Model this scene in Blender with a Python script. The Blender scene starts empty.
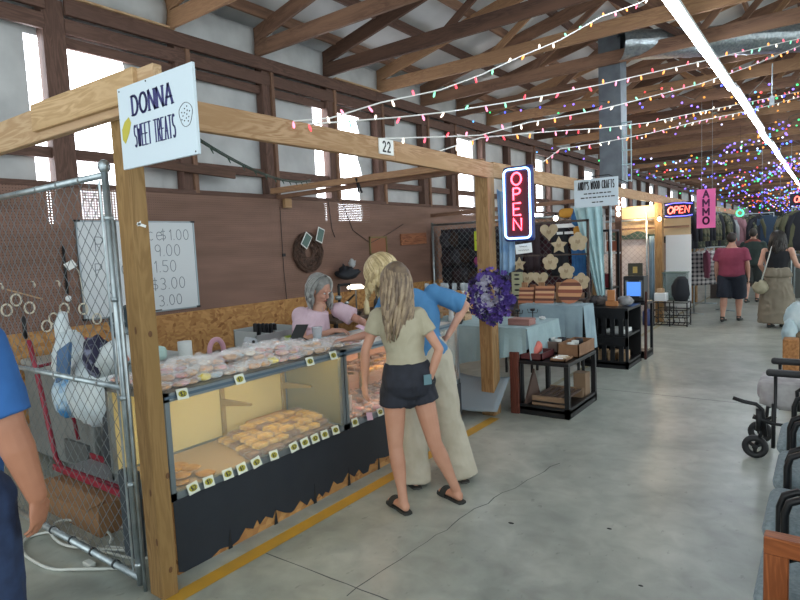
import bpy, bmesh, math, random
from mathutils import Vector, Matrix, noise
random.seed(7)
V = Vector
PI = math.pi
SC = bpy.context.scene
COL = SC.collection

# ---------------------------------------------------------------- camera, world, exposure
cam_d = bpy.data.cameras.new('camera')
cam = bpy.data.objects.new('camera', cam_d)
COL.objects.link(cam)
cam_d.sensor_width = 36.0
cam_d.lens = 585.0 * 36.0 / 800.0
cam_d.clip_end = 300
def cam_matrix():
    f = 585.0; r = math.radians(2.56); p = math.atan(51.7 / f)
    y = V((430, 71, -f)).normalized()
    nd = V((math.sin(r) * math.cos(p), -math.cos(r) * math.cos(p), -math.sin(p)))
    u = -nd
    y = (y - u * y.dot(u)).normalized()
    x = y.cross(u)
    return Matrix((x, y, u))
cam.matrix_world = Matrix.Translation((0, 0, 1.7)) @ cam_matrix().to_4x4()
SC.camera = cam

wd = bpy.data.worlds.new('world'); SC.world = wd; wd.use_nodes = True
wd.node_tree.nodes['Background'].inputs[0].default_value = (0.86, 0.95, 0.96, 1)
wd.node_tree.nodes['Background'].inputs[1].default_value = 1.25
SC.view_settings.view_transform = 'Standard'
SC.view_settings.look = 'None'
SC.view_settings.gamma = 1
SC.view_settings.exposure = 0.85
SC.cycles.use_denoising = True
SC.cycles.max_bounces = 8
SC.cycles.transparent_max_bounces = 24
TUBE_E = 15.0
WINDOW_E = 5.0

# ---------------------------------------------------------------- materials
def lin(c):
    if isinstance(c, str):
        c = tuple(int(c[i:i+2], 16) / 255 for i in (0, 2, 4))
    return tuple(((v / 12.92) if v <= 0.04045 else ((v + 0.055) / 1.055) ** 2.4) for v in c)
MATS = {}
def mat(name, col, rough=0.6, metal=0.0, col2=None, scale=8.0, stretch=(1, 1, 1), bump=0.0, emit=0.0, spec=0.5,
        detail=4.0, lo=0.35, hi=0.65, coat=0.0, coord='Object', ecol=None, sheen=0):
    if name in MATS: return MATS[name]
    m = bpy.data.materials.new(name); m.use_nodes = True
    nt = m.node_tree; b = nt.nodes['Principled BSDF']
    c = lin(col)
    b.inputs['Base Color'].default_value = (*c, 1)
    b.inputs['Roughness'].default_value = rough
    b.inputs['Metallic'].default_value = metal
    b.inputs['Specular IOR Level'].default_value = spec
    b.inputs['Coat Weight'].default_value = coat
    if sheen: b.inputs['Sheen Weight'].default_value = sheen
    if col2 is not None or bump:
        tc = nt.nodes.new('ShaderNodeTexCoord'); mp = nt.nodes.new('ShaderNodeMapping')
        mp.inputs['Scale'].default_value = stretch
        nt.links.new(tc.outputs[coord], mp.inputs[0])
        n = nt.nodes.new('ShaderNodeTexNoise'); n.inputs['Scale'].default_value = scale
        n.inputs['Detail'].default_value = detail
        nt.links.new(mp.outputs[0], n.inputs['Vector'])
        if col2 is not None:
            r = nt.nodes.new('ShaderNodeValToRGB')
            r.color_ramp.elements[0].position = lo; r.color_ramp.elements[1].position = hi
            r.color_ramp.elements[0].color = (*c, 1); r.color_ramp.elements[1].color = (*lin(col2), 1)
            nt.links.new(n.outputs['Fac'], r.inputs[0]); nt.links.new(r.outputs[0], b.inputs['Base Color'])
        if bump:
            bp = nt.nodes.new('ShaderNodeBump'); bp.inputs['Strength'].default_value = bump
            bp.inputs['Distance'].default_value = 0.01
            nt.links.new(n.outputs['Fac'], bp.inputs['Height']); nt.links.new(bp.outputs[0], b.inputs['Normal'])
    if emit:
        b.inputs['Emission Color'].default_value = (*lin(ecol or col), 1)
        b.inputs['Emission Strength'].default_value = emit
    MATS[name] = m
    return m
def wood(name, c1, c2, c3=None, rough=0.65):
    """grain runs along local X"""
    if name in MATS: return MATS[name]
    m = bpy.data.materials.new(name); m.use_nodes = True
    nt = m.node_tree; b = nt.nodes['Principled BSDF']; b.inputs['Roughness'].default_value = rough
    b.inputs['Specular IOR Level'].default_value = 0.3
    tc = nt.nodes.new('ShaderNodeTexCoord'); mp = nt.nodes.new('ShaderNodeMapping')
    oi = nt.nodes.new('ShaderNodeObjectInfo')
    nt.links.new(tc.outputs['Object'], mp.inputs[0]); mp.inputs['Scale'].default_value = (1.1, 9, 9)
    cx = nt.nodes.new('ShaderNodeCombineXYZ'); mu = nt.nodes.new('ShaderNodeMath'); mu.operation = 'MULTIPLY'; mu.inputs[1].default_value = 40
    nt.links.new(oi.outputs['Random'], mu.inputs[0]); nt.links.new(mu.outputs[0], cx.inputs[0]); nt.links.new(cx.outputs[0], mp.inputs['Location'])
    n = nt.nodes.new('ShaderNodeTexNoise'); n.inputs['Scale'].default_value = 1.6; n.inputs['Detail'].default_value = 5; n.inputs['Distortion'].default_value = 0.7
    nt.links.new(mp.outputs[0], n.inputs['Vector'])
    w = nt.nodes.new('ShaderNodeMath'); w.operation = 'MULTIPLY'; w.inputs[1].default_value = 9
    nt.links.new(n.outputs['Fac'], w.inputs[0])
    s = nt.nodes.new('ShaderNodeMath'); s.operation = 'SINE'; 
    w2 = nt.nodes.new('ShaderNodeMath'); w2.operation = 'MULTIPLY'; w2.inputs[1].default_value = 5
    nt.links.new(w.outputs[0], w2.inputs[0]); nt.links.new(w2.outputs[0], s.inputs[0])
    mr = nt.nodes.new('ShaderNodeMapRange'); mr.inputs[1].default_value = -1; mr.inputs[2].default_value = 1
    nt.links.new(s.outputs[0], mr.inputs[0])
    r = nt.nodes.new('ShaderNodeMix'); r.data_type = 'RGBA'
    r.inputs[6].default_value = (*lin(c1), 1); r.inputs[7].default_value = (*lin(c2), 1)
    nt.links.new(mr.outputs[0], r.inputs[0])
    r2 = nt.nodes.new('ShaderNodeMix'); r2.data_type = 'RGBA'
    n2 = nt.nodes.new('ShaderNodeTexNoise'); n2.inputs['Scale'].default_value = 0.8
    nt.links.new(mp.outputs[0], n2.inputs['Vector'])
    mr2 = nt.nodes.new('ShaderNodeMapRange'); mr2.inputs[1].default_value = 0.4; mr2.inputs[2].default_value = 0.75
    nt.links.new(n2.outputs['Fac'], mr2.inputs[0]); nt.links.new(mr2.outputs[0], r2.inputs[0])
    nt.links.new(r.outputs[2], r2.inputs[6]); r2.inputs[7].default_value = (*lin(c3 or c2), 1)
    nt.links.new(r2.outputs[2], b.inputs['Base Color'])
    bp = nt.nodes.new('ShaderNodeBump'); bp.inputs['Strength'].default_value = 0.15
    nt.links.new(n.outputs['Fac'], bp.inputs['Height']); nt.links.new(bp.outputs[0], b.inputs['Normal'])
    MATS[name] = m
    return m
def glass(name, col=(0.9, 0.95, 0.95), alpha=0.12, rough=0.05):
    """thin clear sheet: mostly transparent with a reflective coat"""
    if name in MATS: return MATS[name]
    m = bpy.data.materials.new(name); m.use_nodes = True
    nt = m.node_tree; b = nt.nodes['Principled BSDF']
    b.inputs['Base Color'].default_value = (*lin(col), 1); b.inputs['Roughness'].default_value = rough
    b.inputs['Alpha'].default_value = alpha
    b.inputs['Specular IOR Level'].default_value = 0.8
    MATS[name] = m
    return m

# ---------------------------------------------------------------- mesh builder (world coordinates in)
class MB:
    def __init__(s): s.v = []; s.f = []; s.mi = []; s.cur = 0
    def add(s, vs, fs):
        o = len(s.v); s.v += [V(p) for p in vs]
        for f in fs: s.f.append([i + o for i in f]); s.mi.append(s.cur)
        return s
    def box(s, a, b):
        x0, y0, z0 = [min(a[i], b[i]) for i in range(3)]; x1, y1, z1 = [max(a[i], b[i]) for i in range(3)]
        return s.add([(x0,y0,z0),(x1,y0,z0),(x1,y1,z0),(x0,y1,z0),(x0,y0,z1),(x1,y0,z1),(x1,y1,z1),(x0,y1,z1)],
              [(0,3,2,1),(4,5,6,7),(0,1,5,4),(1,2,6,5),(2,3,7,6),(3,0,4,7)])
    def obox(s, c, ax, ay, az):
        """oriented box: centre and three half-axis vectors"""
        c, ax, ay, az = V(c), V(ax), V(ay), V(az)
        vs = [c - ax - ay - az, c + ax - ay - az, c + ax + ay - az, c - ax + ay - az, c - ax - ay + az, c + ax - ay + az, c + ax + ay + az, c - ax + ay + az]
        return s.add(vs, [(0,3,2,1),(4,5,6,7),(0,1,5,4),(1,2,6,5),(2,3,7,6),(3,0,4,7)])
    def rbox(s, a, b, r=0.01, seg=2):
        bm = bmesh.new(); bmesh.ops.create_cube(bm, size=1)
        c = [(a[i] + b[i]) / 2 for i in range(3)]; d = [abs(b[i] - a[i]) for i in range(3)]
        for v in bm.verts: v.co = V((c[0] + v.co.x * d[0], c[1] + v.co.y * d[1], c[2] + v.co.z * d[2]))
        bmesh.ops.bevel(bm, geom=list(bm.edges), offset=min(r, min(d) * 0.49), segments=seg, affect='EDGES', profile=0.5)
        bm.verts.index_update()
        s.add([v.co.copy() for v in bm.verts], [[v.index for v in f.verts] for f in bm.faces]); bm.free()
        return s
    def loft(s, secs, n=12, cap=True):
        """secs: (centre, axisU*ru, axisV*rv) ellipses"""
        o = len(s.v); 
        for c, u, w in secs:
            c, u, w = V(c), V(u), V(w)
            for i in range(n):
                a = 2 * PI * i / n; s.v.append(c + u * math.cos(a) + w * math.sin(a))
        for k in range(len(secs) - 1):
            for i in range(n):
                j = (i + 1) % n
                s.f.append([o + k*n + i, o + k*n + j, o + (k+1)*n + j, o + (k+1)*n + i]); s.mi.append(s.cur)
        if cap:
            s.f.append([o + i for i in range(n)][::-1]); s.mi.append(s.cur)
            s.f.append([o + (len(secs)-1)*n + i for i in range(n)]); s.mi.append(s.cur)
        return s
    def tube(s, pts, r, n=8, cap=True, closed=False):
        pts = [V(p) for p in pts]; m = len(pts); rs = r if isinstance(r, (list, tuple)) else [r] * m
        secs = []; prev = None
        for i, p in enumerate(pts):
            if closed: t = pts[(i + 1) % m] - pts[i - 1]
            else: t = pts[min(i + 1, m - 1)] - pts[max(i - 1, 0)]
            if t.length < 1e-9: t = V((0, 0, 1))
            t.normalize()
            if prev is None:
                u = t.orthogonal().normalized()
            else:
                u = prev - t * prev.dot(t)
                u = u.normalized() if u.length > 1e-6 else t.orthogonal().normalized()
            prev = u; w = t.cross(u)
            secs.append((p, u * rs[i], w * rs[i]))
        if closed:
            o = len(s.v); s.loft(secs, n, False); k = m - 1
            for i in range(n):
                j = (i + 1) % n
                s.f.append([o + k*n + i, o + k*n + j, o + j, o + i]); s.mi.append(s.cur)
            return s
        return s.loft(secs, n, cap)
    def cyl(s, p0, p1, r0, r1=None, n=12):
        return s.tube([p0, p1], [r0, r0 if r1 is None else r1], n)
    def ell(s, c, rx, ry, rz, nu=12, nv=8, R=None):
        o = len(s.v); c = V(c)
        def P(q): 
            q = V(q)
            if R is not None: q = R @ q
            return c + q
        s.v.append(P((0, 0, -rz)))
        for k in range(1, nv):
            ph = -PI / 2 + PI * k / nv
            for i in range(nu):
                a = 2 * PI * i / nu
                s.v.append(P((rx * math.cos(ph) * math.cos(a), ry * math.cos(ph) * math.sin(a), rz * math.sin(ph))))
        s.v.append(P((0, 0, rz))); last = len(s.v) - 1
        for i in range(nu):
            j = (i + 1) % nu
            s.f.append([o, o + 1 + j, o + 1 + i]); s.mi.append(s.cur)
            s.f.append([last, o + 1 + (nv-2)*nu + i, o + 1 + (nv-2)*nu + j]); s.mi.append(s.cur)
        for k in range(nv - 2):
            for i in range(nu):
                j = (i + 1) % nu
                s.f.append([o+1+k*nu+i, o+1+k*nu+j, o+1+(k+1)*nu+j, o+1+(k+1)*nu+i]); s.mi.append(s.cur)
        return s
    def caps(s, p0, p1, r0, r1=None, n=12):
        """tapered capsule"""
        r1 = r0 if r1 is None else r1
        p0, p1 = V(p0), V(p1); s.cyl(p0, p1, r0, r1, n); s.ell(p0, r0, r0, r0, n, 8); s.ell(p1, r1, r1, r1, n, 8)
        return s
    def prism(s, pts, nrm):
        """flat polygon (list of points) pushed along nrm"""
        pts = [V(p) for p in pts]; n = len(pts); nrm = V(nrm)
        return s.add(pts + [p + nrm for p in pts], [list(range(n))[::-1], list(range(n, 2*n))] + [[i, (i+1) % n, n + (i+1) % n, n + i] for i in range(n)])
    def lathe(s, c, prof, n=16):
        c = V(c)
        return s.loft([(c + V((0, 0, z)), V((max(r, 1e-4), 0, 0)), V((0, max(r, 1e-4), 0))) for r, z in prof], n)
    def sheet(s, fn, nu, nv, thick=0.0):
        """grid surface fn(u,v) with optional thickness"""
        g = [[V(fn(i / nu, j / nv)) for j in range(nv + 1)] for i in range(nu + 1)]
        o = len(s.v); W = nv + 1
        for r in g: s.v += r
        F = []
        for i in range(nu):
            for j in range(nv): F.append([o + i*W + j, o + (i+1)*W + j, o + (i+1)*W + j + 1, o + i*W + j + 1])
        if thick:
            base = len(s.v)
            for i in range(nu + 1):
                for j in range(nv + 1):
                    a = g[min(i+1, nu)][j] - g[max(i-1, 0)][j]; b = g[i][min(j+1, nv)] - g[i][max(j-1, 0)]
                    nn = a.cross(b); nn = nn.normalized() if nn.length > 1e-12 else V((0, 0, 1))
                    s.v.append(g[i][j] - nn * thick)
            for i in range(nu):
                for j in range(nv): F.append([base + i*W + j, base + i*W + j + 1, base + (i+1)*W + j + 1, base + (i+1)*W + j])
            for i in range(nu):
                F.append([o + i*W, base + i*W, base + (i+1)*W, o + (i+1)*W]); F.append([o + i*W + nv, o + (i+1)*W + nv, base + (i+1)*W + nv, base + i*W + nv])
            for j in range(nv):
                F.append([o + j, o + j + 1, base + j + 1, base + j]); F.append([o + nu*W + j, base + nu*W + j, base + nu*W + j + 1, o + nu*W + j + 1])
        for f in F: s.f.append(f); s.mi.append(s.cur)
        return s
    def build(s, name, mats, parent=None, smooth=False, origin=None):
        me = bpy.data.meshes.new(name)
        if parent is not None: inv = world_of(parent).inverted(); vs = [inv @ p for p in s.v]; loc = None
        else:
            if origin is None:
                xs = [p.x for p in s.v]; ys = [p.y for p in s.v]; zs = [p.z for p in s.v]
                origin = ((min(xs)+max(xs))/2, (min(ys)+max(ys))/2, min(zs))
            loc = V(origin); vs = [p - loc for p in s.v]
        me.from_pydata(vs, [], s.f)
        if not isinstance(mats, (list, tuple)): mats = [mats]
        for m in mats: me.materials.append(m)
        me.polygons.foreach_set('material_index', s.mi)
        if smooth: me.polygons.foreach_set('use_smooth', [True] * len(s.f))
        bm = bmesh.new(); bm.from_mesh(me); bmesh.ops.recalc_face_normals(bm, faces=bm.faces); bm.to_mesh(me); bm.free()
        me.update()
        o = bpy.data.objects.new(name, me); COL.objects.link(o)
        if parent is not None: o.parent = parent
        else: o.location = loc
        return o
def world_of(o):
    m = o.matrix_basis.copy()
    while o.parent is not None: o = o.parent; m = o.matrix_basis @ m
    return m
def tag(o, label, cat, group=None, kind=None):
    o['label'] = label; o['category'] = cat
    if group: o['group'] = group
    if kind: o['kind'] = kind
    return o
def st(o):
    o['kind'] = 'structure'; return o
def thing(name, label, cat, loc=(0,0,0), rz=0, group=None):
    o = bpy.data.objects.new(name, None); COL.objects.link(o); o.location = loc; o.rotation_euler = (0, 0, rz)
    o.empty_display_size = 0.1
    return tag(o, label, cat, group)
def dup(root, loc=None, rz=None, label=None, group=None, scale=None):
    r = root.copy(); COL.objects.link(r)
    if loc is not None: r.location = loc
    if rz is not None: r.rotation_euler = (0, 0, rz)
    if scale is not None: r.scale = scale
    if label: r['label'] = label
    if group: r['group'] = group
    for ch in list(root.children):
        c = ch.copy(); COL.objects.link(c); c.parent = r
        for g in list(ch.children):
            d = g.copy(); COL.objects.link(d); d.parent = c
    return r
def setmat(o, m):
    o.material_slots[0].link = 'OBJECT'; o.material_slots[0].material = m
def beam(name, p0, p1, w, h, m, parent=None, up=(0, 0, 1), jitter=0.0):
    """board from p0 to p1 (centre line), w sideways, h along up; mesh local X = grain"""
    p0, p1 = V(p0), V(p1); d = p1 - p0; L = d.length; x = d.normalized(); u = V(up); y = u.cross(x)
    if y.length < 1e-6: y = x.orthogonal()
    y.normalize(); z = x.cross(y)
    b = MB(); nseg = max(1, int(L / 0.5)) if jitter else 1
    b.box((0, -w/2, -h/2), (L, w/2, h/2))
    me = bpy.data.meshes.new(name)
    bm = bmesh.new(); vs = [bm.verts.new(p) for p in b.v]
    for f in b.f: bm.faces.new([vs[i] for i in f])
    bmesh.ops.bevel(bm, geom=list(bm.edges), offset=min(0.004, w*0.1, h*0.1), segments=1, affect='EDGES')
    bmesh.ops.recalc_face_normals(bm, faces=bm.faces); bm.to_mesh(me); bm.free()
    me.materials.append(m)
    o = bpy.data.objects.new(name, me); COL.objects.link(o)
    M = Matrix.Translation(p0) @ Matrix((x, y, z)).transposed().to_4x4()
    if parent is not None:
        o.parent = parent; M = world_of(parent).inverted() @ M
    o.matrix_basis = M
    return o
def remesh(o, voxel, smooth=3, wrinkle=None, seed=0):
    m = o.modifiers.new('r', 'REMESH'); m.mode = 'VOXEL'; m.voxel_size = voxel; m.use_smooth_shade = True
    if smooth:
        q = o.modifiers.new('s', 'SMOOTH'); q.factor = 0.5; q.iterations = smooth
    bpy.context.view_layer.update()
    dg = bpy.context.evaluated_depsgraph_get()
    me = bpy.data.meshes.new_from_object(o.evaluated_get(dg))
    o.modifiers.clear(); old = o.data; mats = [x for x in old.materials]; o.data = me
    if len(me.materials) == 0:
        for x in mats: me.materials.append(x)
    if wrinkle:
        amp, fr = wrinkle; off = V((seed, seed * 2.3, 0))
        co = [v.co.copy() for v in me.vertices]; nr = [v.normal.copy() for v in me.vertices]
        for i, v in enumerate(me.vertices):
            p = co[i]; q = V((p.x * fr, p.y * fr, p.z * fr * 0.6)) + off
            a = noise.noise(q + V((noise.noise(q * 0.7) * 2, 0, noise.noise(q * 0.5 + V((3, 3, 3))) * 2)))
            v.co = p + nr[i] * (amp * (1 - abs(a) * 2.2))
    me.polygons.foreach_set('use_smooth', [True] * len(me.polygons)); me.update()
    return o

# ---------------------------------------------------------------- stroke lettering
def arc(cx, cy, rx, ry, a0, a1, n=10):
    return [(cx + rx * math.cos(math.radians(a0 + (a1 - a0) * i / n)), cy + ry * math.sin(math.radians(a0 + (a1 - a0) * i / n))) for i in range(n + 1)]
F = {
 'A': [[(0,0),(.35,1),(.7,0)],[(.14,.36),(.56,.36)]], 'C': [arc(.38,.5,.36,.5,50,310)], 'D': [[(0,0),(0,1)],[(0,1)]+arc(.2,.5,.42,.5,90,-90)+[(0,0)]],
 'E': [[(.58,0),(0,0),(0,1),(.58,1)],[(0,.52),(.46,.52)]], 'F': [[(0,0),(0,1),(.55,1)],[(0,.52),(.42,.52)]], 'I': [[(.1,0),(.1,1)]],
 'L': [[(0,1),(0,0),(.5,0)]], 'M': [[(0,0),(0,1),(.38,.35),(.76,1),(.76,0)]], 'N': [[(0,0),(0,1),(.62,0),(.62,1)]],
 'O': [arc(.38,.5,.38,.5,0,360,20)], 'P': [[(0,0),(0,1)],[(0,1)]+arc(.26,.75,.28,.25,90,-90)+[(0,.5)]], 'R': [[(0,0),(0,1)],[(0,1)]+arc(.26,.75,.28,.25,90,-90)+[(0,.5)],[(.24,.5),(.58,0)]],
 'S': [arc(.29,.75,.27,.25,40,270,10)+arc(.29,.25,.29,.25,90,-140,10)], 'T': [[(.32,0),(.32,1)],[(0,1),(.64,1)]], 'W': [[(0,1),(.22,0),(.42,.8),(.62,0),(.84,1)]],
 'Y': [[(0,1),(.3,.5),(.6,1)],[(.3,.5),(.3,0)]], "'": [[(.06,1),(.03,.78)]], '$': [arc(.25,.68,.22,.2,40,270,8)+arc(.25,.28,.24,.2,90,-140,8),[(.25,-.08),(.25,1.08)]],
 '0': [arc(.28,.5,.27,.5,0,360,16)], '1': [[(.0,.78),(.18,1),(.18,0)]], '2': [arc(.28,.72,.26,.28,160,-30,8)+[(0,0),(.56,0)]], '3': [arc(.25,.74,.25,.26,140,-90,8)+arc(.25,.24,.28,.26,90,-140,8)],
 '5': [[(.52,1),(.08,1),(.05,.58)]+arc(.25,.3,.28,.3,110,-140,10)], '9': [arc(.26,.7,.25,.3,0,360,12),[(.51,.7),(.45,0)]], '.': [[(.04,0),(.07,.06)]],
 'i': [[(.05,0),(.05,.5)],[(.05,.68),(.06,.74)]], 'c': [arc(.22,.27,.2,.27,50,310,8)], 'e': [[(.02,.28),(.4,.3)]+arc(.22,.27,.2,.27,10,310,8)], ' ': [],
}
def width(ch): 
    pts = [p for s_ in F[ch] for p in s_]
    return max([p[0] for p in pts] or [0.35])
def text(b, s, o, xd, ud, h, sw, depth=0.002, gap=0.22, xs=1.0, serif=False, center=False, tube=False, vertical=False, thickx=None):
    """strokes of lettering height h starting at o, written along xd"""
    o, xd, ud = V(o), V(xd).normalized(), V(ud).normalized(); nrm = xd.cross(ud)
    tot = sum(width(c) * xs + gap for c in s) - gap
    x = -tot / 2 * h if center and not vertical else 0
    y = 0
    for c in s:
        if vertical: x = -width(c) * xs * h / 2
        for st_ in F[c]:
            P = [o + xd * (x + p[0] * h * xs) + ud * (y + p[1] * h) for p in st_]
            if tube:
                cl = (P[0] - P[-1]).length < 1e-6
                if cl: P = P[:-1]
                b.tube(P, sw / 2, 8, closed=cl); continue
            for i in range(len(P) - 1):
                d = P[i+1] - P[i]
                if d.length < 1e-7: continue
                L = d.length; d.normalize(); side = nrm.cross(d)
                k = sw / 2
                if thickx: k *= 1 + (thickx - 1) * abs(d.dot(ud)) 
                b.obox((P[i] + P[i+1]) / 2 + nrm * depth / 2, d * (L / 2 + sw * 0.3), side * k, nrm * depth / 2)
            if serif and len(st_) < 6:
                for p in (P[0], P[-1]):
                    b.obox(p + nrm * depth / 2, xd * sw * 1.25, ud * sw * 0.25, nrm * depth / 2)
        if vertical: y -= h * (1 + gap)
        else: x += (width(c) * xs + gap) * h
    return tot * h
# ---------------------------------------------------------------- shared materials
PINE = wood('pine_beam', 'b59473', '977452', 'a5835f')
PINEL = wood('pine_light', 'c2a583', 'ad8c69', 'b8997a')
POSTW = wood('pine_post', '9c7c55', '836340', '90704b')
DARKW = wood('old_timber', '6a5046', '553f37', '5f483f')
TRUSS = wood('truss_timber', '80614f', '6a4f41', '92705a')
TRUSSL = wood('truss_timber_pale', 'a5805f', '8c6b50', '987458')
TRUSSD = wood('truss_timber_dark', '5c4439', '4a362e', '6a4e40')
STEEL = mat('galvanised_steel', '9aa5ab', 0.38, 0.85, 'b8c2c6', 14, bump=0.05)
ALU = mat('aluminium_trim', '8b959b', 0.35, 0.8)
BLACK = mat('black_plastic', '17181c', 0.5)
BLACKM = mat('black_metal', '15161a', 0.4, 0.2)
WHITE = mat('white_paint', 'dfe3e6', 0.5)
PAPER = mat('white_paper', 'e9ebea', 0.8)
INK = mat('navy_ink', '34336b', 0.6)
DARKINK = mat('dark_ink', '2a2a30', 0.6)
INSUL = mat('white_vinyl_insulation', 'aeb0b2', 0.55, 0, 'c2c4c5', 3, bump=0.25)

# ---------------------------------------------------------------- floor
def floor_mat():
    m = bpy.data.materials.new('polished_concrete'); m.use_nodes = True; nt = m.node_tree; b = nt.nodes['Principled BSDF']
    tc = nt.nodes.new('ShaderNodeTexCoord')
    def nz(scale, det, dist=0.0, st_=(1, 1, 1)):
        mp = nt.nodes.new('ShaderNodeMapping'); mp.inputs['Scale'].default_value = st_
        nt.links.new(tc.outputs['Object'], mp.inputs[0])
        n = nt.nodes.new('ShaderNodeTexNoise'); n.inputs['Scale'].default_value = scale; n.inputs['Detail'].default_value = det; n.inputs['Distortion'].default_value = dist
        nt.links.new(mp.outputs[0], n.inputs['Vector']); return n
    def ramp(n, a, b_, c1, c2):
        r = nt.nodes.new('ShaderNodeValToRGB'); r.color_ramp.elements[0].position = a; r.color_ramp.elements[1].position = b_
        r.color_ramp.elements[0].color = (*lin(c1), 1); r.color_ramp.elements[1].color = (*lin(c2), 1)
        nt.links.new(n.outputs['Fac'], r.inputs[0]); return r
    r1 = ramp(nz(0.9, 8, 1.2), 0.32, 0.68, '8d938c', 'b3b7ae')
    r2 = ramp(nz(7, 6, 0.5), 0.3, 0.7, 'c4c4c4', 'ffffff')
    mx = nt.nodes.new('ShaderNodeMix'); mx.data_type = 'RGBA'; mx.blend_type = 'MULTIPLY'; mx.inputs[0].default_value = 0.55
    nt.links.new(r1.outputs[0], mx.inputs[6]); nt.links.new(r2.outputs[0], mx.inputs[7])
    # small scuffs
    r3 = ramp(nz(26, 3, 0, (1, 0.5, 1)), 0.66, 0.74, 'ffffff', '8a8a8a')
    m2 = nt.nodes.new('ShaderNodeMix'); m2.data_type = 'RGBA'; m2.blend_type = 'MULTIPLY'; m2.inputs[0].default_value = 0.35
    nt.links.new(mx.outputs[2], m2.inputs[6]); nt.links.new(r3.outputs[0], m2.inputs[7])
    nt.links.new(m2.outputs[2], b.inputs['Base Color'])
    rr = nt.nodes.new('ShaderNodeMapRange'); rr.inputs[3].default_value = 0.22; rr.inputs[4].default_value = 0.46
    nt.links.new(nz(1.7, 6, 1.0).outputs['Fac'], rr.inputs[0]); nt.links.new(rr.outputs[0], b.inputs['Roughness'])
    b.inputs['Specular IOR Level'].default_value = 0.5
    bp = nt.nodes.new('ShaderNodeBump'); bp.inputs['Strength'].default_value = 0.05
    nt.links.new(nz(5, 5).outputs['Fac'], bp.inputs['Height']); nt.links.new(bp.outputs[0], b.inputs['Normal'])
    return m
b = MB(); b.box((-6.1, -3, -0.1), (8, 62, 0)); st(b.build('floor', floor_mat(), origin=(0, 0, 0)))
CRACK = mat('crack_grey', '55595a', 0.9)
def floor_line(pts, w, m, z=0.0012):
    b = MB(); L = []
    for i, p in enumerate(pts):
        p = V((p[0], p[1], z)); q = V((*pts[min(i+1, len(pts)-1)], z)); a = V((*pts[max(i-1, 0)], z))
        d = (q - a).normalized(); s = V((-d.y, d.x, 0)); ww = w * random.uniform(0.6, 1.2) if w < 0.02 else w
        L.append((p - s * ww / 2, p + s * ww / 2))
    for i in range(len(L) - 1):
        b.add([L[i][0], L[i][1], L[i+1][1], L[i+1][0]], [(0, 1, 2, 3)])
    return b
def wob(a, c, n, amp):
    return [(a[0] + (c[0]-a[0]) * i / n + random.uniform(-amp, amp), a[1] + (c[1]-a[1]) * i / n + random.uniform(-amp, amp)) for i in range(n + 1)]
st(floor_line(wob((-2.58, 2.09), (1.5, 2.15), 40, 0.003), 0.008, CRACK).build('trim_1', CRACK))
st(floor_line(wob((-1.9, 2.03), (-1.87, 2.43), 5, .01) + wob((-1.86, 2.5), (-1.82, 3.2), 8, .012)[1:] + wob((-1.8, 3.3), (-1.66, 4.2), 9, .015), 0.006, CRACK).build('trim_2', CRACK))
for k, y in enumerate((6.6, 12.2, 17.5)):
    st(floor_line([(-2.6, y), (1.5, y + 0.05)], 0.01, CRACK).build('trim_%d' % (k + 3), CRACK))
YEL = mat('yellow_floor_paint', 'b98f2c', 0.55, 0, 'a58439', 9, lo=0.3, hi=0.75)
st(floor_line([(-2.62, 0.2 + 0.3 * i) for i in range(17)] + [(-2.62, 5.04)], 0.10, YEL, 0.002).build('trim_6', YEL))
st(floor_line([(-2.62, 5.4 + 0.5 * i) for i in range(60)], 0.07, mat('worn_yellow_paint', '9a8f63', 0.6, 0, '8c908a', 6), 0.002).build('trim_7', MATS['worn_yellow_paint']))
DIRT = mat('dirt_spot', '2c2d2f', 0.8)
for x, y, r in ((-1.54, 3.13, .012), (-0.72, 2.86, .008), (-1.02, 3.36, .01), (-0.65, 2.5, .014), (-0.7, 2.55, .01), (-0.6, 2.6, .012), (-0.62, 2.45, .01)):
    b = MB(); b.ell((x, y, 0.001), r * 1.6, r, 0.002, 8, 4); tag(b.build('floor_speck', DIRT), 'small dark speck of dirt on the concrete aisle', 'dirt', 'specks of dirt on the aisle')

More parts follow.
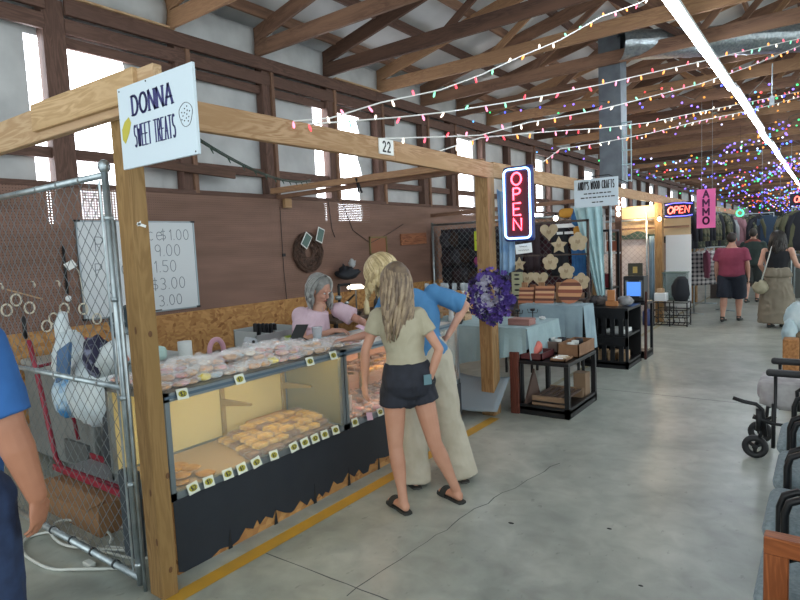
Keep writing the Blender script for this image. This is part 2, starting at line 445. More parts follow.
# ---------------------------------------------------------------- left wall
def peg_mat(holes=True):
    m = bpy.data.materials.new('brown_pegboard'); m.use_nodes = True; nt = m.node_tree; b = nt.nodes['Principled BSDF']
    b.inputs['Roughness'].default_value = 0.6
    tc = nt.nodes.new('ShaderNodeTexCoord'); sp = nt.nodes.new('ShaderNodeSeparateXYZ'); nt.links.new(tc.outputs['Object'], sp.inputs[0])
    def M(op, a, c=None):
        n = nt.nodes.new('ShaderNodeMath'); n.operation = op
        for i, q in enumerate((a, c)):
            if q is None: continue
            if isinstance(q, (int, float)): n.inputs[i].default_value = q
            else: nt.links.new(q, n.inputs[i])
        return n.outputs[0]
    P = 0.0254
    def cell(o): return M('SUBTRACT', M('FRACT', M('DIVIDE', o, P)), 0.5)
    a, c = cell(sp.outputs['Y']), cell(sp.outputs['Z'])
    d = M('SQRT', M('ADD', M('MULTIPLY', a, a), M('MULTIPLY', c, c)))
    hole = M('LESS_THAN', d, 0.17)
    n = nt.nodes.new('ShaderNodeTexNoise'); n.inputs['Scale'].default_value = 1.5; n.inputs['Detail'].default_value = 6
    mp = nt.nodes.new('ShaderNodeMapping'); mp.inputs['Scale'].default_value = (1, .8, 6)
    nt.links.new(tc.outputs['Object'], mp.inputs[0]); nt.links.new(mp.outputs[0], n.inputs['Vector'])
    r = nt.nodes.new('ShaderNodeValToRGB'); r.color_ramp.elements[0].position = .3; r.color_ramp.elements[1].position = .7
    r.color_ramp.elements[0].color = (*lin('735648'), 1); r.color_ramp.elements[1].color = (*lin('88675a'), 1)
    nt.links.new(n.outputs['Fac'], r.inputs[0]); nt.links.new(r.outputs[0], b.inputs['Base Color'])
    nt.links.new(M('SUBTRACT', 1.0, hole), b.inputs['Alpha'])
    return m
def osb_mat():
    m = bpy.data.materials.new('strand_board'); m.use_nodes = True; nt = m.node_tree; b = nt.nodes['Principled BSDF']
    b.inputs['Roughness'].default_value = 0.7
    tc = nt.nodes.new('ShaderNodeTexCoord'); mp = nt.nodes.new('ShaderNodeMapping'); mp.inputs['Scale'].default_value = (1, 9, 14)
    nt.links.new(tc.outputs['Object'], mp.inputs[0])
    v = nt.nodes.new('ShaderNodeTexVoronoi'); v.inputs['Scale'].default_value = 2.2; v.inputs['Randomness'].default_value = 1
    nz = nt.nodes.new('ShaderNodeTexNoise'); nz.inputs['Scale'].default_value = 3; nt.links.new(tc.outputs['Object'], nz.inputs['Vector'])
    ad = nt.nodes.new('ShaderNodeVectorMath'); ad.operation = 'ADD'; nt.links.new(mp.outputs[0], ad.inputs[0])
    sc = nt.nodes.new('ShaderNodeVectorMath'); sc.operation = 'SCALE'; sc.inputs[3].default_value = 4; nt.links.new(nz.outputs['Color'], sc.inputs[0]); nt.links.new(sc.outputs[0], ad.inputs[1])
    nt.links.new(ad.outputs[0], v.inputs['Vector'])
    sp = nt.nodes.new('ShaderNodeSeparateColor'); nt.links.new(v.outputs['Color'], sp.inputs[0])
    r = nt.nodes.new('ShaderNodeValToRGB'); cr = r.color_ramp
    cr.elements[0].position = 0; cr.elements[0].color = (*lin('84552a'), 1); cr.elements[1].position = 1; cr.elements[1].color = (*lin('c0915a'), 1)
    e = cr.elements.new(0.1); e.color = (*lin('9f6f3f'), 1); e = cr.elements.new(0.6); e.color = (*lin('b0824c'), 1)
    nt.links.new(sp.outputs[0], r.inputs[0]); nt.links.new(r.outputs[0], b.inputs['Base Color'])
    return m
OSB = osb_mat()
b = MB(); b.box((-5.767, -3, 1.10), (-5.765, 11, 2.41)); st(b.build('wall_left', peg_mat(), origin=(0, 0, 0)))
b = MB(); b.box((-5.782, -3, 0.0), (-5.76, 11, 1.10)); st(b.build('wall_left_base', OSB, origin=(0, 0, 0)))
b = MB(); b.box((-5.79, 11, 0.0), (-5.765, 62, 2.3)); st(b.build('wall_left_boards', mat('brown_board_wall', '8a6850', 0.7, 0, '755642', 3), origin=(0, 0, 0)))
b = MB(); b.box((-6.12, -3, 0), (-6.02, 62, 4.6)); st(b.build('wall_left_outer', INSUL, origin=(0, 0, 0)))
# white insulation panels between the studs, with the bays left open where daylight comes in
wins = [(2.47, 3.44, 2.08, 3.80), (6.16, 7.18, 2.14, 3.78), (9.93, 10.77, 2.3, 3.8), (13.76, 14.39, 2.3, 3.75), (17.6, 18.3, 2.3, 3.75), (21.3, 22.0, 2.3, 3.75), (25.2, 25.9, 2.3, 3.75), (29, 29.8, 2.3, 3.75), (34, 35, 2.3, 3.75)]
ys = [-3.0]
b = MB()
prev = -3.0
for (a, c, z0, z1) in wins:
    b.box((-5.97, prev, 0.02), (-5.93, a, 4.12)); b.box((-5.97, a, z1), (-5.93, c, 4.12)); b.box((-5.97, a, 0.02), (-5.93, c, z0)); prev = c
b.box((-5.97, prev, 0.02), (-5.93, 62, 4.12))
st(b.build('wall_left_insulation', INSUL, origin=(0, 0, 0)))
b = MB()
prev = -3.0
for (a, c, z0, z1) in wins[:3]:
    b.box((-5.80, prev, 1.1), (-5.79, a, 2.40)); b.box((-5.80, a, 1.1), (-5.79, c, z0 - .02)); prev = c
st(b.build('wall_left_hole_shade', mat('dark_hole_shade_sheet', '3f322c', .8), origin=(0, 0, 0)))  # added dark sheet, gives the pegboard holes their shade
DAY = mat('daylit_translucent_panel', 'f4f8ff', 0.5, emit=WINDOW_E)
for k, (a, c, z0, z1) in enumerate(wins):
    b = MB(); b.box((-6.0, a - 0.05, z0 - 0.05), (-5.985, c + 0.05, z1 + 0.05)); st(b.build('window_%d' % (k + 1), DAY))
# torn vinyl edge beside the second window, ragged in outline
b = MB(); pts = [(-5.92, 7.12 + 0.05 * math.sin(i * 1.3), 2.14 + i * 0.12) for i in range(14)]
b.prism(pts + [(-5.92, 7.4, 3.7), (-5.92, 7.4, 2.14)], (0.006, 0, 0)); st(b.build('trim_8', INSUL))
b = MB(); b.prism([(-5.92, 3.40, 2.1), (-5.92, 3.75, 2.1), (-5.92, 3.75, 3.85), (-5.92, 3.36, 3.85), (-5.92, 3.44, 3.5), (-5.92, 3.38, 3.2), (-5.92, 3.46, 2.8), (-5.92, 3.38, 2.5)], (0.006, 0, 0)); st(b.build('trim_9', INSUL))
# studs
studs = [1.4, 2.68, 3.98, 5.2, 6.38, 7.5, 8.8, 9.75, 11.0, 12.2, 13.45, 14.6, 15.9, 17.1, 18.6, 19.6, 20.9, 22.3, 23.5, 24.8, 26.2, 28.6, 31, 33.6, 36, 39, 42, 46, 50]
for i, y in enumerate(studs):
    w = 0.2 if i in (1,) else 0.12 if y < 8 else 0.14
    o = beam('wall_stud', (-5.85, y, 0.0), (-5.85, y, 4.12), w, 0.13, DARKW, up=(1, 0, 0)); o['kind'] = 'structure'; o.name = 'trim_%d' % (10 + i)
    if y in (3.98, 5.2, 6.38, 7.5, 8.8, 9.75, 13.45):
        o = beam('trim_stud', (-5.80, y + w/2 + 0.03, 2.42), (-5.80, y + w/2 + 0.03, 4.0), 0.05, 0.09, TRUSS, up=(1, 0, 0)); o['kind'] = 'structure'; o.name = 'trim_%d' % (60 + i)
n = 80
def rail(y0, y1, z, h, x=-5.80, w=0.05, m=DARKW, dz=0):
    global n
    o = beam('trim', (x, y0, z), (x, y1, z + dz), w, h, m); o['kind'] = 'structure'; o.name = 'trim_%d' % n; n += 1
for (y0, y1) in ((-3, 2.6), (2.78, 7.4), (7.4, 12.2), (12.2, 24), (24, 60)):
    rail(y0, y1, 4.07, 0.15, -5.76, 0.05)
    rail(y0, y1, 3.90, 0.14, -5.80, 0.05)
    rail(y0, y1, 2.73, 0.10, -5.86, 0.05)
rail(2.78, 8, 3.77, 0.10, -5.86, 0.04)
rail(-3, 60, 2.43, 0.05, -5.80, 0.08)
rail(2.78, 3.9, 4.155, 0.02, -5.75, 0.09, PINEL)
rail(6.45, 7.5, 4.155, 0.02, -5.75, 0.09, PINEL)
o = beam('loose_board', (-5.70, 3.25, 2.71), (-5.70, 4.55, 2.65), 0.04, 0.09, TRUSSD); tag(o, 'short loose brown board nailed level across the upper left wall', 'board')
o = beam('wall_block', (-5.72, 5.32, 2.35), (-5.72, 5.44, 2.35), 0.05, 0.12, PINE); tag(o, 'small pale wood block under the cross board at the wall', 'board')

# ---------------------------------------------------------------- roof
S = 0.23
def zr(x): return 4.42 + (x + 5.9) * S if x < 3.2 else 4.42 + 9.1 * S - (x - 3.2) * S
b = MB()
for k in range(11):
    x0 = -6.15 + k * 0.85; x1 = x0 + 0.85
    for (y0, y1) in ((-3, 10), (10, 30), (30, 62)):
        b.add([(x0, y0, zr(x0) + .16), (x1, y0, zr(x1) + .16), (x1, y1, zr(x1) + .16), (x0, y1, zr(x0) + .16), (x0, y0, zr(x0) + .2), (x1, y0, zr(x1) + .2), (x1, y1, zr(x1) + .2), (x0, y1, zr(x0) + .2)],
            [(0,3,2,1),(4,5,6,7),(0,1,5,4),(1,2,6,5),(2,3,7,6),(3,0,4,7)])
b.add([(3.2, -3, zr(3.2) + .16), (6.5, -3, zr(6.5) + .16), (6.5, 62, zr(6.5) + .16), (3.2, 62, zr(3.2) + .16)], [(0, 1, 2, 3)])
st(b.build('ceiling', mat('white_roof_liner', 'bcc0c2', 0.5, 0, 'd4d6d8', 1.2, bump=0.3), origin=(0, 0, 0)))
for k in range(15):
    x = -5.55 + k * 0.72
    o = beam('trim', (x, -2, zr(x) + 0.09), (x, 61, zr(x) + 0.09), 0.045, 0.13, DARKW if k % 2 else TRUSS); o['kind'] = 'structure'; o.name = 'trim_%d' % (120 + k)
# vinyl roll closing the gap above the header, bay by bay
def bay(y0, y1, bulge):
    b = MB()
    def fn(u, v):
        y = y0 + (y1 - y0) * u; z = 4.13 + 0.36 * v
        return (-5.79 + bulge * math.sin(PI * v) * math.sin(PI * min(max(u, .03), .97)) ** 0.3 + 0.006 * math.sin(u * 23 + v * 3), y, z)
    b.sheet(fn, 14, 8, 0.01); o = b.build('insulation_roll', INSUL, smooth=True); return o
truss_y = [1.42 + 1.22 * i + (0.0 if i else 0) for i in range(49)]
for i, y in enumerate(truss_y[:-1]):
    o = bay(y + 0.03, y + 1.19, 0.13 if i == 1 else 0.02); o['kind'] = 'structure'; o.name = 'trim_%d' % (150 + i)
# trusses
LBL_T = 'brown timber roof truss high over the stalls, one of the long repeated row'
def make_truss(m1, m2, m3):
    t = thing('roof_truss', LBL_T, 'truss', (-5.85, 0, 4.15), 0, 'roof trusses')
    beam('bottom_chord', (-5.85, 0, 4.235), (6.2, 0, 4.285), 0.045, 0.18, m1, t)
    beam('top_chord', (-5.85, 0, 4.385), (3.2, 0, zr(3.2) - 0.035), 0.045, 0.18, m2, t)
    beam('heel_block', (-5.84, 0, 4.14), (-5.84, 0, 4.47), 0.045, 0.10, TRUSSD, t, up=(1, 0, 0))
    for (xa, xb, mm) in ((-3.9, -2.6, m2), (-1.5, -2.6, m3), (-1.5, -0.2, m1), (0.9, 3.1, m2)):
        beam('web', (xa, 0.05, 4.25), (xb, 0.05, zr(xb) - 0.05), 0.04, 0.09, mm, t, up=(0.3, 0, 1))
    pl = MB()
    for x, z in ((-3.9, 4.25), (-1.5, 4.27), (0.9, 4.27)): pl.box((x - .05, -0.026, z - .04), (x + .05, -0.024, z + .04))
    pass
    return t
protos = [make_truss(TRUSS, TRUSS, DARKW), make_truss(TRUSSD, TRUSSD, TRUSSL), make_truss(TRUSSL, TRUSSL, TRUSS)]
order = [0, 0, 2, 0, 1, 2, 0, 0, 2, 0, 1, 2]
used = set()
for i, y in enumerate(truss_y):
    if i < 1: continue
    k = order[i % 12]
    if k in used: dup(protos[k], loc=(-5.85, y, 4.15))
    else: protos[k].location.y = y; used.add(k)
# far end wall
b = MB(); b.box((-6.1, 61.5, 0), (8, 61.6, 6.8)); st(b.build('wall_far', mat('far_wall_grey', '6a625c', 0.8, 0, '54504e', 2), origin=(0, 61, 0)))

# tube lights along the aisle
LAMP = mat('fluorescent_tube', 'f4fbff', 0.4, emit=TUBE_E, ecol='eef7ff')
def tube_light():
    t = thing('strip_light', 'long white fluorescent strip light under the trusses, one of the glowing line', 'light', (-1.33, 0, 4.0), 0, 'fluorescent strip lights over the aisle')
    b = MB(); b.box((-1.39, -1.22, 4.06), (-1.27, 1.22, 4.10)); b.box((-1.35, -1.22, 4.10), (-1.31, 1.22, 4.152)); b.build('housing', WHITE, t)
    for s in (-1, 1):
        b = MB(); b.cyl((-1.33 + s * 0.03, -1.19, 4.035), (-1.33 + s * 0.03, 1.19, 4.035), 0.019, n=10); b.build('tube', LAMP, t, True)
    return t
tl = tube_light(); Y = 7.47
tl.location.y = Y - 2.49
xj = [0, 0, .03, .02, -.02, .02, 0, .02, -.01, 0, .01, 0, .02, 0, 0, 0, 0, 0, 0, 0, 0]
for k in range(20):
    dup(tl, loc=(-1.33 + xj[k], Y + k * 2.5, 4.0))
# foil duct and steel column
FOIL = mat('crinkled_foil', 'a9b0b4', 0.28, 0.9, '8d959a', 30, bump=0.9)
b = MB()
def duct(u, v):
    p = V((-2.40, 8.68, 4.37)).lerp(V((0.9, 10.85, 4.32)), u); d = V((3.3, 2.17, 0)).normalized(); s = V((d.y, -d.x, 0))
    a = v * 2 * PI; r = 0.24 + 0.02 * noise.noise(V((u * 60, v * 14, 0)))
    return p + s * r * math.cos(a) + V((0, 0, 1)) * r * 0.8 * math.sin(a)
b.sheet(duct, 70, 24); tag(b.build('foil_duct', FOIL, smooth=True), 'foil wrapped air duct running crosswise up among the trusses', 'duct')
t = thing('steel_column', 'grey steel column standing behind the wood crafts sign, with a ladder frame beside it', 'column', (-2.58, 8.85, 2.5))
GREYS = mat('dull_grey_steel', '6b737b', 0.5, 0.3, '5a6068', 6)
b = MB(); b.box((-2.74, 8.8, 2.5), (-2.43, 9.1, 4.6)); b.build('column_shaft', GREYS, t)
b = MB()
for x in (-2.42, -2.36, -2.30): b.cyl((x, 8.82, 2.5), (x, 8.82, 3.35), 0.008, n=6)
for z in (2.52, 2.75, 2.95, 3.15, 3.34): b.box((-2.43, 8.81, z - .008), (-2.29, 8.83, z + .008))
b.build('ladder_frame', mat('pale_blue_steel', '9fb4bb', 0.4, 0.5), t)
# green wiring and pipe near the roof at the far right
b = MB(); b.box((-0.75, 10.4, 3.55), (-0.69, 10.46, 3.68)); b.cyl((-0.72, 10.43, 3.68), (-0.72, 10.43, 4.15), 0.008); tag(b.build('junction_box', STEEL), 'small metal box hanging on a thin rod right of the tube lights', 'box')

# ---------------------------------------------------------------- stall timber
def post(x, y, label, z=2.44, w=0.14, m=POSTW):
    o = beam('wooden_post', (x, y, 0), (x, y, z), w, w, m, up=(1, 0, 0)); tag(o, label, 'post'); return o
p = beam('wooden_post', (-2.71, 1.5425, 0), (-2.71, 1.5425, 2.43), .085, .12, wood('corner_post_wood', '94754c', '7d5f3a', '86693f'), up=(1, 0, 0)); tag(p, 'wooden post at the near left corner of the bakery stall, under the white stall sign', 'post')
b = MB(); b.obox((-2.648, 1.545, 1.865), (0, .022, -.007), (0.001, 0, 0), (0, .002, .006)); b.obox((-2.648, 1.535, 1.872), (0, .008, .006), (0.001, 0, 0), (0, .001, .008)); b.build('torn_label', PAPER, p)
b = MB()
for z, y in ((1.34, 1.545), (0.14, 1.55), (0.62, 1.575)): b.ell((-2.65, y, z), 0.0015, 0.011, 0.016, 8, 6)
for z, x in ((1.36, -2.70), (.55, -2.69), (.30, -2.67)): b.ell((x, 1.5, z), 0.010, 0.0015, 0.02, 8, 6)
b.build('knot', mat('wood_knot', '5e3d20', 0.7), p, True)
post(-2.72, 5.16, 'wooden post beside the neon sign with the purple wreath on it', 2.44)
post(-2.72, 12.42, 'wooden post at the far stall beside the white wall panels', 2.5)
post(-2.72, 16.1, 'wooden post just beyond the pink ammo sign', 2.5)
post(-2.72, 19.7, 'distant wooden stall post behind the hanging clothes', 2.5)
b1 = beam('front_beam', (-2.67, 1.45, 2.43), (-2.67, 3.62, 2.43), 0.045, 0.15, PINE); tag(b1, 'yellow pine beam along the front of the bakery stall, from the sign to number 22', 'beam')
b1 = beam('front_beam', (-2.67, 3.62, 2.43), (-2.67, 5.22, 2.41), 0.045, 0.15, PINE); tag(b1, 'pine beam section between number 22 and the tall neon sign', 'beam')
b1 = beam('front_beam', (-2.67, 5.22, 2.42), (-2.67, 8.8, 2.42), 0.045, 0.15, PINE); tag(b1, 'pine beam over the wood crafts stall, right of the neon sign', 'beam')
for y0, y1, l in ((8.8, 12.45, 'pine beam beyond the steel column over the third stall'), (12.45, 16.1, 'far pine beam running behind the pink ammo sign'), (16.1, 25, 'long far pine beam over the clothing stalls')):
    tag(beam('front_beam', (-2.67, y0, 2.42), (-2.67, y1, 2.42), 0.045, 0.15, PINE), l, 'beam')
b1 = beam('side_beam', (-5.75, 1.47, 2.455), (-2.3, 1.47, 2.435), 0.045, 0.17, PINEL); tag(b1, 'pale beam crossing the top left corner over the wire fence', 'beam')
tag(beam('cleat_board', (-3.42, 1.44, 2.47), (-2.42, 1.44, 2.455), 0.03, 0.14, wood('cleat_pine', 'c9a983', 'b09068')), 'shorter pale board doubled onto the beam behind the white sign', 'board')
tag(beam('cross_board', (-5.72, 5.12, 2.49), (-2.7, 5.12, 2.49), 0.04, 0.07, TRUSSL), 'upper thin cross board from the wall to the neon sign post', 'board')
tag(beam('cross_board', (-5.72, 5.22, 2.42), (-2.7, 5.22, 2.45), 0.05, 0.05, TRUSS), 'lower thin cross board just under its twin, wall to neon sign post', 'board')
tag(beam('cross_board', (-5.72, 8.8, 2.25), (-2.7, 8.8, 2.3), 0.04, 0.06, TRUSS), 'cross board over the mesh fence of the wood crafts stall', 'board')
b = MB(); b.tube([(-4.35, 5.2, 2.36), (-4.33, 5.15, 2.52), (-4.28, 5.08, 2.5), (-4.3, 5.2, 2.35)], 0.012, 6); tag(b.build('tied_strap', BLACK), 'dark strap knotted round the cross boards', 'strap')

# ---------------------------------------------------------------- chain link gate at left
def chain_mesh(name, o, du, W, H, parent, pitch=0.078, r=0.0017, m=None):
    """o lower corner, du unit direction; diagonals clipped to W x H"""
    o, du = V(o), V(du); b = MB(); nrm = du.cross(V((0, 0, 1)))
    k = -int(H / pitch) - 1
    for sgn in (1, -1):
        i = 0
        c = -H if sgn == 1 else 0
        cmax = W if sgn == 1 else W + H
        while c < cmax:
            # line u = c + sgn*z
            pts = []
            if sgn == 1: z0 = max(0, -c); z1 = min(H, W - c)
            else: z0 = max(0, c - W); z1 = min(H, c)
            if z1 - z0 > 0.02:
                a = o + du * (c + sgn * z0) + V((0, 0, z0)); e = o + du * (c + sgn * z1) + V((0, 0, z1))
                off = nrm * (0.0015 * sgn); b.tube([a + off, e + off], r, 4, cap=False)
            c += pitch * 1.15
    return b.build(name, m or mat('dull_wire', '7f878b', .5, .5), parent)
GALVD = mat('dark_clamp', '4b5156', .5, .6)
gt = thing('chain_link_gate', 'chain link gate with galvanised frame closing the left side of the bakery stall', 'gate', (-4.0, 1.50, 0))
def gate_rail(x0, z0, x1, z1, r, name): 
    b = MB(); b.cyl((x0, 1.5, z0), (x1, 1.5, z1), r, n=12); b.build(name, STEEL, gt, True)
gate_rail(-5.7, 2.12, -2.86, 2.12, 0.017, 'top_rail'); gate_rail(-5.7, 1.06, -2.86, 1.06, 0.015, 'middle_rail'); gate_rail(-5.7, 0.06, -2.86, 0.06, 0.020, 'bottom_rail')
b = MB(); b.cyl((-2.86, 1.5, 0.02), (-2.86, 1.5, 2.16), 0.017, n=14); b.cyl((-2.815, 1.5, 0.0), (-2.815, 1.5, 1.9), 0.010, n=8)
for z in (0.12, 0.55, 1.0, 1.5, 1.9): b.cyl((-2.86, 1.5, z), (-2.86, 1.5, z + 0.022), 0.023, n=14)
b.ell((-2.86, 1.5, 2.16), 0.03, 0.03, 0.035); b.build('gate_post', STEEL, gt, True)
b = MB(); b.cyl((-2.92, 1.5, 0.08), (-2.92, 1.5, 2.1), 0.006, n=6); b.build('tension_bar', STEEL, gt)
for x in (-3.85, -3.35, -3.1, -4.4, -4.9, -3.6):
    for z in (0.06, 1.06, 2.12):
        b = MB(); b.cyl((x - .008, 1.5, z), (x + .008, 1.5, z), 0.024 if z < 1 else 0.019, n=10); b.build('rail_tie', GALVD if z < 1 else STEEL, gt)
chain_mesh('wire_mesh', (-5.6, 1.5, 0.08), (1, 0, 0), 2.68, 2.02, gt)
b = MB(); b.rbox((-3.08, 1.54, 0.10), (-2.95, 1.6, 0.58), 0.01); tag(b.build('metal_case', mat('slate_panel', '3d4750', 0.5, 0.2)), 'slim dark grey metal box leaning inside the gate by the post', 'panel')
# orange cords hanging on the gate omitted; green wire on beam
b = MB()
GW = mat('green_wire', '274338', 0.6)
pts = [(-2.75, 1.8, 2.30)]; 
def catenary(a, c, sag, n=16): 
    a, c = V(a), V(c); return [a.lerp(c, i / n) - V((0, 0, sag * 4 * (i / n) * (1 - i / n))) for i in range(n + 1)]
t = thing('green_string_light', 'unlit green string of lights drooping behind the front beam', 'string light', (-2.8, 1.9, 2.3))
P = catenary((-2.7, 1.88, 2.34), (-5.0, 5.1, 2.55), 0.10, 24)
b = MB(); b.tube(P, 0.006, 5); b.tube([p + V((0, 0, .012)) for p in P], 0.004, 5); b.build('cord', GW, t)
for i in range(2, 24, 2):
    b = MB(); b.cyl(P[i], P[i] + V((0.01, 0.01, -0.035)), 0.006, 0.003, 6); b.build('bulb', GW, t)

# ---------------------------------------------------------------- signs
sg = thing('stall_sign', 'white stall sign reading Donna Sweet Treats with a cookie drawing', 'sign', (-2.23, 1.38, 2.09))
SW = mat('sign_board_white', 'c9d6e0', 0.45)
b = MB(); b.box((-2.50, 1.378, 2.09), (-1.965, 1.390, 2.428)); b.build('board', SW, sg)
Y0 = 1.3775
b = MB(); text(b, 'DONNA', (-2.392, Y0, 2.302), (1, 0, 0), (0, 0, 1), 0.077, 0.0085, 0.001, 0.22, 0.86, serif=True, thickx=1.7)
text(b, 'SWEET TREATS', (-2.392, Y0, 2.172), (1, 0, 0), (0, 0, 1), 0.087, 0.0048, 0.001, 0.10, 0.31, serif=True, thickx=1.7); b.build('lettering', INK, sg)
b = MB(); b.prism([(-2.485, Y0, 2.215), (-2.465, Y0, 2.195), (-2.43, Y0, 2.235), (-2.41, Y0, 2.275), (-2.425, Y0, 2.30), (-2.46, Y0, 2.285), (-2.485, Y0, 2.255)], (0, -0.001, 0)); b.build('lemon_drawing', mat('dull_yellow_paint', 'b9ae45', 0.6), sg)
b = MB()
cx, cz = -2.025, 2.245
b.tube([(cx + 0.042 * math.cos(a) * (1 + .1 * math.sin(3 * a)), Y0, cz + 0.045 * math.sin(a)) for a in [2 * PI * i / 24 for i in range(24)]], 0.0012, 4, closed=True)
for i in range(13):
    a = i * 2.4; r = 0.009 * math.sqrt(i + .5); b.ell((cx + r * math.cos(a), Y0, cz + r * math.sin(a)), 0.004, 0.001, 0.003, 6, 4)
b.build('cookie_drawing', DARKINK, sg)
b = MB()
for x, z in ((-2.485, 2.415), (-2.28, 2.42), (-1.98, 2.10)): b.ell((x, Y0, z), 0.004, 0.002, 0.004, 8, 4)
b.build('screw', BLACKM, sg)
sg.location.x += .035
sg = thing('number_sign', 'small white number plate 22 on the front beam', 'sign', (-2.63, 3.5, 2.38))
b = MB(); b.box((-2.645, 3.41, 2.39), (-2.635, 3.58, 2.50)); b.build('plate', PAPER, sg)
b = MB(); text(b, '22', (-2.634, 3.45, 2.41), (0, 1, 0), (0, 0, 1), 0.07, 0.012, 0.001, 0.3, 0.85); b.build('number', DARKINK, sg)

# neon sign, upright
ns = thing('neon_open_sign', 'tall upright neon sign reading OPEN in red with a white border', 'neon sign', (-2.39, 5.2, 1.73))
NAVY = mat('navy_sign_back', '1c2a66', 0.4)
b = MB(); b.rbox((-2.545, 5.19, 1.715), (-2.235, 5.25, 2.425), 0.03); b.build('sign_back', NAVY, ns)
NB = mat('neon_pale_blue', 'd8ecff', 0.4, emit=3.0, ecol='8cc4ff'); NR = mat('neon_red', 'ff9a9a', 0.4, emit=3.6, ecol='ff4058')
def rrect(x0, x1, z0, z1, r, y, n=5):
    P = []
    for cx, cz, a0 in ((x1 - r, z1 - r, 0), (x0 + r, z1 - r, 90), (x0 + r, z0 + r, 180), (x1 - r, z0 + r, 270)):
        for i in range(n + 1):
            a = math.radians(a0 + 90 * i / n); P.append((cx + r * math.cos(a), y, cz + r * math.sin(a)))
    return P
b = MB(); b.rbox((-2.50, 5.183, 1.765), (-2.28, 5.191, 2.375), 0.02); b.build('face_panel', mat('deep_red_panel', '4a1226', 0.5), ns)
b = MB(); b.tube(rrect(-2.52, -2.26, 1.745, 2.395, 0.045, 5.175), 0.0095, 8, closed=True); b.build('border_tube', NB, ns, True)
b = MB(); text(b, 'OPEN', (-2.39, 5.172, 2.245), (1, 0, 0), (0, 0, 1), 0.112, 0.017, gap=0.26, xs=1.15, tube=True, vertical=True); b.build('letter_tubes', NR, ns, True)
ns.rotation_euler.z = math.radians(0)
nt_ = thing('paper_note', 'small handwritten paper note hanging below the neon sign', 'note', (-2.35, 5.2, 1.58))
b = MB(); b.obox((-2.345, 5.2, 1.645), (0.083, 0, 0.008), (0, 0.001, 0), (-.003, 0, 0.046)); b.build('paper', PAPER, nt_)
b = MB()
for z, x0, x1 in ((1.665, -2.39, -2.31), (1.63, -2.40, -2.29)):
    b.tube([(x0 + (x1 - x0) * i / 14, 5.197, z + 0.006 * math.sin(i * 2.1) + 0.006 * (x0 + i * .005 + 2.3)) for i in range(15)], 0.0018, 4)
b.build('handwriting', DARKINK, nt_)
BC = mat('washed_blue_cloth', '6f93bb', 0.85, 0, '9db8cf', 5)
b = MB(); b.sheet(lambda u, v: (-2.66 + 0.17 * u + 0.02 * v * math.sin(3 * v), 5.30 + 0.018 * math.sin(u * 16) * (0.4 + v), 2.24 - 0.84 * v - 0.03 * math.sin(u * 5)), 16, 14, 0.004)
tag(b.build('blue_cloth', BC, smooth=True), 'faded blue cloth hanging between the post and the tall neon sign', 'cloth')

# wood crafts sign
sg = thing('stall_sign', 'white sign reading Andys Wood Crafts in front of the steel column', 'sign', (-2.35, 7.38, 2.11))
b = MB(); b.box((-2.622, 7.38, 2.108), (-2.08, 7.39, 2.453)); b.build('board', SW, sg)
b = MB(); text(b, "ANDY'S WOOD CRAFTS", (-2.35, 7.379, 2.325), (1, 0, 0), (0, 0, 1), 0.095, 0.0085, 0.001, 0.12, 0.25, center=True, thickx=1.3)
for z, w in ((2.265, .15), (2.215, .19), (2.155, .05)):
    x = -2.35 - w
    while x < -2.35 + w: l = random.uniform(.02, .05); b.box((x, 7.378, z), (x + l, 7.38, z + .014)); x += l + .012
b.build('lettering', DARKINK, sg)
b = MB(); b.tube([(-2.62, 7.4, 2.44), (-2.55, 7.4, 2.48), (-2.2, 7.4, 2.485), (-1.97, 7.42, 2.36)], 0.006, 6); tag(b.build('black_cable', BLACK), 'black cable looped over the top of the wood crafts sign', 'cable')
CURT = mat('pale_blue_curtain', '9fc2c9', 0.85, 0, 'b9d6da', 4)
b = MB()
def cf(u, v):
    w = 1 - 0.75 * v ** 0.7
    return (-2.62 + .03 * v - (0.35 * (1 - v) + .07) * (1 - u), 8.62 + 0.03 * math.sin(u * 22) - .12, 2.19 - 1.5 * v)
b.sheet(cf, 30, 16, 0.004); tag(b.build('curtain', CURT, smooth=True), 'pale blue curtain drawn in to a point under the wood crafts sign', 'curtain')
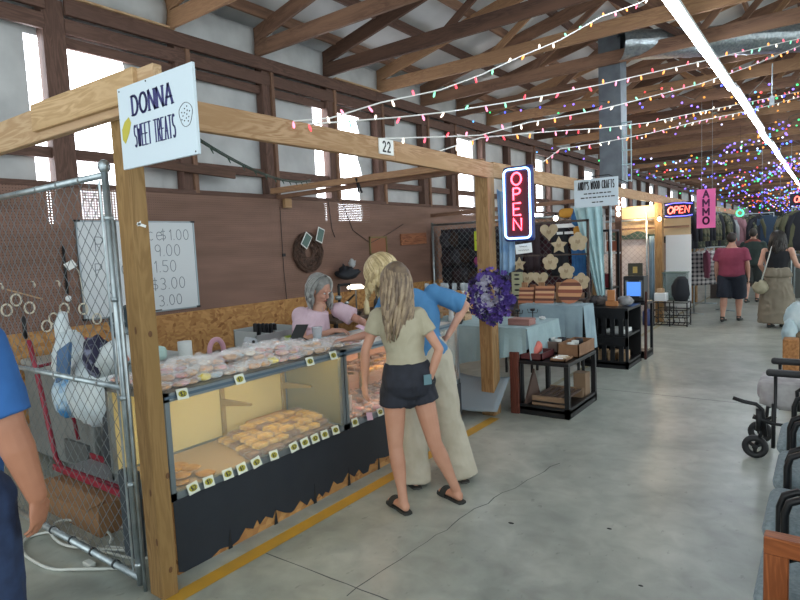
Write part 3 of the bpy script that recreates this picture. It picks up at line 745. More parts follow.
# ---------------------------------------------------------------- bakery display cases
CREAM = mat('cream_case_lining', 'd2c690', 0.5); GRN = mat('olive_grey_lining', '858063', 0.5)
CLEAR = glass('clear_glass', alpha=0.07)
SHELF = mat('tan_shelf_paper', 'b09a7c', 0.5); WARM = mat('warm_lamp', 'ffe2a0', 0.4, emit=14, ecol='ffdf9a')
FX, BX, TOP, SH = -2.80, -3.42, 0.99, 0.45
def case(y0, y1, label, back, side, shelfm, lampm, post0=True):
    t = thing('display_case', label, 'display case', ((FX + BX) / 2, (y0 + y1) / 2, 0))
    w = 0.028
    b = MB()
    for x in (FX, BX + w):
        for y in (y0, y1 - w): b.box((x - w, y, SH - .03), (x, y + w, TOP))
        b.box((x - w, y0, TOP - 0.045), (x, y1, TOP)); 
    b.box((FX - w, y0, SH - 0.045), (FX, y1, SH)); b.box((BX, y0, SH - .045), (BX + w, y1, SH))
    for y in (y0, y1 - w):
        for z in (TOP - .045, SH - .045): b.box((BX, y, z), (FX, y + w, z + .045))
    b.build('frame', ALU, t)
    b = MB(); b.box((FX, y0, TOP - 0.030), (FX + 0.004, y1, TOP - 0.014)); b.build('rail_groove', mat('blue_grey_trim', '4d6070', 0.4), t)
    b = MB(); b.box((BX, y0, TOP - 0.012), (FX - .004, y1, TOP - .004)); b.build('top_panel', mat('pale_case_top', 'c9c6bd', 0.4), t)
    b = MB(); b.box((FX - .012, y0 + w, SH), (FX - .008, y1 - w, TOP - .045)); b.build('front_glass', CLEAR, t)
    b = MB(); b.box((BX, y0 + w, SH), (BX + .01, y1 - w, TOP - .045)); b.build('back_panel', back, t)
    b = MB(); b.box((BX, y1 - .012, SH), (FX - .03, y1 - .006, TOP - .045)); b.build('side_panel', side, t)
    b = MB(); b.box((BX, y0 + .01, SH - .035), (FX - .012, y1 - .01, SH - .01)); b.build('shelf', shelfm, t)
    b = MB()
    for y in ((y0 + .78, y1 - .06) if y0 < 2 else (y0 + .42, y0 + .86)):
        if y > y1: continue
        b.box((BX + .01, y, SH), (BX + .03, y + .03, TOP - .05)); 
        b.prism([(BX + .03, y + .004, .71), (BX + .33, y + .004, .715), (BX + .33, y + .004, .70), (BX + .03, y + .004, .66)], (0, .018, 0))
    b.build('shelf_bracket', mat('tan_bracket', 'a58f5e', 0.5, 0.2), t)
    b = MB(); b.cyl((FX - .07, y0 + .08, TOP - .05), (FX - .07, y1 - .08, TOP - .05), 0.010, n=8); b.build('case_lamp', lampm, t)
    return t
c1 = case(1.68, 3.08, 'long glass bakery case with cream lining nearest the wooden corner post', CREAM, GRN, SHELF, mat('case_lamp_yellow', 'ffe39a', 0.4, emit=11, ecol='ffdc94'))
c2 = case(3.09, 4.70, 'second bakery case with pink lit shelves beside the two customers', mat('peach_lining', 'd9ac8c', 0.5), CLEAR, mat('pinkish_shelf', 'c79a84', 0.5), mat('case_lamp_pink', 'ffd0b0', 0.4, emit=12, ecol='ffc79c'))
b = MB(); b.box((BX + .02, 3.12, 0.70), (FX - .12, 4.66, 0.712)); b.build('glass_shelf', CLEAR, c2)
b = MB()
for y in (3.5, 4.0, 4.4): b.box((BX + .25, y, .45), (BX + .27, y + .02, .70))
b.build('shelf_support', mat('tan_bracket', 'a58f5e'), c2)
# skirt
t = thing('counter_skirt', 'black plastic skirt under the bakery cases, torn along its bottom over brown board', 'counter base', (-2.85, 3.2, 0))
b = MB(); b.box((-2.86, 1.68, 0), (-2.80, 4.7, 0.40)); b.build('board', OSB, t)
pts = [(-2.797, 1.68, 0.41), (-2.797, 4.7, 0.41)]; lo = []
y = 4.7
while y > 1.7:
    lo.append((-2.797, y, max(0.004, 0.055 + 0.05 * noise.noise(V((y * 2.4, 0, 0))) * 2 + random.uniform(-.035, .035) - (.05 if y < 1.9 else 0)))); y -= random.uniform(.015, .06)
b = MB()
pts = [(-2.797, 1.68)] 
L = lo[::-1]; L = [(-2.797, 1.68, .02)] + L
for i in range(len(L) - 1):
    a, c = L[i], L[i+1]; b.prism([a, c, (a[0], c[1], .41), (a[0], a[1], .41)], (0.004, 0, 0))
b.build('plastic_skirt', mat('black_skirt_plastic', '1b222c', 0.55, 0, '20262f', 6), t)
b = MB()
for i in range(7): y = 2.0 + i * .35; b.prism([(-2.792, y, .0), (-2.792, y + .03, .0), (-2.792, y + .02, .1 + .05 * random.random())], (0.002, 0, 0))
b.build('plastic_shred', BLACK, t)

# price tags
TAGP = mat('price_tag_card', 'd7dccf', 0.6); TAGY = mat('price_tag_oval', 'a79f2c', 0.6); TAGK = mat('price_tag_pink', 'd9b6cb', 0.6)
def ptag(y, z, where, k, pink=False, rot=0):
    t = thing('price_tag', where, 'price tag', (FX + .004, y, z), 0)
    r = math.radians(rot); yd = V((0, math.cos(r), math.sin(r))); zd = V((-0.35, -math.sin(r), math.cos(r))).normalized(); o = V((FX + .012, y, z))
    b = MB(); b.obox(o, yd * .034, V((.001, 0, 0)), zd * .029); b.build('card', TAGK if pink else TAGP, t)
    if not pink:
        b = MB(); nx = yd.cross(zd); e = [o + nx * .0015 + yd * .026 * math.cos(a) + zd * .018 * math.sin(a) for a in [2 * PI * i / 12 for i in range(12)]]
        b.prism(e, nx * .001); b.build('oval', TAGY, t)
        b = MB(); text(b, '$1' if k % 2 else '$2', o + nx * .003 - yd * .013 - zd * .011, yd, zd, 0.022, 0.0035, 0.001); b.build('price', DARKINK, t)
    return t
names_top = ['price tag on the case top rail closest to the post', 'second price tag along the case top rail from the post', 'price tag on the top rail just left of the case joint', 'price tag on the top rail right at the case joint']
for k, (y, z) in enumerate(((1.78, .975), (2.16, .975), (2.74, .975), (2.97, .975))): ptag(y, z, names_top[k], k, rot=random.uniform(-4, 4))
ord_ = ['first', 'second', 'third', 'fourth', 'fifth', 'sixth', 'seventh', 'eighth', 'ninth', 'tenth', 'eleventh']
for k, y in enumerate((1.80, 1.90, 2.03, 2.13, 2.24, 2.38, 2.55, 2.65, 2.745, 2.84, 2.95)):
    ptag(y, .445, ord_[k] + ' price tag from the post along the lower shelf of the long case', k, rot=random.uniform(-10, 10))
ptag(3.16, .445, 'price tag on the lower shelf of the second case by the joint', 1)
ptag(3.33, .445, 'small blank pink tag on the lower shelf of the second case', 1, pink=True, rot=-12)
ptag(3.46, .445, 'price tag on the lower shelf of the second case by the girls hand', 0)

# ---------------------------------------------------------------- baked goods
WRAP = glass('crinkled_wrap', (0.96, 0.97, 0.98), 0.26, 0.10)
nb = MATS['crinkled_wrap'].node_tree; n_ = nb.nodes.new('ShaderNodeTexNoise'); n_.inputs['Scale'].default_value = 60; bp_ = nb.nodes.new('ShaderNodeBump'); bp_.inputs['Strength'].default_value = 0.5
nb.links.new(n_.outputs[0], bp_.inputs['Height']); nb.links.new(bp_.outputs[0], nb.nodes['Principled BSDF'].inputs['Normal'])
kinds = [('pink', 'd99aa6', 'round pink frosted cookie'), ('tan', 'c79462', 'tan baked cookie'), ('white', 'e6ded2', 'white iced cookie'), ('lilac', 'c3a7c4', 'lilac iced cookie'), ('blue', '9fbccb', 'pale blue iced cookie'), ('choc', '5b4138', 'dark chocolate cookie'), ('yellow', 'e8cf3e', 'bright yellow iced cookie'), ('peach', 'e0ab84', 'peach coloured cookie')]
protos_c = {}
def blob(rx, rz, amp, seed, n1=16, n2=8):
    b = MB(); b.ell((0, 0, rz), rx, rx, rz, n1, n2)
    for i, p in enumerate(b.v):
        k = 1 + amp * noise.noise(V((p.x * 40 + seed, p.y * 40, p.z * 40))); b.v[i] = V((p.x * k, p.y * k, max(0, p.z * k)))
    return b
for k, (nm, col, desc) in enumerate(kinds):
    t = thing('wrapped_cookie', 'x', 'cookie', (0, 0, -5))
    m = mat('icing_' + nm, col, 0.6, 0, 'c9a079' if nm not in ('choc', 'yellow') else None, 30)
    b = blob(0.041, 0.013, .3, k); b.v = [p + V((0, 0, -5 + .004)) for p in b.v]; b.build('cookie_body', m, t, True)
    b = blob(0.049, 0.021, .5, k + 20, 18, 10); b.v = [p + V((0, 0, -5)) for p in b.v]; b.build('wrapper', WRAP, t, False)
    protos_c[nm] = [t, desc, False]
def put(nm, loc, rz, label=None, group=None, scale=(1, 1, 1)):
    p = protos_c[nm]; l = label or 'clear wrapped ' + p[1] + ' in the pile on top of the bakery case'
    g = group or 'wrapped %s cookies on the case top' % nm
    if not p[2]:
        o = p[0]; o.location = loc; o.rotation_euler = (0, 0, rz); o.scale = scale; o['label'] = l; o['group'] = g; p[2] = True
    else: o = dup(p[0], loc=loc, rz=rz, label=l, group=g, scale=scale)
    return o
seq = ['white', 'tan', 'lilac', 'pink', 'white', 'blue', 'pink', 'tan', 'pink', 'peach', 'peach', 'tan']
cnt = 0
for layer, (nx, ny, zz) in enumerate(((7, 16, .992), (5, 15, 1.022), (3, 11, 1.052))):
    for i in range(nx):
        for j in range(ny):
            x = -2.87 - (0.08 * i) - layer * 0.06 + random.uniform(-.015, .015); y = 1.74 + j * 0.083 + layer * 0.04 + random.uniform(-.018, .018)
            if x < -3.40 or y > 3.04 or (layer and random.random() < .22 * layer): continue
            nm = random.choice(seq)
            if i == 0 and layer == 0 and j in (3,): nm = 'yellow'
            if i == 0 and layer == 0 and j == 9: nm = 'yellow'
            if layer == 0 and i == 0 and j == 12: nm = 'choc'
            if i <= 1 and j > 12: nm = random.choice(['tan', 'peach'])
            if i <= 1 and 8 < j < 12 and nm != 'yellow': nm = 'pink'
            s = random.uniform(.9, 1.12); put(nm, (x, y, zz), random.uniform(0, 6), scale=(s, s, random.uniform(.85, 1.5))); cnt += 1
# more packs on the second case near the hands
for i in range(12):
    put('pink' if i % 3 else 'white', (-2.9 - (i % 4) * 0.09, 3.14 + (i // 4) * 0.10, .992), i, 'clear wrapped cookie lying on the second case where the hands reach', 'wrapped cookies on the second case')
# bars in the long case
BARG = mat('golden_bar', 'e0b650', 0.5, 0, 'b5822c', 40); BARB = mat('brown_bar', '8a5f3c', 0.5, 0, '6b452a', 40)
def bar_proto(m, sx, sy, sz, nm, label):
    t = thing(nm, label, 'bakery bar', (0, 0, -6))
    b = MB(); b.rbox((-sx/2, -sy/2, -5.997), (sx/2, sy/2, -6 + sz), .005); b.build('bar_body', m, t)
    b = MB(); b.rbox((-sx/2 - .005, -sy/2 - .01, -6), (sx/2 + .005, sy/2 + .01, -6 + sz + .004), .006)
    b.v = [p + V((random.uniform(-.002, .002), random.uniform(-.003, .003), random.uniform(0, .003))) for p in b.v]; b.build('wrapper', glass('thin_clear_wrap', (.98, .97, .93), .14, .08), t)
    return [t, False]
bp = {'g': bar_proto(BARG, .062, .086, .030, 'wrapped_bar', 'g'), 'b': bar_proto(BARB, .062, .084, .032, 'wrapped_bar', 'b')}
def putbar(k, loc, rz, label, group):
    p = bp[k]
    if not p[1]: o = p[0]; o.location = loc; o.rotation_euler = (0, 0, rz); p[1] = True; o['label'] = label; o['group'] = group
    else: dup(p[0], loc=loc, rz=rz, label=label, group=group)
z0 = SH - .009
for layer in range(3):
    for i in range(6 - layer):
        for j in range(8 - layer):
            x = -2.87 - i * .085 - layer * .03 + random.uniform(-.008, .008); y = 2.30 + j * .092 + layer * .07 + random.uniform(-.01, .01) + .02 * i
            if x < -3.35 or y > 3.0: continue
            if layer == 2 and random.random() < .25: continue
            k = 'b' if (j < 7 and random.random() < .22) or (layer == 0 and i == 0) else 'g'
            putbar(k, (x, y, z0 + layer * .037), random.uniform(-.15, .15), 'clear wrapped %s bar in the heap on the shelf of the long case' % ('golden' if k == 'g' else 'brown'), 'wrapped %s bars in the long case' % ('golden' if k == 'g' else 'brown'))
# flat pack tray behind the bars
b = MB(); b.rbox((-3.36, 2.62, z0 + .03 - .03), (-3.2, 2.98, z0 + .075), .008); tag(b.build('flat_cake', mat('flat_cake', 'c59a63', 0.5, 0, 'b3834c', 20)), 'flat pale slab of cake at the back of the long case shelf', 'cake')
# big round cookies at left end of the shelf
COOK = mat('big_cookie', 'c99a52', 0.5, 0, 'a9793c', 35)
cp = None
for i, (x, y, z) in enumerate(((-2.92, 1.80, 0), (-2.95, 1.83, .022), (-3.06, 1.80, 0), (-3.08, 1.83, .022), (-2.9, 1.96, 0), (-3.0, 1.93, .024), (-3.16, 1.95, 0), (-3.02, 1.82, .044))):
    if cp is None:
        b = blob(.058, .0105, .12, 3); b.v = [p + V((x, y, z0 + z)) for p in b.v]; cp = b.build('big_cookie', COOK, None, True, origin=(x, y, z0 + z)); o = cp
    else: o = cp.copy(); COL.objects.link(o); o.location = (x, y, z0 + z)
    tag(o, 'large round golden cookie stacked in the left end of the long case', 'cookie', 'large round cookies in the long case')
# goods in second case
for i in range(6):
    for j in range(13):
        x = -2.87 - i * .085 + random.uniform(-.01, .01); y = 3.17 + j * .112 + random.uniform(-.012, .012)
        if random.random() < .1: continue
        nm = random.choice(['pink', 'peach', 'choc', 'pink', 'tan'])
        put(nm, (x, y, z0), i + j, 'clear wrapped cookie on the lower shelf of the second case', 'cookies on the lower shelf of the second case', (1, 1, 1.4))
for i in range(5):
    for j in range(9):
        if random.random() < .3: continue
        putbar(random.choice('gb'), (-3.0 - i * .08, 3.6 + j * .115, .713), random.uniform(-.2, .2), 'wrapped bar on the glass shelf of the second case', 'bars on the glass shelf of the second case')
# things on and behind the counter
b = MB(); b.lathe((-2.95, 3.27, z0), [(0.026, 0), (.034, .15), (.037, .155), (.035, .158), (.030, .15)], 20); tag(b.build('paper_cup', mat('white_cup', 'e9e4de', 0.5), smooth=True), 'tall white cup standing at the left of the pink lit second case', 'cup')
t = thing('plastic_cup', 'clear plastic cup on the case top in front of the vendor', 'cup', (-3.26, 3.30, .99))
b = MB(); b.lathe((-3.26, 3.30, .992), [(0.03, 0), (.036, .05), (.043, .115), (.046, .118)], 20); b.build('cup_body', glass('frosted_cup', (0.8, 0.87, 0.9), 0.45, 0.15), t, True)
b = MB(); b.cyl((-3.26, 3.30, 1.005), (-3.26, 3.30, 1.05), .03); b.build('ice', glass('ice_fill', (0.9, 0.95, 1), 0.5, 0.2), t, True)
t = thing('paper_towel_roll', 'grey white paper towel roll upright behind the wrapped cookies', 'paper roll', (-3.5, 2.28, .9))
b = MB(); b.lathe((-3.50, 2.28, .86), [(.012, .001), (.046, 0), (.046, .28), (.012, .28), (.012, .27)], 24); b.build('roll', mat('paper_towel', 'c9cdcd', 0.85, bump=0.3, scale=60), t, True)
# back work counter behind cases
t = thing('work_table', 'low work table hidden behind the bakery cases', 'table', (-3.75, 2.9, 0))
b = MB(); b.rbox((-3.9, 2.25, .82), (-3.44, 3.1, .86), .005); b.build('table_top', mat('grey_laminate', '8c9092', 0.4), t)
for x, y in ((-3.87, 2.29), (-3.47, 2.29), (-3.87, 3.06), (-3.47, 3.06)):
    b = MB(); b.box((x - .02, y - .02, 0), (x + .02, y + .02, .82)); b.build('leg', BLACKM, t)
t = thing('pink_headband_ring', 'pink padded ring standing against the chipboard behind the case', 'ring', (-3.7, 2.7, .86))
b = MB(); b.tube([(-3.68, 2.66 + .062 * math.cos(a), 1.0 + .085 * math.sin(a)) for a in [2 * PI * i / 26 for i in range(26)]], .019, 10, closed=True); b.build('ring', mat('pink_plush', 'c797a8', 0.9, sheen=.5), t, True)
b = blob(.032, .022, .5, 5); b.v = [p + V((-3.62, 2.72, .91)) for p in b.v]; b.build('bow', mat('magenta_cloth', 'a8326f', 0.8), t, True)
b = MB(); b.cyl((-3.68, 2.63, .86), (-3.68, 2.63, .93), .02); b.build('ring_foot', BLACK, t)
t = thing('white_scoop', 'white plastic tape dispenser standing behind the wrapped cookies', 'dispenser', (-3.62, 2.92, .86))
b = MB(); b.prism([(-3.64, 2.80, .86), (-3.64, 3.06, .86), (-3.64, 3.06, .955), (-3.64, 2.98, .975), (-3.64, 2.96, 1.05), (-3.64, 2.90, 1.07), (-3.64, 2.88, 1.04), (-3.64, 2.89, .98), (-3.64, 2.80, .95)], (.06, 0, 0)); b.build('dispenser_body', mat('pale_grey_plastic', 'b9bfc6', 0.4), t)
b = MB(); b.cyl((-3.645, 2.925, 1.03), (-3.575, 2.925, 1.03), .014); b.build('hub', BLACK, t)
t = thing('spray_bottle', 'slim bottle with white cap half hidden behind the corner post', 'bottle', (-3.45, 2.03, .86))
b = MB(); b.lathe((-3.46, 2.03, .86), [(.03, 0), (.032, .02), (.032, .14), (.014, .17), (.012, .19)], 14); b.build('bottle_body', mat('teal_bottle', '6fa3b0', 0.3), t, True)
b = MB(); b.cyl((-3.46, 2.03, 1.05), (-3.46, 2.03, 1.15), .013, .01); b.build('cap', WHITE, t)
# caddy shelf with cards
t = thing('display_caddy', 'grey cutlery caddy holding black items on the back counter', 'caddy', (-4.15, 3.55, .85))
CG = mat('grey_caddy', 'a9aeaf', 0.5)
b = MB()
for (a, c) in (((-4.3, 3.30, .86), (-4.0, 3.78, .87)), ((-4.3, 3.30, .87), (-4.29, 3.78, 1.04)), ((-4.01, 3.30, .87), (-4.0, 3.78, 1.0)), ((-4.3, 3.30, .87), (-4.0, 3.31, 1.03)), ((-4.3, 3.77, .87), (-4.0, 3.78, 1.03)), ((-4.3, 3.46, .87), (-4.0, 3.47, 1.0)), ((-4.3, 3.62, .87), (-4.0, 3.63, 1.0))): b.box(a, c)
b.build('tray', CG, t)
for k in range(6):
    tag(MB().rbox((-4.16, 3.40 + k * .045, .88), (-4.12, 3.43 + k * .045, 1.09 - .006 * k), .012).build('black_utensil', BLACK), 'black flat utensil standing upright in the grey caddy', 'utensil', 'black utensils in the grey caddy')
tag(MB().rbox((-3.995, 3.62, .87), (-3.985, 3.70, .95), .004).build('green_card', mat('lime_card', 'a9c94b', 0.6)), 'small lime green card leaning on the grey caddy', 'card')
tag(MB().rbox((-3.99, 3.74, .87), (-3.95, 3.79, .97), .01).build('red_box', mat('dull_red_card', '8c3438', 0.6)), 'small dull red box at the right end of the grey caddy', 'box')
t = thing('back_counter', 'grey counter along the wall behind the vendor', 'counter', (-4.2, 3.9, 0))
b = MB(); b.rbox((-4.45, 3.1, .82), (-3.92, 3.86, .86), .006); b.build('counter_top', mat('brown_counter', '5a4538', .6), t)
b = MB(); b.box((-4.42, 3.13, 0), (-3.98, 3.83, .82)); b.build('counter_body', mat('dark_brown_cabinet', '3d2b25', 0.6), t)
# phone or tablet stand
t = thing('tablet_stand', 'dark tablet propped on a small stand on the case top near the vendor', 'tablet', (-3.3, 3.14, .99))
b = MB(); b.obox((-3.30, 3.13, 1.07), V((.045, .02, 0)), V((-.006, .014, .0)) * .35, V((.01, .045, .075))); b.build('tablet_body', BLACK, t)
b = MB(); b.tube([(-3.3, 3.16, 1.05), (-3.33, 3.24, .995), (-3.25, 3.24, .995), (-3.3, 3.16, 1.05)], .004, 6); b.tube([(-3.3 + .02 * math.cos(a), 3.18 + .02 * math.sin(a), 1.0) for a in [i * .5 for i in range(13)]], .004, 6); b.build('stand_wire', BLACKM, t)

# ---------------------------------------------------------------- inside left: whiteboard, bags, cart
wb = thing('whiteboard', 'wall whiteboard with handwritten prices behind the corner post', 'whiteboard', (-5.75, 3.33, 1.15))
b = MB(); b.box((-5.762, 2.70, 1.15), (-5.745, 3.96, 2.09)); b.build('board', mat('whiteboard_face', 'cdd3d8', 0.25), wb)
b = MB()
for a, c in (((-5.762, 2.69, 1.14), (-5.738, 3.97, 1.155)), ((-5.762, 2.69, 2.085), (-5.738, 3.97, 2.1)), ((-5.762, 2.69, 1.14), (-5.738, 2.705, 2.1)), ((-5.762, 3.955, 1.14), (-5.738, 3.97, 2.1))): b.box(a, c)
b.build('board_frame', ALU, wb)
b = MB()
for z in (1.14, 2.085): b.box((-5.765, 3.93, z), (-5.732, 3.975, z + .02)); b.box((-5.765, 2.685, z), (-5.732, 2.73, z + .02))
b.box((-5.76, 3.42, 1.155), (-5.735, 3.5, 1.165)); b.build('corner_clip', BLACK, wb)
b = MB()
for s_, y, z, h in (('ice', 3.36, 1.90, .16), ('$', 3.56, 1.90, .11), ('1.00', 3.66, 1.90, .11), ('9.00', 3.48, 1.73, .12), ('1.50', 3.46, 1.56, .12), ('$3.00', 3.42, 1.375, .12), ('3.00', 3.48, 1.2, .11), ('P', 2.86, 1.80, .14), ('i', 3.0, 1.80, .14), ('P', 2.84, 1.56, .12), ('100', 2.98, 1.56, .10), ('0', 2.96, 1.36, .14)):
    text(b, s_, (-5.7445, y, z), (0, 1, 0), (0, 0, 1), h, .0065, .001, .25)
b.build('handwriting', mat('grey_marker', '5f6a74', 0.6), wb)
# hooks and rings
RING = mat('cream_ring', 'd6cfbd', 0.5)
rp = None
for k, (y, z) in enumerate(((2.04, 1.32), (2.12, 1.40), (2.22, 1.32), (2.345, 1.14), (2.41, 1.20), (2.51, 1.28), (2.68, 1.26), (2.80, 1.15))):
    yy = y
    if rp is None:
        b = MB(); b.tube([(-5.72, yy + .04 * math.cos(a), z + .05 * math.sin(a)) for a in [2 * PI * i / 20 for i in range(20)]], .008, 8, closed=True); rp = b.build('hanging_ring', RING, None, True, origin=(-5.72, yy, z)); o = rp
    else: o = rp.copy(); COL.objects.link(o); o.location = (-5.72, yy, z)
    tag(o, 'cream ring hanging on the brown pegboard behind the wire gate', 'ring', 'cream rings on the pegboard')
hp = None
for k, (y, z) in enumerate(((2.02, 1.52), (2.27, 1.52), (2.48, 1.51))):
    if hp is None:
        b = MB(); b.tube([(-5.765, y, z + .03), (-5.72, y, z + .03), (-5.71, y + .01, z), (-5.70, y, z - .02), (-5.69, y - .01, z + .01)], .006, 6); hp = b.build('peg_hook', RING, None, True, origin=(-5.765, y, z)); o = hp
    else: o = hp.copy(); COL.objects.link(o); o.location = (-5.765, y, z)
    tag(o, 'small pale hook on the pegboard above the rings', 'hook', 'pale hooks on the pegboard')
b = MB(); b.box((-5.762, 2.30 - .14, 1.42), (-5.757, 2.40 + .0, 1.425)) if False else b.obox((-5.758, 2.21, 1.44), (0, .14, -.055), (.002, 0, 0), (0, .003, .006)); tag(b.build('thin_stick', PINEL), 'thin pale stick slanting on the pegboard above the rings', 'stick')
t = thing('hanging_broom', 'black handled brush hanging on the pegboard left of the whiteboard', 'brush', (-5.74, 2.55, 1.3))
b = MB(); b.caps((-5.74, 2.56, 1.85), (-5.74, 2.56, 1.42), .012); b.build('handle', BLACK, t, True)
b = MB(); b.ell((-5.73, 2.56, 1.37), .02, .03, .03); b.build('end_knob', WHITE, t, True)
b = MB(); b.obox((-5.72, 2.60, 1.68), (0, .04, .02), (.008, 0, 0), (0, -.02, .03)); b.build('white_label', PAPER, t)
# white wire from the hook
b = MB(); b.tube([(-5.74, 2.62, 1.7), (-5.74, 2.68, 1.62), (-5.74, 2.70, 1.4), (-5.74, 2.72, 1.2)], .004, 5); tag(b.build('white_wire', RING), 'thin white wire dangling down left of the whiteboard', 'wire')
# shelving and freezer behind the gate
t = thing('chest_freezer', 'grey chest freezer behind the wire gate', 'freezer', (-5.1, 2.6, 0))
FRZ = mat('freezer_grey', '878c8c', 0.45, 0, '7b8080', 3)
b = MB(); b.rbox((-5.72, 2.12, .05), (-4.55, 2.95, .82), .02); b.build('freezer_body', FRZ, t)
b = MB(); b.rbox((-5.73, 2.10, .825), (-4.53, 2.97, .88), .02); b.build('lid', mat('freezer_lid', 'a2a7a8', 0.4), t)
b = MB(); b.box((-5.0, 2.095, .10), (-4.62, 2.12, .28)); b.build('vent_panel', mat('freezer_vent', '5f6466', 0.5), t)
WB_ = mat('white_bag_plastic', 'd3dadc', 0.35, 0, 'c3d0d8', 6, bump=.6)
def bag(name, c, r, label, m, seed, knot=None, n1=26, n2=18):
    t = thing(name, label, 'bag', (c[0], c[1], c[2] - r[2]))
    b = MB(); b.ell((0, 0, 0), 1, 1, 1, n1, n2)
    for i, p in enumerate(b.v):
        q = p * 2.1 + V((seed, seed, 0)); k = 1 + .16 * noise.noise(q) + .07 * noise.noise(q * 3.1)
        b.v[i] = V((c[0] + p.x * k * r[0], c[1] + p.y * k * r[1], c[2] + p.z * k * r[2]))
    b.build('bag_body', m, t, True)
    if knot:
        b = MB(); b.tube(knot[0], knot[1], 8); b.build('bag_handle', m, t, True)
    return t
bag('plastic_bag', (-3.88, 1.90, .88), (.30, .20, .28), 'bulging white plastic bag hung behind the gate middle rail', WB_, 1, ([(-3.72, 1.85, 1.05), (-3.5, 1.88, 1.16), (-3.42, 1.9, 1.1)], [.12, .09, .05]))
t = bag('plastic_bag', (-4.16, 1.84, 1.02), (.12, .12, .22), 'narrow white plastic bag with a red mark left of the blue folder', WB_, 4, ([(-4.2, 1.84, 1.15), (-4.26, 1.84, 1.28), (-4.22, 1.84, 1.36)], [.07, .05, .03]))
b = MB(); b.ell((-4.11, 1.735, 1.05), .03, .012, .045, 10, 6); b.build('red_mark', mat('red_print', 'c2354a', 0.5), t, True)
t = bag('plastic_bag', (-4.12, 1.78, .82), (.10, .09, .15), 'small bag with blue print below the narrow white bag', mat('blue_print_bag', 'b9ccd8', 0.4, 0, '3f86bd', 9, lo=.45, hi=.6), 9)
tag(MB().obox((-3.86, 1.66, 1.08), V((.058, .012, .03)), V((0, .010, 0)), V((.032, .0, .105))).build('blue_folder', mat('steel_blue_folder', '4f6f95', 0.5)), 'steel blue folder standing among the white bags', 'folder')
t = bag('cloth_bundle', (-3.72, 1.80, 1.10), (.10, .08, .14), 'dark navy patterned bundle behind the blue folder', mat('navy_print', '24233d', 0.8, 0, '7b7f95', 18, lo=.52, hi=.62), 12)
t = bag('cloth_bundle', (-3.62, 1.95, 1.30), (.10, .1, .11), 'dark speckled bundle high behind the gate beside the post', mat('dark_speckle', '26343a', 0.8, 0, '7f8b90', 22, lo=.5, hi=.62), 15)
tag(MB().rbox((-3.66, 1.9, 1.07), (-3.32, 2.05, 1.16), .03).build('teal_roll', mat('pale_teal', 'a6c3bf', 0.6)), 'pale teal folded pack lying beside the corner post', 'pack')
tag(MB().rbox((-3.6, 1.82, 1.09), (-3.42, 1.88, 1.13), .015).build('pink_strip', mat('salmon', 'cf8a7a', 0.6)), 'small salmon coloured pack on the teal one', 'pack')
# storage unit carrying the bags
t = thing('storage_bin', 'large grey bin under the white bags behind the gate', 'bin', (-3.75, 2.1, 0))
b = MB(); b.loft([((-4.0, 2.18, 0), (.36, 0, 0), (0, .16, 0)), ((-4.0, 2.18, .62), (.40, 0, 0), (0, .19, 0)), ((-4.0, 2.18, .64), (.43, 0, 0), (0, .21, 0)), ((-4.0, 2.18, .67), (.43, 0, 0), (0, .21, 0))], 32); b.build('bin_body', FRZ, t, True)
# red hand cart
RED = mat('dark_red_metal', '8f2338', 0.45)
bag('dark_lump', (-3.56, 1.80, .58), (.10, .08, .22), 'dark rounded shape behind the gate next to the corner post', mat('dark_lump_grey', '23272c', .8, 0, '3a4046', 40), 33)  # dark speckled lump filling the gap behind the case
t = thing('red_cart', 'dark red folding cart frame with a tray over the cardboard box', 'cart', (-4.3, 1.9, 0))
b = MB()
b.tube([(-4.66, 1.78, 1.16), (-4.62, 1.80, .9), (-4.50, 1.82, .30), (-4.42, 1.82, .24), (-3.5, 1.85, .24)], .018, 8)
b.tube([(-4.78, 2.02, 1.14), (-4.74, 2.02, .9), (-4.62, 2.04, .35)], .014, 8); b.cyl((-4.67, 1.78, .95), (-4.76, 2.02, .95), .012); b.build('frame', RED, t, True)
b = MB(); b.rbox((-4.48, 1.78, .225), (-3.42, 1.80, .27), .008); b.rbox((-4.48, 2.04, .225), (-3.42, 2.06, .27), .008); b.build('tray_edge', RED, t)
b = MB(); b.rbox((-4.46, 1.80, .21), (-3.44, 2.04, .23), .004); b.build('tray', mat('grey_tray', '8d9095', .5), t)
b = MB(); b.caps((-4.68, 1.77, 1.18), (-4.68, 1.77, 1.32), .014); b.build('grip', BLACK, t, True)
t = thing('basket', 'small brown basket with red cloth on the freezer', 'basket', (-4.9, 2.3, .88))
b = MB(); b.lathe((-4.85, 2.3, .88), [(.10, 0), (.14, .02), (.16, .12), (.165, .13), (.15, .125), (.1, .03)], 20); b.build('basket_body', mat('wicker_tan', '9b7a52', .8, 0, '7a5c39', 30, bump=.6), t, True)
b = blob(.11, .05, .6, 8); b.v = [p + V((-4.85, 2.3, .97)) for p in b.v]; b.build('red_cloth', mat('crimson_cloth', '9d2a4a', .8), t, True)
# cardboard box
CARD = mat('cardboard', '9a7452', .8, 0, '8b6848', 5)
t = thing('cardboard_box', 'brown cardboard box on the floor behind the gate', 'box', (-4.0, 1.85, 0), math.radians(-8))
b = MB(); b.rbox((-4.40, 1.66, 0), (-3.60, 2.04, .20), .004); b.build('box_body', CARD, t)
b = MB(); b.obox((-4.0, 1.66, .202), (.38, 0, .0), (0, .06, .012), (0, 0, .002)); b.build('flap', CARD, t)
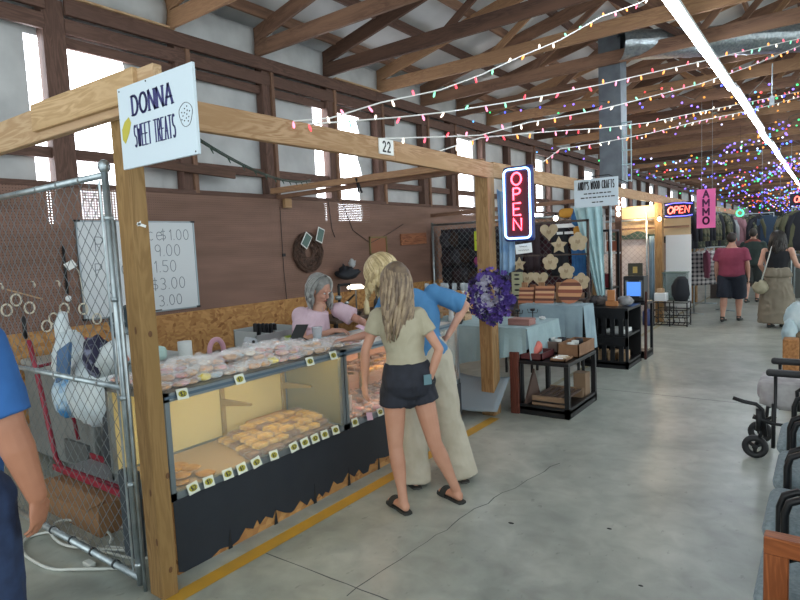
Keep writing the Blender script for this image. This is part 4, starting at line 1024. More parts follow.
# white cables
t = thing('white_cable', 'white extension cable in loose loops on the floor by the gate', 'cable', (-3.65, 1.6, 0))
CW = mat('white_cable', 'c6c9c4', .5)
def loop(c, rx, ry, a0, a1, z, n=26): return [(c[0] + rx * math.cos(math.radians(a0 + (a1 - a0) * i / n)), c[1] + ry * math.sin(math.radians(a0 + (a1 - a0) * i / n)), z + .004 * math.sin(i)) for i in range(n + 1)]
b = MB(); b.tube([(-2.98, 1.75, .012), (-3.2, 1.62, .012)] + loop((-3.66, 1.44), .34, .14, 60, 330, .012) + [(-3.1, 1.55, .012)], .009, 6)
b.tube(loop((-3.72, 1.60), .30, .12, 20, 300, .026) + [(-3.3, 1.64, .02), (-3.1, 1.72, .014)], .009, 6); b.tube(loop((-3.55, 1.70), .24, .10, -60, 200, .018), .008, 6); b.build('cord', CW, t, True)
b = MB(); b.rbox((-3.36, 1.44, .003), (-3.28, 1.48, .03), .006); b.build('plug', CW, t)

# ---------------------------------------------------------------- back wall decorations
t = thing('wicker_wreath', 'round dark wicker wreath with two green cards on the back wall', 'wreath', (-5.74, 5.73, 1.45))
b = MB(); WK = mat('dark_wicker', '3a2a24', .8, 0, '5a4236', 20)
random.seed(3)
for k in range(26):
    a0 = random.uniform(0, 6.28); r = random.uniform(.17, .27); e = random.uniform(-.02, .02)
    b.tube([(-5.74 + .03 * math.sin(i * .9 + k), 5.73 + (r + .012 * math.sin(i * 1.7 + k)) * math.cos(a0 + i * .25), 1.70 + (r + e) * math.sin(a0 + i * .25)) for i in range(26)], .007, 5)
for k in range(34):
    a0 = random.uniform(0, 6.28); a1 = a0 + random.uniform(1.6, 4); r = .24
    b.tube([(-5.74, 5.73 + r * math.cos(a0), 1.70 + r * math.sin(a0)), (-5.725, 5.73 + r * .4 * math.cos((a0 + a1) / 2), 1.70 + .4 * r * math.sin((a0 + a1) / 2)), (-5.74, 5.73 + r * math.cos(a1), 1.70 + r * math.sin(a1))], .007, 5)
b.build('wicker_coil', WK, t)
G1 = mat('green_card', '56706a', .6)
for (y, z, an) in ((5.66, 1.86, -35), (5.93, 1.93, -20)):
    a = math.radians(an); b = MB(); b.obox((-5.69, y, z), V((0, math.cos(a), math.sin(a))) * .065, (.003, 0, 0), V((0, -math.sin(a), math.cos(a))) * .10); o = b.build('card', PAPER, t)
    b = MB(); b.obox((-5.685, y, z), V((0, math.cos(a), math.sin(a))) * .052, (.0035, 0, 0), V((0, -math.sin(a), math.cos(a))) * .085); b.build('card_picture', G1, o)
def frame_pic(y0, y1, z0, z1, mf, mp, label, nm='framed_picture', d=.02):
    t = thing(nm, label, 'picture', (-5.75, (y0 + y1) / 2, z0)); w = .025; x0, x1 = -5.764, -5.764 + d
    b = MB()
    for a, c in (((x0, y0, z0), (x1, y1, z0 + w)), ((x0, y0, z1 - w), (x1, y1, z1)), ((x0, y0, z0), (x1, y0 + w, z1)), ((x0, y1 - w, z0), (x1, y1, z1))): b.box(a, c)
    b.build('picture_frame', mf, t); b = MB(); b.box((x0, y0 + w, z0 + w), (x0 + .01, y1 - w, z1 - w)); b.build('picture_panel', mp, t)
frame_pic(7.08, 7.52, 1.62, 1.90, mat('olive_frame', '77683e', .6), mat('brown_print', '8f5c42', .6), 'small olive framed picture on the wall left of the blonde woman')
o = beam('wooden_plaque', (-5.75, 7.9, 1.84), (-5.75, 8.66, 1.86), .02, .19, wood('plaque_wood', 'a8704e', '7a4a34')); tag(o, 'reddish wooden plaque on the wall at the end of the stall', 'plaque')
b = MB(); b.tube([(-5.755, 6.5, 2.4), (-5.755, 6.7, 2.0), (-5.755, 7.1, 1.8), (-5.755, 7.6, 1.95), (-5.755, 8.0, 2.1)], .005, 5); b.tube([(-5.755, 6.2, 2.4), (-5.755, 6.25, 2.0), (-5.755, 6.3, 1.9)], .005, 5); tag(b.build('wall_wire', BLACK), 'thin dark wire drooping on the pegboard above the wreath', 'wire')
b = MB(); b.tube([(-5.755, 5.28, 2.3), (-5.755, 5.28, 1.5), (-5.755, 5.3, 1.1)], .004, 5); b.box((-5.76, 5.27, 1.66), (-5.745, 5.32, 1.70)); tag(b.build('wall_hook', BLACKM), 'thin dark cord with a small hook left of the wreath', 'hook')

# back equipment behind the customers: table, mixer, lamp
t = thing('back_table', 'cluttered table against the wall behind the vendor', 'table', (-5.2, 6.0, 0))
b = MB(); b.rbox((-5.55, 5.3, .80), (-4.9, 6.9, .84), .005); b.build('table_top', mat('dark_table', '4a3a30', .6), t)
for x, y in ((-5.5, 5.35), (-4.95, 5.35), (-5.5, 6.85), (-4.95, 6.85)):
    b = MB(); b.box((x - .02, y - .02, 0), (x + .02, y + .02, .80)); b.build('leg', BLACKM, t)
t = thing('table_lamp', 'small lit lamp with a round white shade on the back table', 'lamp', (-5.2, 6.05, .84))
b = MB(); b.lathe((-5.2, 6.05, .84), [(.07, 0), (.07, .02), (.012, .03), (.012, .34), (.001, .34)], 14); b.build('lamp_stem', BLACKM, t, True)
b = MB(); b.lathe((-5.2, 6.05, 1.18), [(.11, 0), (.12, .02), (.08, .055), (.001, .06)], 20); b.build('lamp_shade', mat('glowing_shade', 'fff4dd', .5, emit=2.5), t, True)
t = thing('sewing_machine', 'black and steel machine on the back table beside the lamp', 'machine', (-5.1, 5.75, .84))
b = MB(); b.rbox((-5.2, 5.55, .84), (-5.0, 5.9, .90), .01); b.cyl((-5.1, 5.6, .9), (-5.1, 5.6, 1.26), .018); b.cyl((-5.1, 5.6, 1.26), (-5.1, 5.82, 1.26), .018); b.cyl((-5.1, 5.82, 1.26), (-5.1, 5.82, 1.15), .008); b.cyl((-5.12, 5.72, 1.0), (-5.05, 5.85, 1.12), .012); b.build('machine_body', BLACKM, t)
b = MB(); b.ell((-5.08, 5.72, 1.02), .035, .035, .02); b.cyl((-5.1, 5.55, 1.1), (-5.1, 5.62, 1.1), .03); b.build('machine_wheel', STEEL, t, True)
for k, (x, y, z, r, c_) in enumerate(((-5.0, 6.25, .84, .05, '1c1d22'), (-5.1, 6.45, .84, .07, '14151a'), (-4.98, 6.0, .84, .04, 'd9c9a0'))):
    b = MB(); b.lathe((x, y, z), [(r, 0), (r * 1.05, .03), (r * .9, .16), (r * .3, .2), (r * .3, .24), (.001, .24)], 14); tag(b.build('jar', mat('jar_' + str(k), c_, .35), smooth=True), ['black jar on the back table by the lamp', 'wide black canister behind the blonde woman', 'cream jar in front of the lamp'][k], 'jar')
t = thing('hanging_camera', 'dark round bundle hung on the wall left of the blonde woman', 'bundle', (-5.6, 6.4, 1.3))
bl = blob(.16, .09, .6, 31); bl.v = [p + V((-5.6, 6.35, 1.28)) for p in bl.v]; bl.build('dark_bundle', mat('charcoal_cloth', '20242c', .8), t, True)
bl = blob(.05, .06, .4, 35); bl.v = [p + V((-5.56, 6.42, 1.45)) for p in bl.v]; bl.build('pale_top', mat('pale_grey_cloth', 'a9adb0', .8), t, True)
# ---------------------------------------------------------------- people
SKIN = mat('skin_fair', 'c08f78', .5, 0, 'b5826a', 6); SKIN2 = mat('skin_tanned', 'a9745a', .5, 0, '9a664d', 6); SKIN3 = mat('skin_pink', 'c79a86', .5, 0, 'b98673', 6)
EYEW = mat('eye_white', 'd8d4d0', .3); IRIS = mat('iris_dark', '2d241f', .3); LIP = mat('lip_colour', '9f5a52', .5)
def frame(fwd, up=(0, 0, 1)):
    f = V(fwd).normalized(); u = V(up); u = (u - f * u.dot(f)).normalized(); r = f.cross(u)
    return f, r, u
def Rm(f, r, u): return Matrix((r, f, u)).transposed()     # local x=right y=forward z=up
def head(b, c, f, r, u, s=1.0):
    R = Rm(f, r, u); c = V(c)
    def L(x, y, z): return c + R @ V((x, y, z)) * s
    b.ell(L(0, -.012, .025), .076 * s, .094 * s, .095 * s, 20, 14, R)
    b.ell(L(0, .018, -.035), .060 * s, .068 * s, .082 * s, 18, 12, R)
    b.ell(L(0, .045, -.088), .030 * s, .030 * s, .024 * s, 12, 8, R)
    b.loft([(L(0, .078, .018), R @ V((.008, 0, 0)) * s, R @ V((0, .008, 0)) * s), (L(0, .098, -.015), R @ V((.012, 0, 0)) * s, R @ V((0, .012, 0)) * s), (L(0, .092, -.035), R @ V((.017, 0, 0)) * s, R @ V((0, .012, 0)) * s)], 10)
    for k in (-1, 1):
        b.ell(L(k * .078, -.005, -.012), .009 * s, .019 * s, .032 * s, 10, 8, R)
        b.ell(L(k * .032, .062, -.025), .024 * s, .022 * s, .022 * s, 10, 8, R)
        b.ell(L(k * .028, .078, .030), .024 * s, .010 * s, .009 * s, 10, 6, R)
    b.ell(L(0, .080, -.058), .024 * s, .012 * s, .012 * s, 12, 6, R)
def face_parts(p, c, f, r, u, s=1.0):
    R = Rm(f, r, u); c = V(c)
    def L(x, y, z): return c + R @ V((x, y, z)) * s
    for k in (-1, 1):
        b = MB(); b.ell(L(k * .030, .074, .008), .014 * s, .009 * s, .008 * s, 12, 8, R); e = b.build('eye', EYEW, p, True)
        b = MB(); b.ell(L(k * .030, .081, .007), .006 * s, .004 * s, .006 * s, 10, 6, R); b.build('iris', IRIS, e, True)
    b = MB(); b.ell(L(0, .090, -.056), .022 * s, .005 * s, .004 * s, 12, 6, R); b.ell(L(0, .089, -.063), .018 * s, .005 * s, .005 * s, 12, 6, R); b.build('lips', LIP, p, True)
def hand(b, w, d, n, side, curl=.5, s=1.0, spread=.0, thumb_in=.4):
    """w wrist, d direction of the hand, n palm-facing normal, side = towards the thumb"""
    w, d, n = V(w), V(d).normalized(), V(n); n = (n - d * n.dot(d)).normalized(); t = V(side); t = (t - d * t.dot(d) - n * t.dot(n)).normalized()
    b.loft([(w - d * .02 * s, t * .026 * s, n * .020 * s), (w + d * .012 * s, t * .027 * s, n * .018 * s), (w + d * .045 * s, t * .038 * s, n * .015 * s), (w + d * .08 * s, t * .041 * s, n * .013 * s), (w + d * .092 * s, t * .038 * s, n * .010 * s)], 12)
    for k, (o, L, r) in enumerate(((.029, .070, .0088), (.010, .080, .0092), (-.009, .074, .0088), (-.028, .058, .0078))):
        p = w + d * (.078 - (.006 if k in (0, 3) else 0)) * s + t * o * s; dd = d + t * (o * spread * 10); dd.normalize(); q = p; ang = 0
        for j, fr in enumerate((.45, .32, .25)):
            ang += curl * (.35, .75, .6)[j]
            v = dd * math.cos(ang) + n * math.sin(ang); q2 = q + v * L * fr * s
            b.caps(q, q2, r * (1 - .10 * j) * s, r * (.93 - .1 * j) * s, 8); q = q2
    p = w + d * .022 * s + t * .022 * s; v1 = (t * .8 + d * .8 + n * thumb_in * .6).normalized(); q = p + v1 * .040 * s; b.caps(p, q, .0135 * s, .011 * s, 8)
    v2 = (d + t * (.35 - thumb_in * .6) + n * thumb_in).normalized(); q2 = q + v2 * .030 * s; b.caps(q, q2, .011 * s, .0098 * s, 8); b.caps(q2, q2 + v2 * .024 * s, .0098 * s, .0085 * s, 8)
def arm(b, sh, el, wr, s=1.0, k=1.0):
    sh, el, wr = V(sh), V(el), V(wr); r = s * k
    b.ell(sh, .052 * r, .052 * r, .052 * r); b.caps(sh, sh.lerp(el, .5), .048 * r, .042 * r); b.caps(sh.lerp(el, .5), el, .042 * r, .036 * r)
    b.caps(el, el.lerp(wr, .3), .036 * r, .038 * r); b.caps(el.lerp(wr, .3), wr, .038 * r, .024 * r)
def leg(b, hip, kn, an, s=1.0, k=1.0):
    hip, kn, an = V(hip), V(kn), V(an); r = s * k
    b.caps(hip, hip.lerp(kn, .55), .086 * r, .070 * r, 16); b.caps(hip.lerp(kn, .55), kn, .070 * r, .052 * r, 16)
    c = kn.lerp(an, .3); b.caps(kn, c, .052 * r, .055 * r, 14); b.caps(c, kn.lerp(an, .75), .055 * r, .036 * r, 14); b.caps(kn.lerp(an, .75), an, .036 * r, .033 * r, 12)
def foot(b, an, d, s=1.0, grow=0.0, z0=0.0, lift=0):
    an = V(an); d = V((d[0], d[1], 0)).normalized(); t = V((d.y, -d.x, 0)); g = grow
    B = V((an.x, an.y, z0))
    def P(a, z): return B + d * a * s + V((0, 0, z * s))
    b.loft([(P(-.055 - g, .028), t * (.012 + g), V((0, 0, .018 + g * .5))), (P(-.035, .032), t * (.030 + g), V((0, 0, .030 + g * .5))), (P(.02, .036), t * (.033 + g), V((0, 0, .034 + g * .5))), (P(.09, .028), t * (.040 + g), V((0, 0, .024 + g))), (P(.14, .020), t * (.044 + g), V((0, 0, .018 + g))), (P(.18, .015), t * (.036 + g), V((0, 0, .013 + g))), (P(.195 + g, .013), t * (.016 + g), V((0, 0, .010 + g * .5)))], 14)
    b.caps(an, B + d * .0 + V((0, 0, .045)), .033 * s + g, .034 * s + g)
def torso(b, secs, n=20):
    """(centre, right vector, forward vector, half width, half depth)"""
    b.loft([(V(c), V(r).normalized() * hw, V(f).normalized() * hd) for c, r, f, hw, hd in secs], n)
    c, r, f, hw, hd = secs[-1]
def spine(pel, ch, nk, f0, f1, r0, r1, prof, grow=0.0):
    """interpolate sections pelvis -> chest -> neck; prof: list of (t, hw, hd, forward shift)"""
    out = []
    pel, ch, nk = V(pel), V(ch), V(nk)
    for t, hw, hd, sh in prof:
        p = pel.lerp(ch, min(t, 1)) if t <= 1 else ch.lerp(nk, t - 1)
        k = min(max(t, 0), 1); f = V(f0).lerp(V(f1), k); r = V(r0).lerp(V(r1), k)
        out.append((p + f * sh, r, f, hw + grow, hd + grow))
    return out
FEM = [(-.42, .06, .05, 0), (-.3, .145, .095, -.005), (-.08, .168, .112, -.012), (.15, .158, .105, -.008), (.42, .125, .088, 0), (.58, .118, .086, 0), (.8, .135, .098, .008), (1.0, .148, .108, .014), (1.35, .150, .088, .0), (1.65, .120, .065, -.005), (1.88, .058, .052, 0), (2.1, .046, .048, .0)]
MAL = [(-.42, .06, .05, 0), (-.3, .155, .10, 0), (-.08, .172, .118, 0), (.2, .170, .125, .01), (.5, .168, .130, .02), (.8, .178, .128, .012), (1.0, .188, .122, .005), (1.35, .195, .10, .0), (1.65, .150, .075, -.005), (1.88, .070, .060, 0), (2.1, .056, .056, .0)]
def cut(prof, a, c): 
    """profile between t=a and t=c, with interpolated ends"""
    def at(t):
        for i in range(len(prof) - 1):
            if prof[i][0] <= t <= prof[i+1][0]:
                k = (t - prof[i][0]) / (prof[i+1][0] - prof[i][0]); return tuple([t] + [prof[i][j] * (1 - k) + prof[i+1][j] * k for j in (1, 2, 3)])
        return prof[-1]
    return [at(a)] + [p for p in prof if a < p[0] < c] + [at(c)]
def hair_locks(b, c, f, r, u, n, rx, ry, rz, a0, a1, drop, rad, wav, seed, ends=None, mats=3, lift=1.0):
    """locks from the crown over the skull, then hanging; a = angle round the head, 0 = front, 180 = back"""
    rnd = random.Random(seed); R = Rm(f, r, u); c = V(c)
    for k in range(n):
        a = math.radians(a0 + (a1 - a0) * (k + rnd.random()) / n); b.cur = rnd.choice(range(mats))
        s0 = V((math.sin(a), math.cos(a), 0)); P = []; m = 7
        top = rnd.uniform(.02, .12)
        for j in range(m):
            ph = (PI / 2) * (1 - top - (1 - top) * j / (m - 1)); q = V((s0.x * rx * math.cos(ph), s0.y * ry * math.cos(ph), rz * math.sin(ph) * lift)); P.append(c + R @ q)
        e = P[-1]; D = drop * rnd.uniform(.72, 1.05); out = R @ s0
        steps = 9; ph0 = rnd.uniform(0, 6)
        tgt = None if ends is None else ends(a, rnd)
        for j in range(1, steps + 1):
            t = j / steps; q = e + V((0, 0, -D * t)) + out * .012 * math.sin(t * 3) + (R @ V((1, 0, 0))) * wav * math.sin(t * 9 + ph0) * t + (R @ V((0, 1, 0))) * wav * .6 * math.cos(t * 8 + ph0)
            if tgt is not None: q = q + (V(tgt) - (e + V((0, 0, -D)))) * t * t * (3 - 2 * t) 
            P.append(q)
        rr = [rad * (.5 + .6 * min(1, i / 5)) * (1 if i < len(P) - 4 else (len(P) - i) / 4.5) for i in range(len(P))]
        b.tube(P, rr, 6)
    b.cur = 0
    return b
H1 = [mat('hair_ash_brown', '75624f', .5, 0, '5c4b3f', 24), mat('hair_brown_light', '89755f', .5, 0, '705d4c', 24), mat('hair_dark_blonde', '9f8a70', .5, 0, '84705a', 24)]
H2 = [mat('hair_blonde', 'c4ae84', .5, 0, 'ab966c', 24), mat('hair_blonde_light', 'd6c49e', .5, 0, 'c0aa7e', 24), mat('hair_blonde_dark', 'a8936c', .5, 0, '93805c', 24)]
H3 = [mat('hair_grey', '8f908e', .5, 0, '6f706f', 24), mat('hair_silver', 'b4b5b2', .5, 0, '939492', 24), mat('hair_grey_dark', '6b6a69', .5, 0, '555453', 24)]
HD = [mat('hair_dark', '1e1916', .5), mat('hair_dark_b', '2b2320', .5), mat('hair_dark_c', '17120f', .5)]
def cloth_obj(b, name, m, parent, vox=.009, wr=(.004, 9), seed=0, sm=2):
    o = b.build(name, m, parent); remesh(o, vox, sm, wr, seed); return o

# ---- girl seen from behind at the case
f, r, u = frame((-.85, .52, 0))
O = V((-2.12, 3.06, 0))
pel, ch, nk = V((-2.185, 3.015, .86)), V((-2.20, 3.005, 1.17)), V((-2.225, 3.0, 1.37))
hc = V((-2.235, 3.00, 1.485)); hf = (V((-.80, .48, -.42))).normalized(); hu = frame(hf)[2]; hr = frame(hf)[1]
b = MB(); torso(b, spine(pel, ch, nk, f, f, r, r, FEM)); b.caps(nk - V((0, 0, .03)), hc - hf * .01 - V((0, 0, .04)), .046, .046)
head(b, hc, hf, hr, hu, .97)
shL, elL, wrL = V((-2.32, 2.91, 1.28)), V((-2.385, 2.84, 1.06)), V((-2.42, 2.86, .835)); shR, elR, wrR = V((-2.13, 3.07, 1.27)), V((-2.005, 3.12, 1.045)), V((-2.06, 3.07, .84))
arm(b, shL, elL, wrL, .82); hand(b, wrL, (-.05, .02, -1), r * .8 + f * .2, f, .55, .88)
arm(b, shR, elR, wrR, .82); hand(b, wrR, (-.35, .05, -.95), -r * .6 + f * .3, f, .5, .88)
hL, kL, aL = V((-2.245, 2.945, .80)), V((-2.255, 2.94, .42)), V((-2.20, 2.925, .075)); hR, kR, aR = V((-2.14, 3.085, .80)), V((-2.065, 3.115, .42)), V((-1.985, 3.235, .075))
leg(b, hL, kL, aL, .93); leg(b, hR, kR, aR, .93)
fd1, fd2 = V((-.75, .35, 0)), V((-.9, .35, 0)); foot(b, aL, fd1, .92, z0=.012); foot(b, aR, fd2, .92, z0=.012)
girl = b.build('person', SKIN, None, origin=(O.x, O.y, 0)); remesh(girl, .0055, 3)
tag(girl, 'girl seen from behind in an olive tee and black denim shorts at the bakery case', 'person')
face_parts(girl, hc, hf, hr, hu, .97)
OLIVE = mat('olive_tee', 'aca48f', .85, 0, 'a29a84', 8)
b = MB(); pr = [(t, hw, hd, sh) for t, hw, hd, sh in cut(FEM, .27, 1.80)]
torso(b, spine(pel, ch, nk, f, f, r, r, pr, .006))
for s0, e0 in ((shL, elL), (shR, elR)): b.ell(s0 - V((0, 0, .005)), .060, .060, .055); b.cyl(s0, s0.lerp(e0, .52), .056, .054, 16)
cloth_obj(b, 'tee_shirt', OLIVE, girl, .008, (.004, 11), 2)
DEN = mat('black_denim', '1b1d27', .8, 0, '222531', 20)
b = MB(); torso(b, spine(pel, ch, nk, f, f, r, r, cut(FEM, -.42, .36), .014))
for h, k in ((hL, kL), (hR, kR)): b.cyl(h, h.lerp(k, .27), .094, .099, 20); b.ell(h, .092, .092, .085)
for h in (hL, hR): b.ell(h - f * .035 + V((0, 0, .03)), .075, .075, .075)
b.ell(hL.lerp(hR, .5) - V((0, 0, .06)), .085, .085, .08)
sh_ = cloth_obj(b, 'denim_shorts', DEN, girl, .008, (.003, 12), 5)
b = MB()
q = pel - f * .140 + r * .075 + V((0, 0, .01)); b.obox(q, r * .026, f * .003, V((0, 0, .032))); b.build('pocket_phone', mat('pale_phone', '5e7d86', .4), sh_)
b = MB(); b.tube([wrR + V((.03 * math.cos(a), .03 * math.sin(a), 0)) for a in [i * .55 for i in range(12)]], .004, 6, closed=True); b.build('wrist_band', BLACK, girl)
def hair_cap(b, c, f, r, u, s=1.0, back=.02):
    R = Rm(f, r, u); b.ell(V(c) + R @ V((0, -back, .032)) * s, .084 * s, .100 * s, .098 * s, 20, 12, R)
b = MB(); hair_cap(b, hc, hf, hr, hu)
backc = lambda a, rnd: hc + V((.075, -.075, -.32)) + r * (.075 * math.sin(a) - .005) + V((0, 0, rnd.uniform(-.05, .09)))
hair_locks(b, hc + hu * .01, hf, hr, hu, 78, .088, .104, .112, 55, 305, .26, .013, .016, 11, backc)
b.build('long_hair', H1, girl, True)
SANDAL = mat('dark_sandal', '2a2c2b', .7)
def slide(p, an, d, s=1.0, m=None):
    d = V((d[0], d[1], 0)).normalized(); t = V((d.y, -d.x, 0)); B = V((an[0], an[1], 0)); b = MB()
    pts = []
    for (a, w) in ((-.075, .0), (-.065, .03), (-.02, .036), (.06, .038), (.13, .050), (.18, .045), (.205, .02)): pts.append((a, w))
    P = [B + d * a * s + t * w * s for a, w in pts] + [B + d * a * s - t * w * s for a, w in pts[::-1]]
    b.prism(P, (0, 0, .014)); o = b.build('sandal', m or SANDAL, p)
    b = MB(); b.sheet(lambda uu, v: B + d * (.075 + .06 * v) * s + t * (.052 * math.cos(PI * uu)) * s + V((0, 0, .012 + .052 * math.sin(PI * uu) * s)), 12, 2, .005); b.build('sandal_strap', m or SANDAL, o)
slide(girl, aL, fd1, .95); slide(girl, aR, fd2, .95)

# ---- woman in blue leaning on the case
f, r, u = frame((-.80, .60, 0)); fl = (f + V((0, 0, -.55))).normalized()
O = V((-2.25, 3.42, 0)); pel, ch, nk = V((-2.37, 3.48, .93)), V((-2.43, 3.51, 1.20)), V((-2.53, 3.49, 1.41))
hc = V((-2.67, 3.42, 1.53)); hf = V((-.78, -.05, -.62)).normalized(); _, hr, hu = frame(hf)
b = MB(); torso(b, spine(pel, ch, nk, f, fl, r, r, FEM, .006)); b.caps(nk - V((0, 0, .03)), hc - hf * .02 - hu * .05, .05, .05)
head(b, hc, hf, hr, hu, 1.02)
shL, elL, wrL = V((-2.60, 3.36, 1.31)), V((-2.72, 3.36, 1.08)), V((-2.88, 3.24, 1.045)); shR, elR, wrR = V((-2.36, 3.62, 1.36)), V((-2.16, 3.74, 1.26)), V((-2.26, 3.64, 1.04))
arm(b, shL, elL, wrL, .88); hand(b, wrL, (-.75, -.55, -.12), (0, 0, -1), (-.4, .8, .1), .45, .92, spread=.5)
arm(b, shR, elR, wrR, .88); hand(b, wrR, (-.55, -.1, -.75), (-.6, -.5, 0), (-.6, .5, .2), .4, .92)
hL, kL, aL = V((-2.43, 3.41, .85)), V((-2.41, 3.34, .45)), V((-2.37, 3.29, .085)); hR, kR, aR = V((-2.31, 3.55, .85)), V((-2.24, 3.56, .45)), V((-2.13, 3.55, .085))
leg(b, hL, kL, aL, 1.0); leg(b, hR, kR, aR, 1.0); foot(b, aL, (-.8, .5), 1.0, z0=.012); foot(b, aR, (-.8, .5), 1.0, z0=.012)
wom = b.build('person', SKIN3, None, origin=(O.x, O.y, 0)); remesh(wom, .0055, 3)
tag(wom, 'blonde woman in a blue tee and loose cream trousers leaning over the bakery case', 'person')
face_parts(wom, hc, hf, hr, hu, 1.02)
b = MB(); torso(b, spine(pel, ch, nk, f, fl, r, r, cut(FEM, .0, 1.80), .024))
for s0, e0, kk in ((shL, elL, .85), (shR, elR, .92)): b.ell(s0, .068, .068, .064); b.cyl(s0, s0.lerp(e0, kk), .060, .074, 16)
cloth_obj(b, 'tee_shirt', mat('bright_blue_tee', '4a80b0', .85, 0, '4176a5', 8), wom, .009, (.006, 8), 3)
b = MB(); torso(b, spine(pel, ch, nk, f, f, r, r, cut(FEM, -.32, .48), .022)); b.ell(pel - V((0, 0, .10)), .15, .15, .13); CRM = mat('cream_trousers', 'bab3a3', .85, 0, 'aea695', 8)
for h, k, a in ((hL, kL, aL), (hR, kR, aR)):
    b.ell(h, .105, .105, .10); b.caps(h + V((0, 0, .05)), k, .112, .100, 18); b.cyl(k, V((a.x, a.y, .035)), .098, .118, 20)
cloth_obj(b, 'wide_trousers', CRM, wom, .010, (.009, 6), 8)
b = MB(); hair_cap(b, hc, hf, hr, hu, 1.12)
hair_locks(b, hc + hu * .012, hf, hr, hu, 96, .112, .128, .132, 28, 332, .15, .014, .010, 21, None)
b.build('blonde_hair', H2, wom, True)
slide(wom, aL, (-.8, .5), 1.0, mat('grey_sandal', '4a4a48', .6)); slide(wom, aR, (-.8, .5), 1.0, MATS['grey_sandal'])
t = thing('pink_paper', 'pale pink paper slip held out between the vendor and the blonde woman', 'paper', (-3.2, 3.86, 1.1))
b = MB(); b.sheet(lambda uu, v: (-3.14 + .13 * (v - .5), 3.70 + .14 * uu + .02 * v, 1.06 - .05 * v + .012 * math.sin(uu * 5)), 8, 6, .002); b.build('paper_sheet', mat('pale_pink_paper', 'dcb9cc', .7), t, True)

# ---- vendor behind the case
f, r, u = frame((.88, .42, 0)); fl = (f + V((0, 0, -.35))).normalized()
O = V((-3.66, 3.70, 0)); pel, ch, nk = V((-3.72, 3.60, .78)), V((-3.68, 3.64, 1.02)), V((-3.61, 3.70, 1.24))
hc = V((-3.60, 3.71, 1.365)); hf = V((.86, .12, -.46)).normalized(); _, hr, hu = frame(hf)
b = MB(); torso(b, spine(pel, ch, nk, f, fl, r, r, [(t, w * 1.15, d * 1.2, s_) for t, w, d, s_ in FEM])); b.caps(nk - V((0, 0, .03)), hc - hf * .015 - hu * .05, .05, .05)
head(b, hc, hf, hr, hu, 1.0)
shR, elR, wrR = V((-3.66, 3.52, 1.165)), V((-3.55, 3.42, .96)), V((-3.36, 3.60, 1.035)); shL, elL, wrL = V((-3.56, 3.90, 1.17)), V((-3.36, 3.96, 1.07)), V((-3.20, 3.84, 1.06))
arm(b, shR, elR, wrR, .92); hand(b, wrR, (.75, .6, -.05), (0, .3, -1), (-.3, .8, .2), .7, .95)
arm(b, shL, elL, wrL, .92); hand(b, wrL, (.55, -.35, .0), (0, 0, -1), (-.5, -.8, 0), .6, .95)
hL, kL, aL = V((-3.66, 3.70, .72)), V((-3.68, 3.72, .42)), V((-3.72, 3.72, .08)); hR, kR, aR = V((-3.74, 3.52, .72)), V((-3.76, 3.54, .42)), V((-3.80, 3.54, .08))
leg(b, hL, kL, aL, 1.0); leg(b, hR, kR, aR, 1.0); foot(b, aL, f, 1.0); foot(b, aR, f, 1.0)
ven = b.build('person', SKIN3, None, origin=(O.x, O.y, 0)); remesh(ven, .0055, 3)
tag(ven, 'grey haired vendor in a pale pink tee working behind the bakery case', 'person'); face_parts(ven, hc, hf, hr, hu, 1.0)
b = MB(); torso(b, spine(pel, ch, nk, f, fl, r, r, [(t, w * 1.28, d * 1.3, s_) for t, w, d, s_ in cut(FEM, -.1, 1.80)], .022))
for s0, e0 in ((shR, elR), (shL, elL)): b.ell(s0, .076, .076, .070); b.cyl(s0, s0.lerp(e0, .62), .072, .080, 16)
ts = cloth_obj(b, 'tee_shirt', mat('pale_pink_tee', 'd6bcc9', .85, 0, 'cbb0be', 8), ven, .009, (.006, 8), 6)
b = MB(); b.obox(ch + fl * .175 + V((0, 0, .045)) + r * -.02, r * .035, fl * .002, V((0, 0, .012))); b.build('chest_print', mat('blue_grey_print', '5c6a8c', .7), ts)
b = MB(); torso(b, spine(pel, ch, nk, f, f, r, r, [(t, w * 1.15, d * 1.2, s_) for t, w, d, s_ in cut(FEM, -.35, .2)], .012))
for h, k, a in ((hL, kL, aL), (hR, kR, aR)): b.caps(h, k, .10, .08, 16); b.cyl(k, V((a.x, a.y, .06)), .078, .065, 16)
cloth_obj(b, 'dark_trousers', mat('dark_trousers', '23252c', .85), ven, .012, (.004, 8), 6)
b = MB(); hair_cap(b, hc, hf, hr, hu, 1.10, .035)
hair_locks(b, hc + hu * .012, hf, hr, hu, 90, .108, .124, .126, 92, 286, .19, .016, .012, 31, None); b.build('grey_hair', H3, ven, True)
b = MB()
for k in (0, 1, 2): pass
b.tube([nk + f * .05 + r * .07 + V((0, 0, -.02)), ch + fl * .15 + V((0, 0, .10)), nk + f * .05 - r * .06 + V((0, 0, -.02))], .002, 5); b.build('thin_necklace', STEEL, ven)

# ---- man cut by the left edge
f, r, u = frame((-.35, -.94, 0))     # right side of the picture is his left arm
O = V((-2.52, .70, 0)); f, r, u = frame((.0, 1, 0))
r = V((.9, .35, 0)).normalized(); f = V((-.35, .9, 0)).normalized()
pel, ch, nk = V((-2.62, .67, .93)), V((-2.62, .67, 1.26)), V((-2.60, .68, 1.55)); hc = V((-2.60, .70, 1.70)); hf = f; hr, hu = r, V((0, 0, 1))
b = MB(); torso(b, spine(pel, ch, nk, f, f, r, r, [(t, w * 1.1, d * 1.15, s_) for t, w, d, s_ in MAL])); b.caps(nk, hc, .06, .06); head(b, hc, hf, hr, hu, 1.05)
shR, elR, wrR = V((-2.40, .765, 1.43)), V((-2.325, .80, 1.13)), V((-2.305, .855, .87)); shL, elL, wrL = V((-2.82, .60, 1.43)), V((-2.90, .56, 1.13)), V((-2.88, .64, .87))
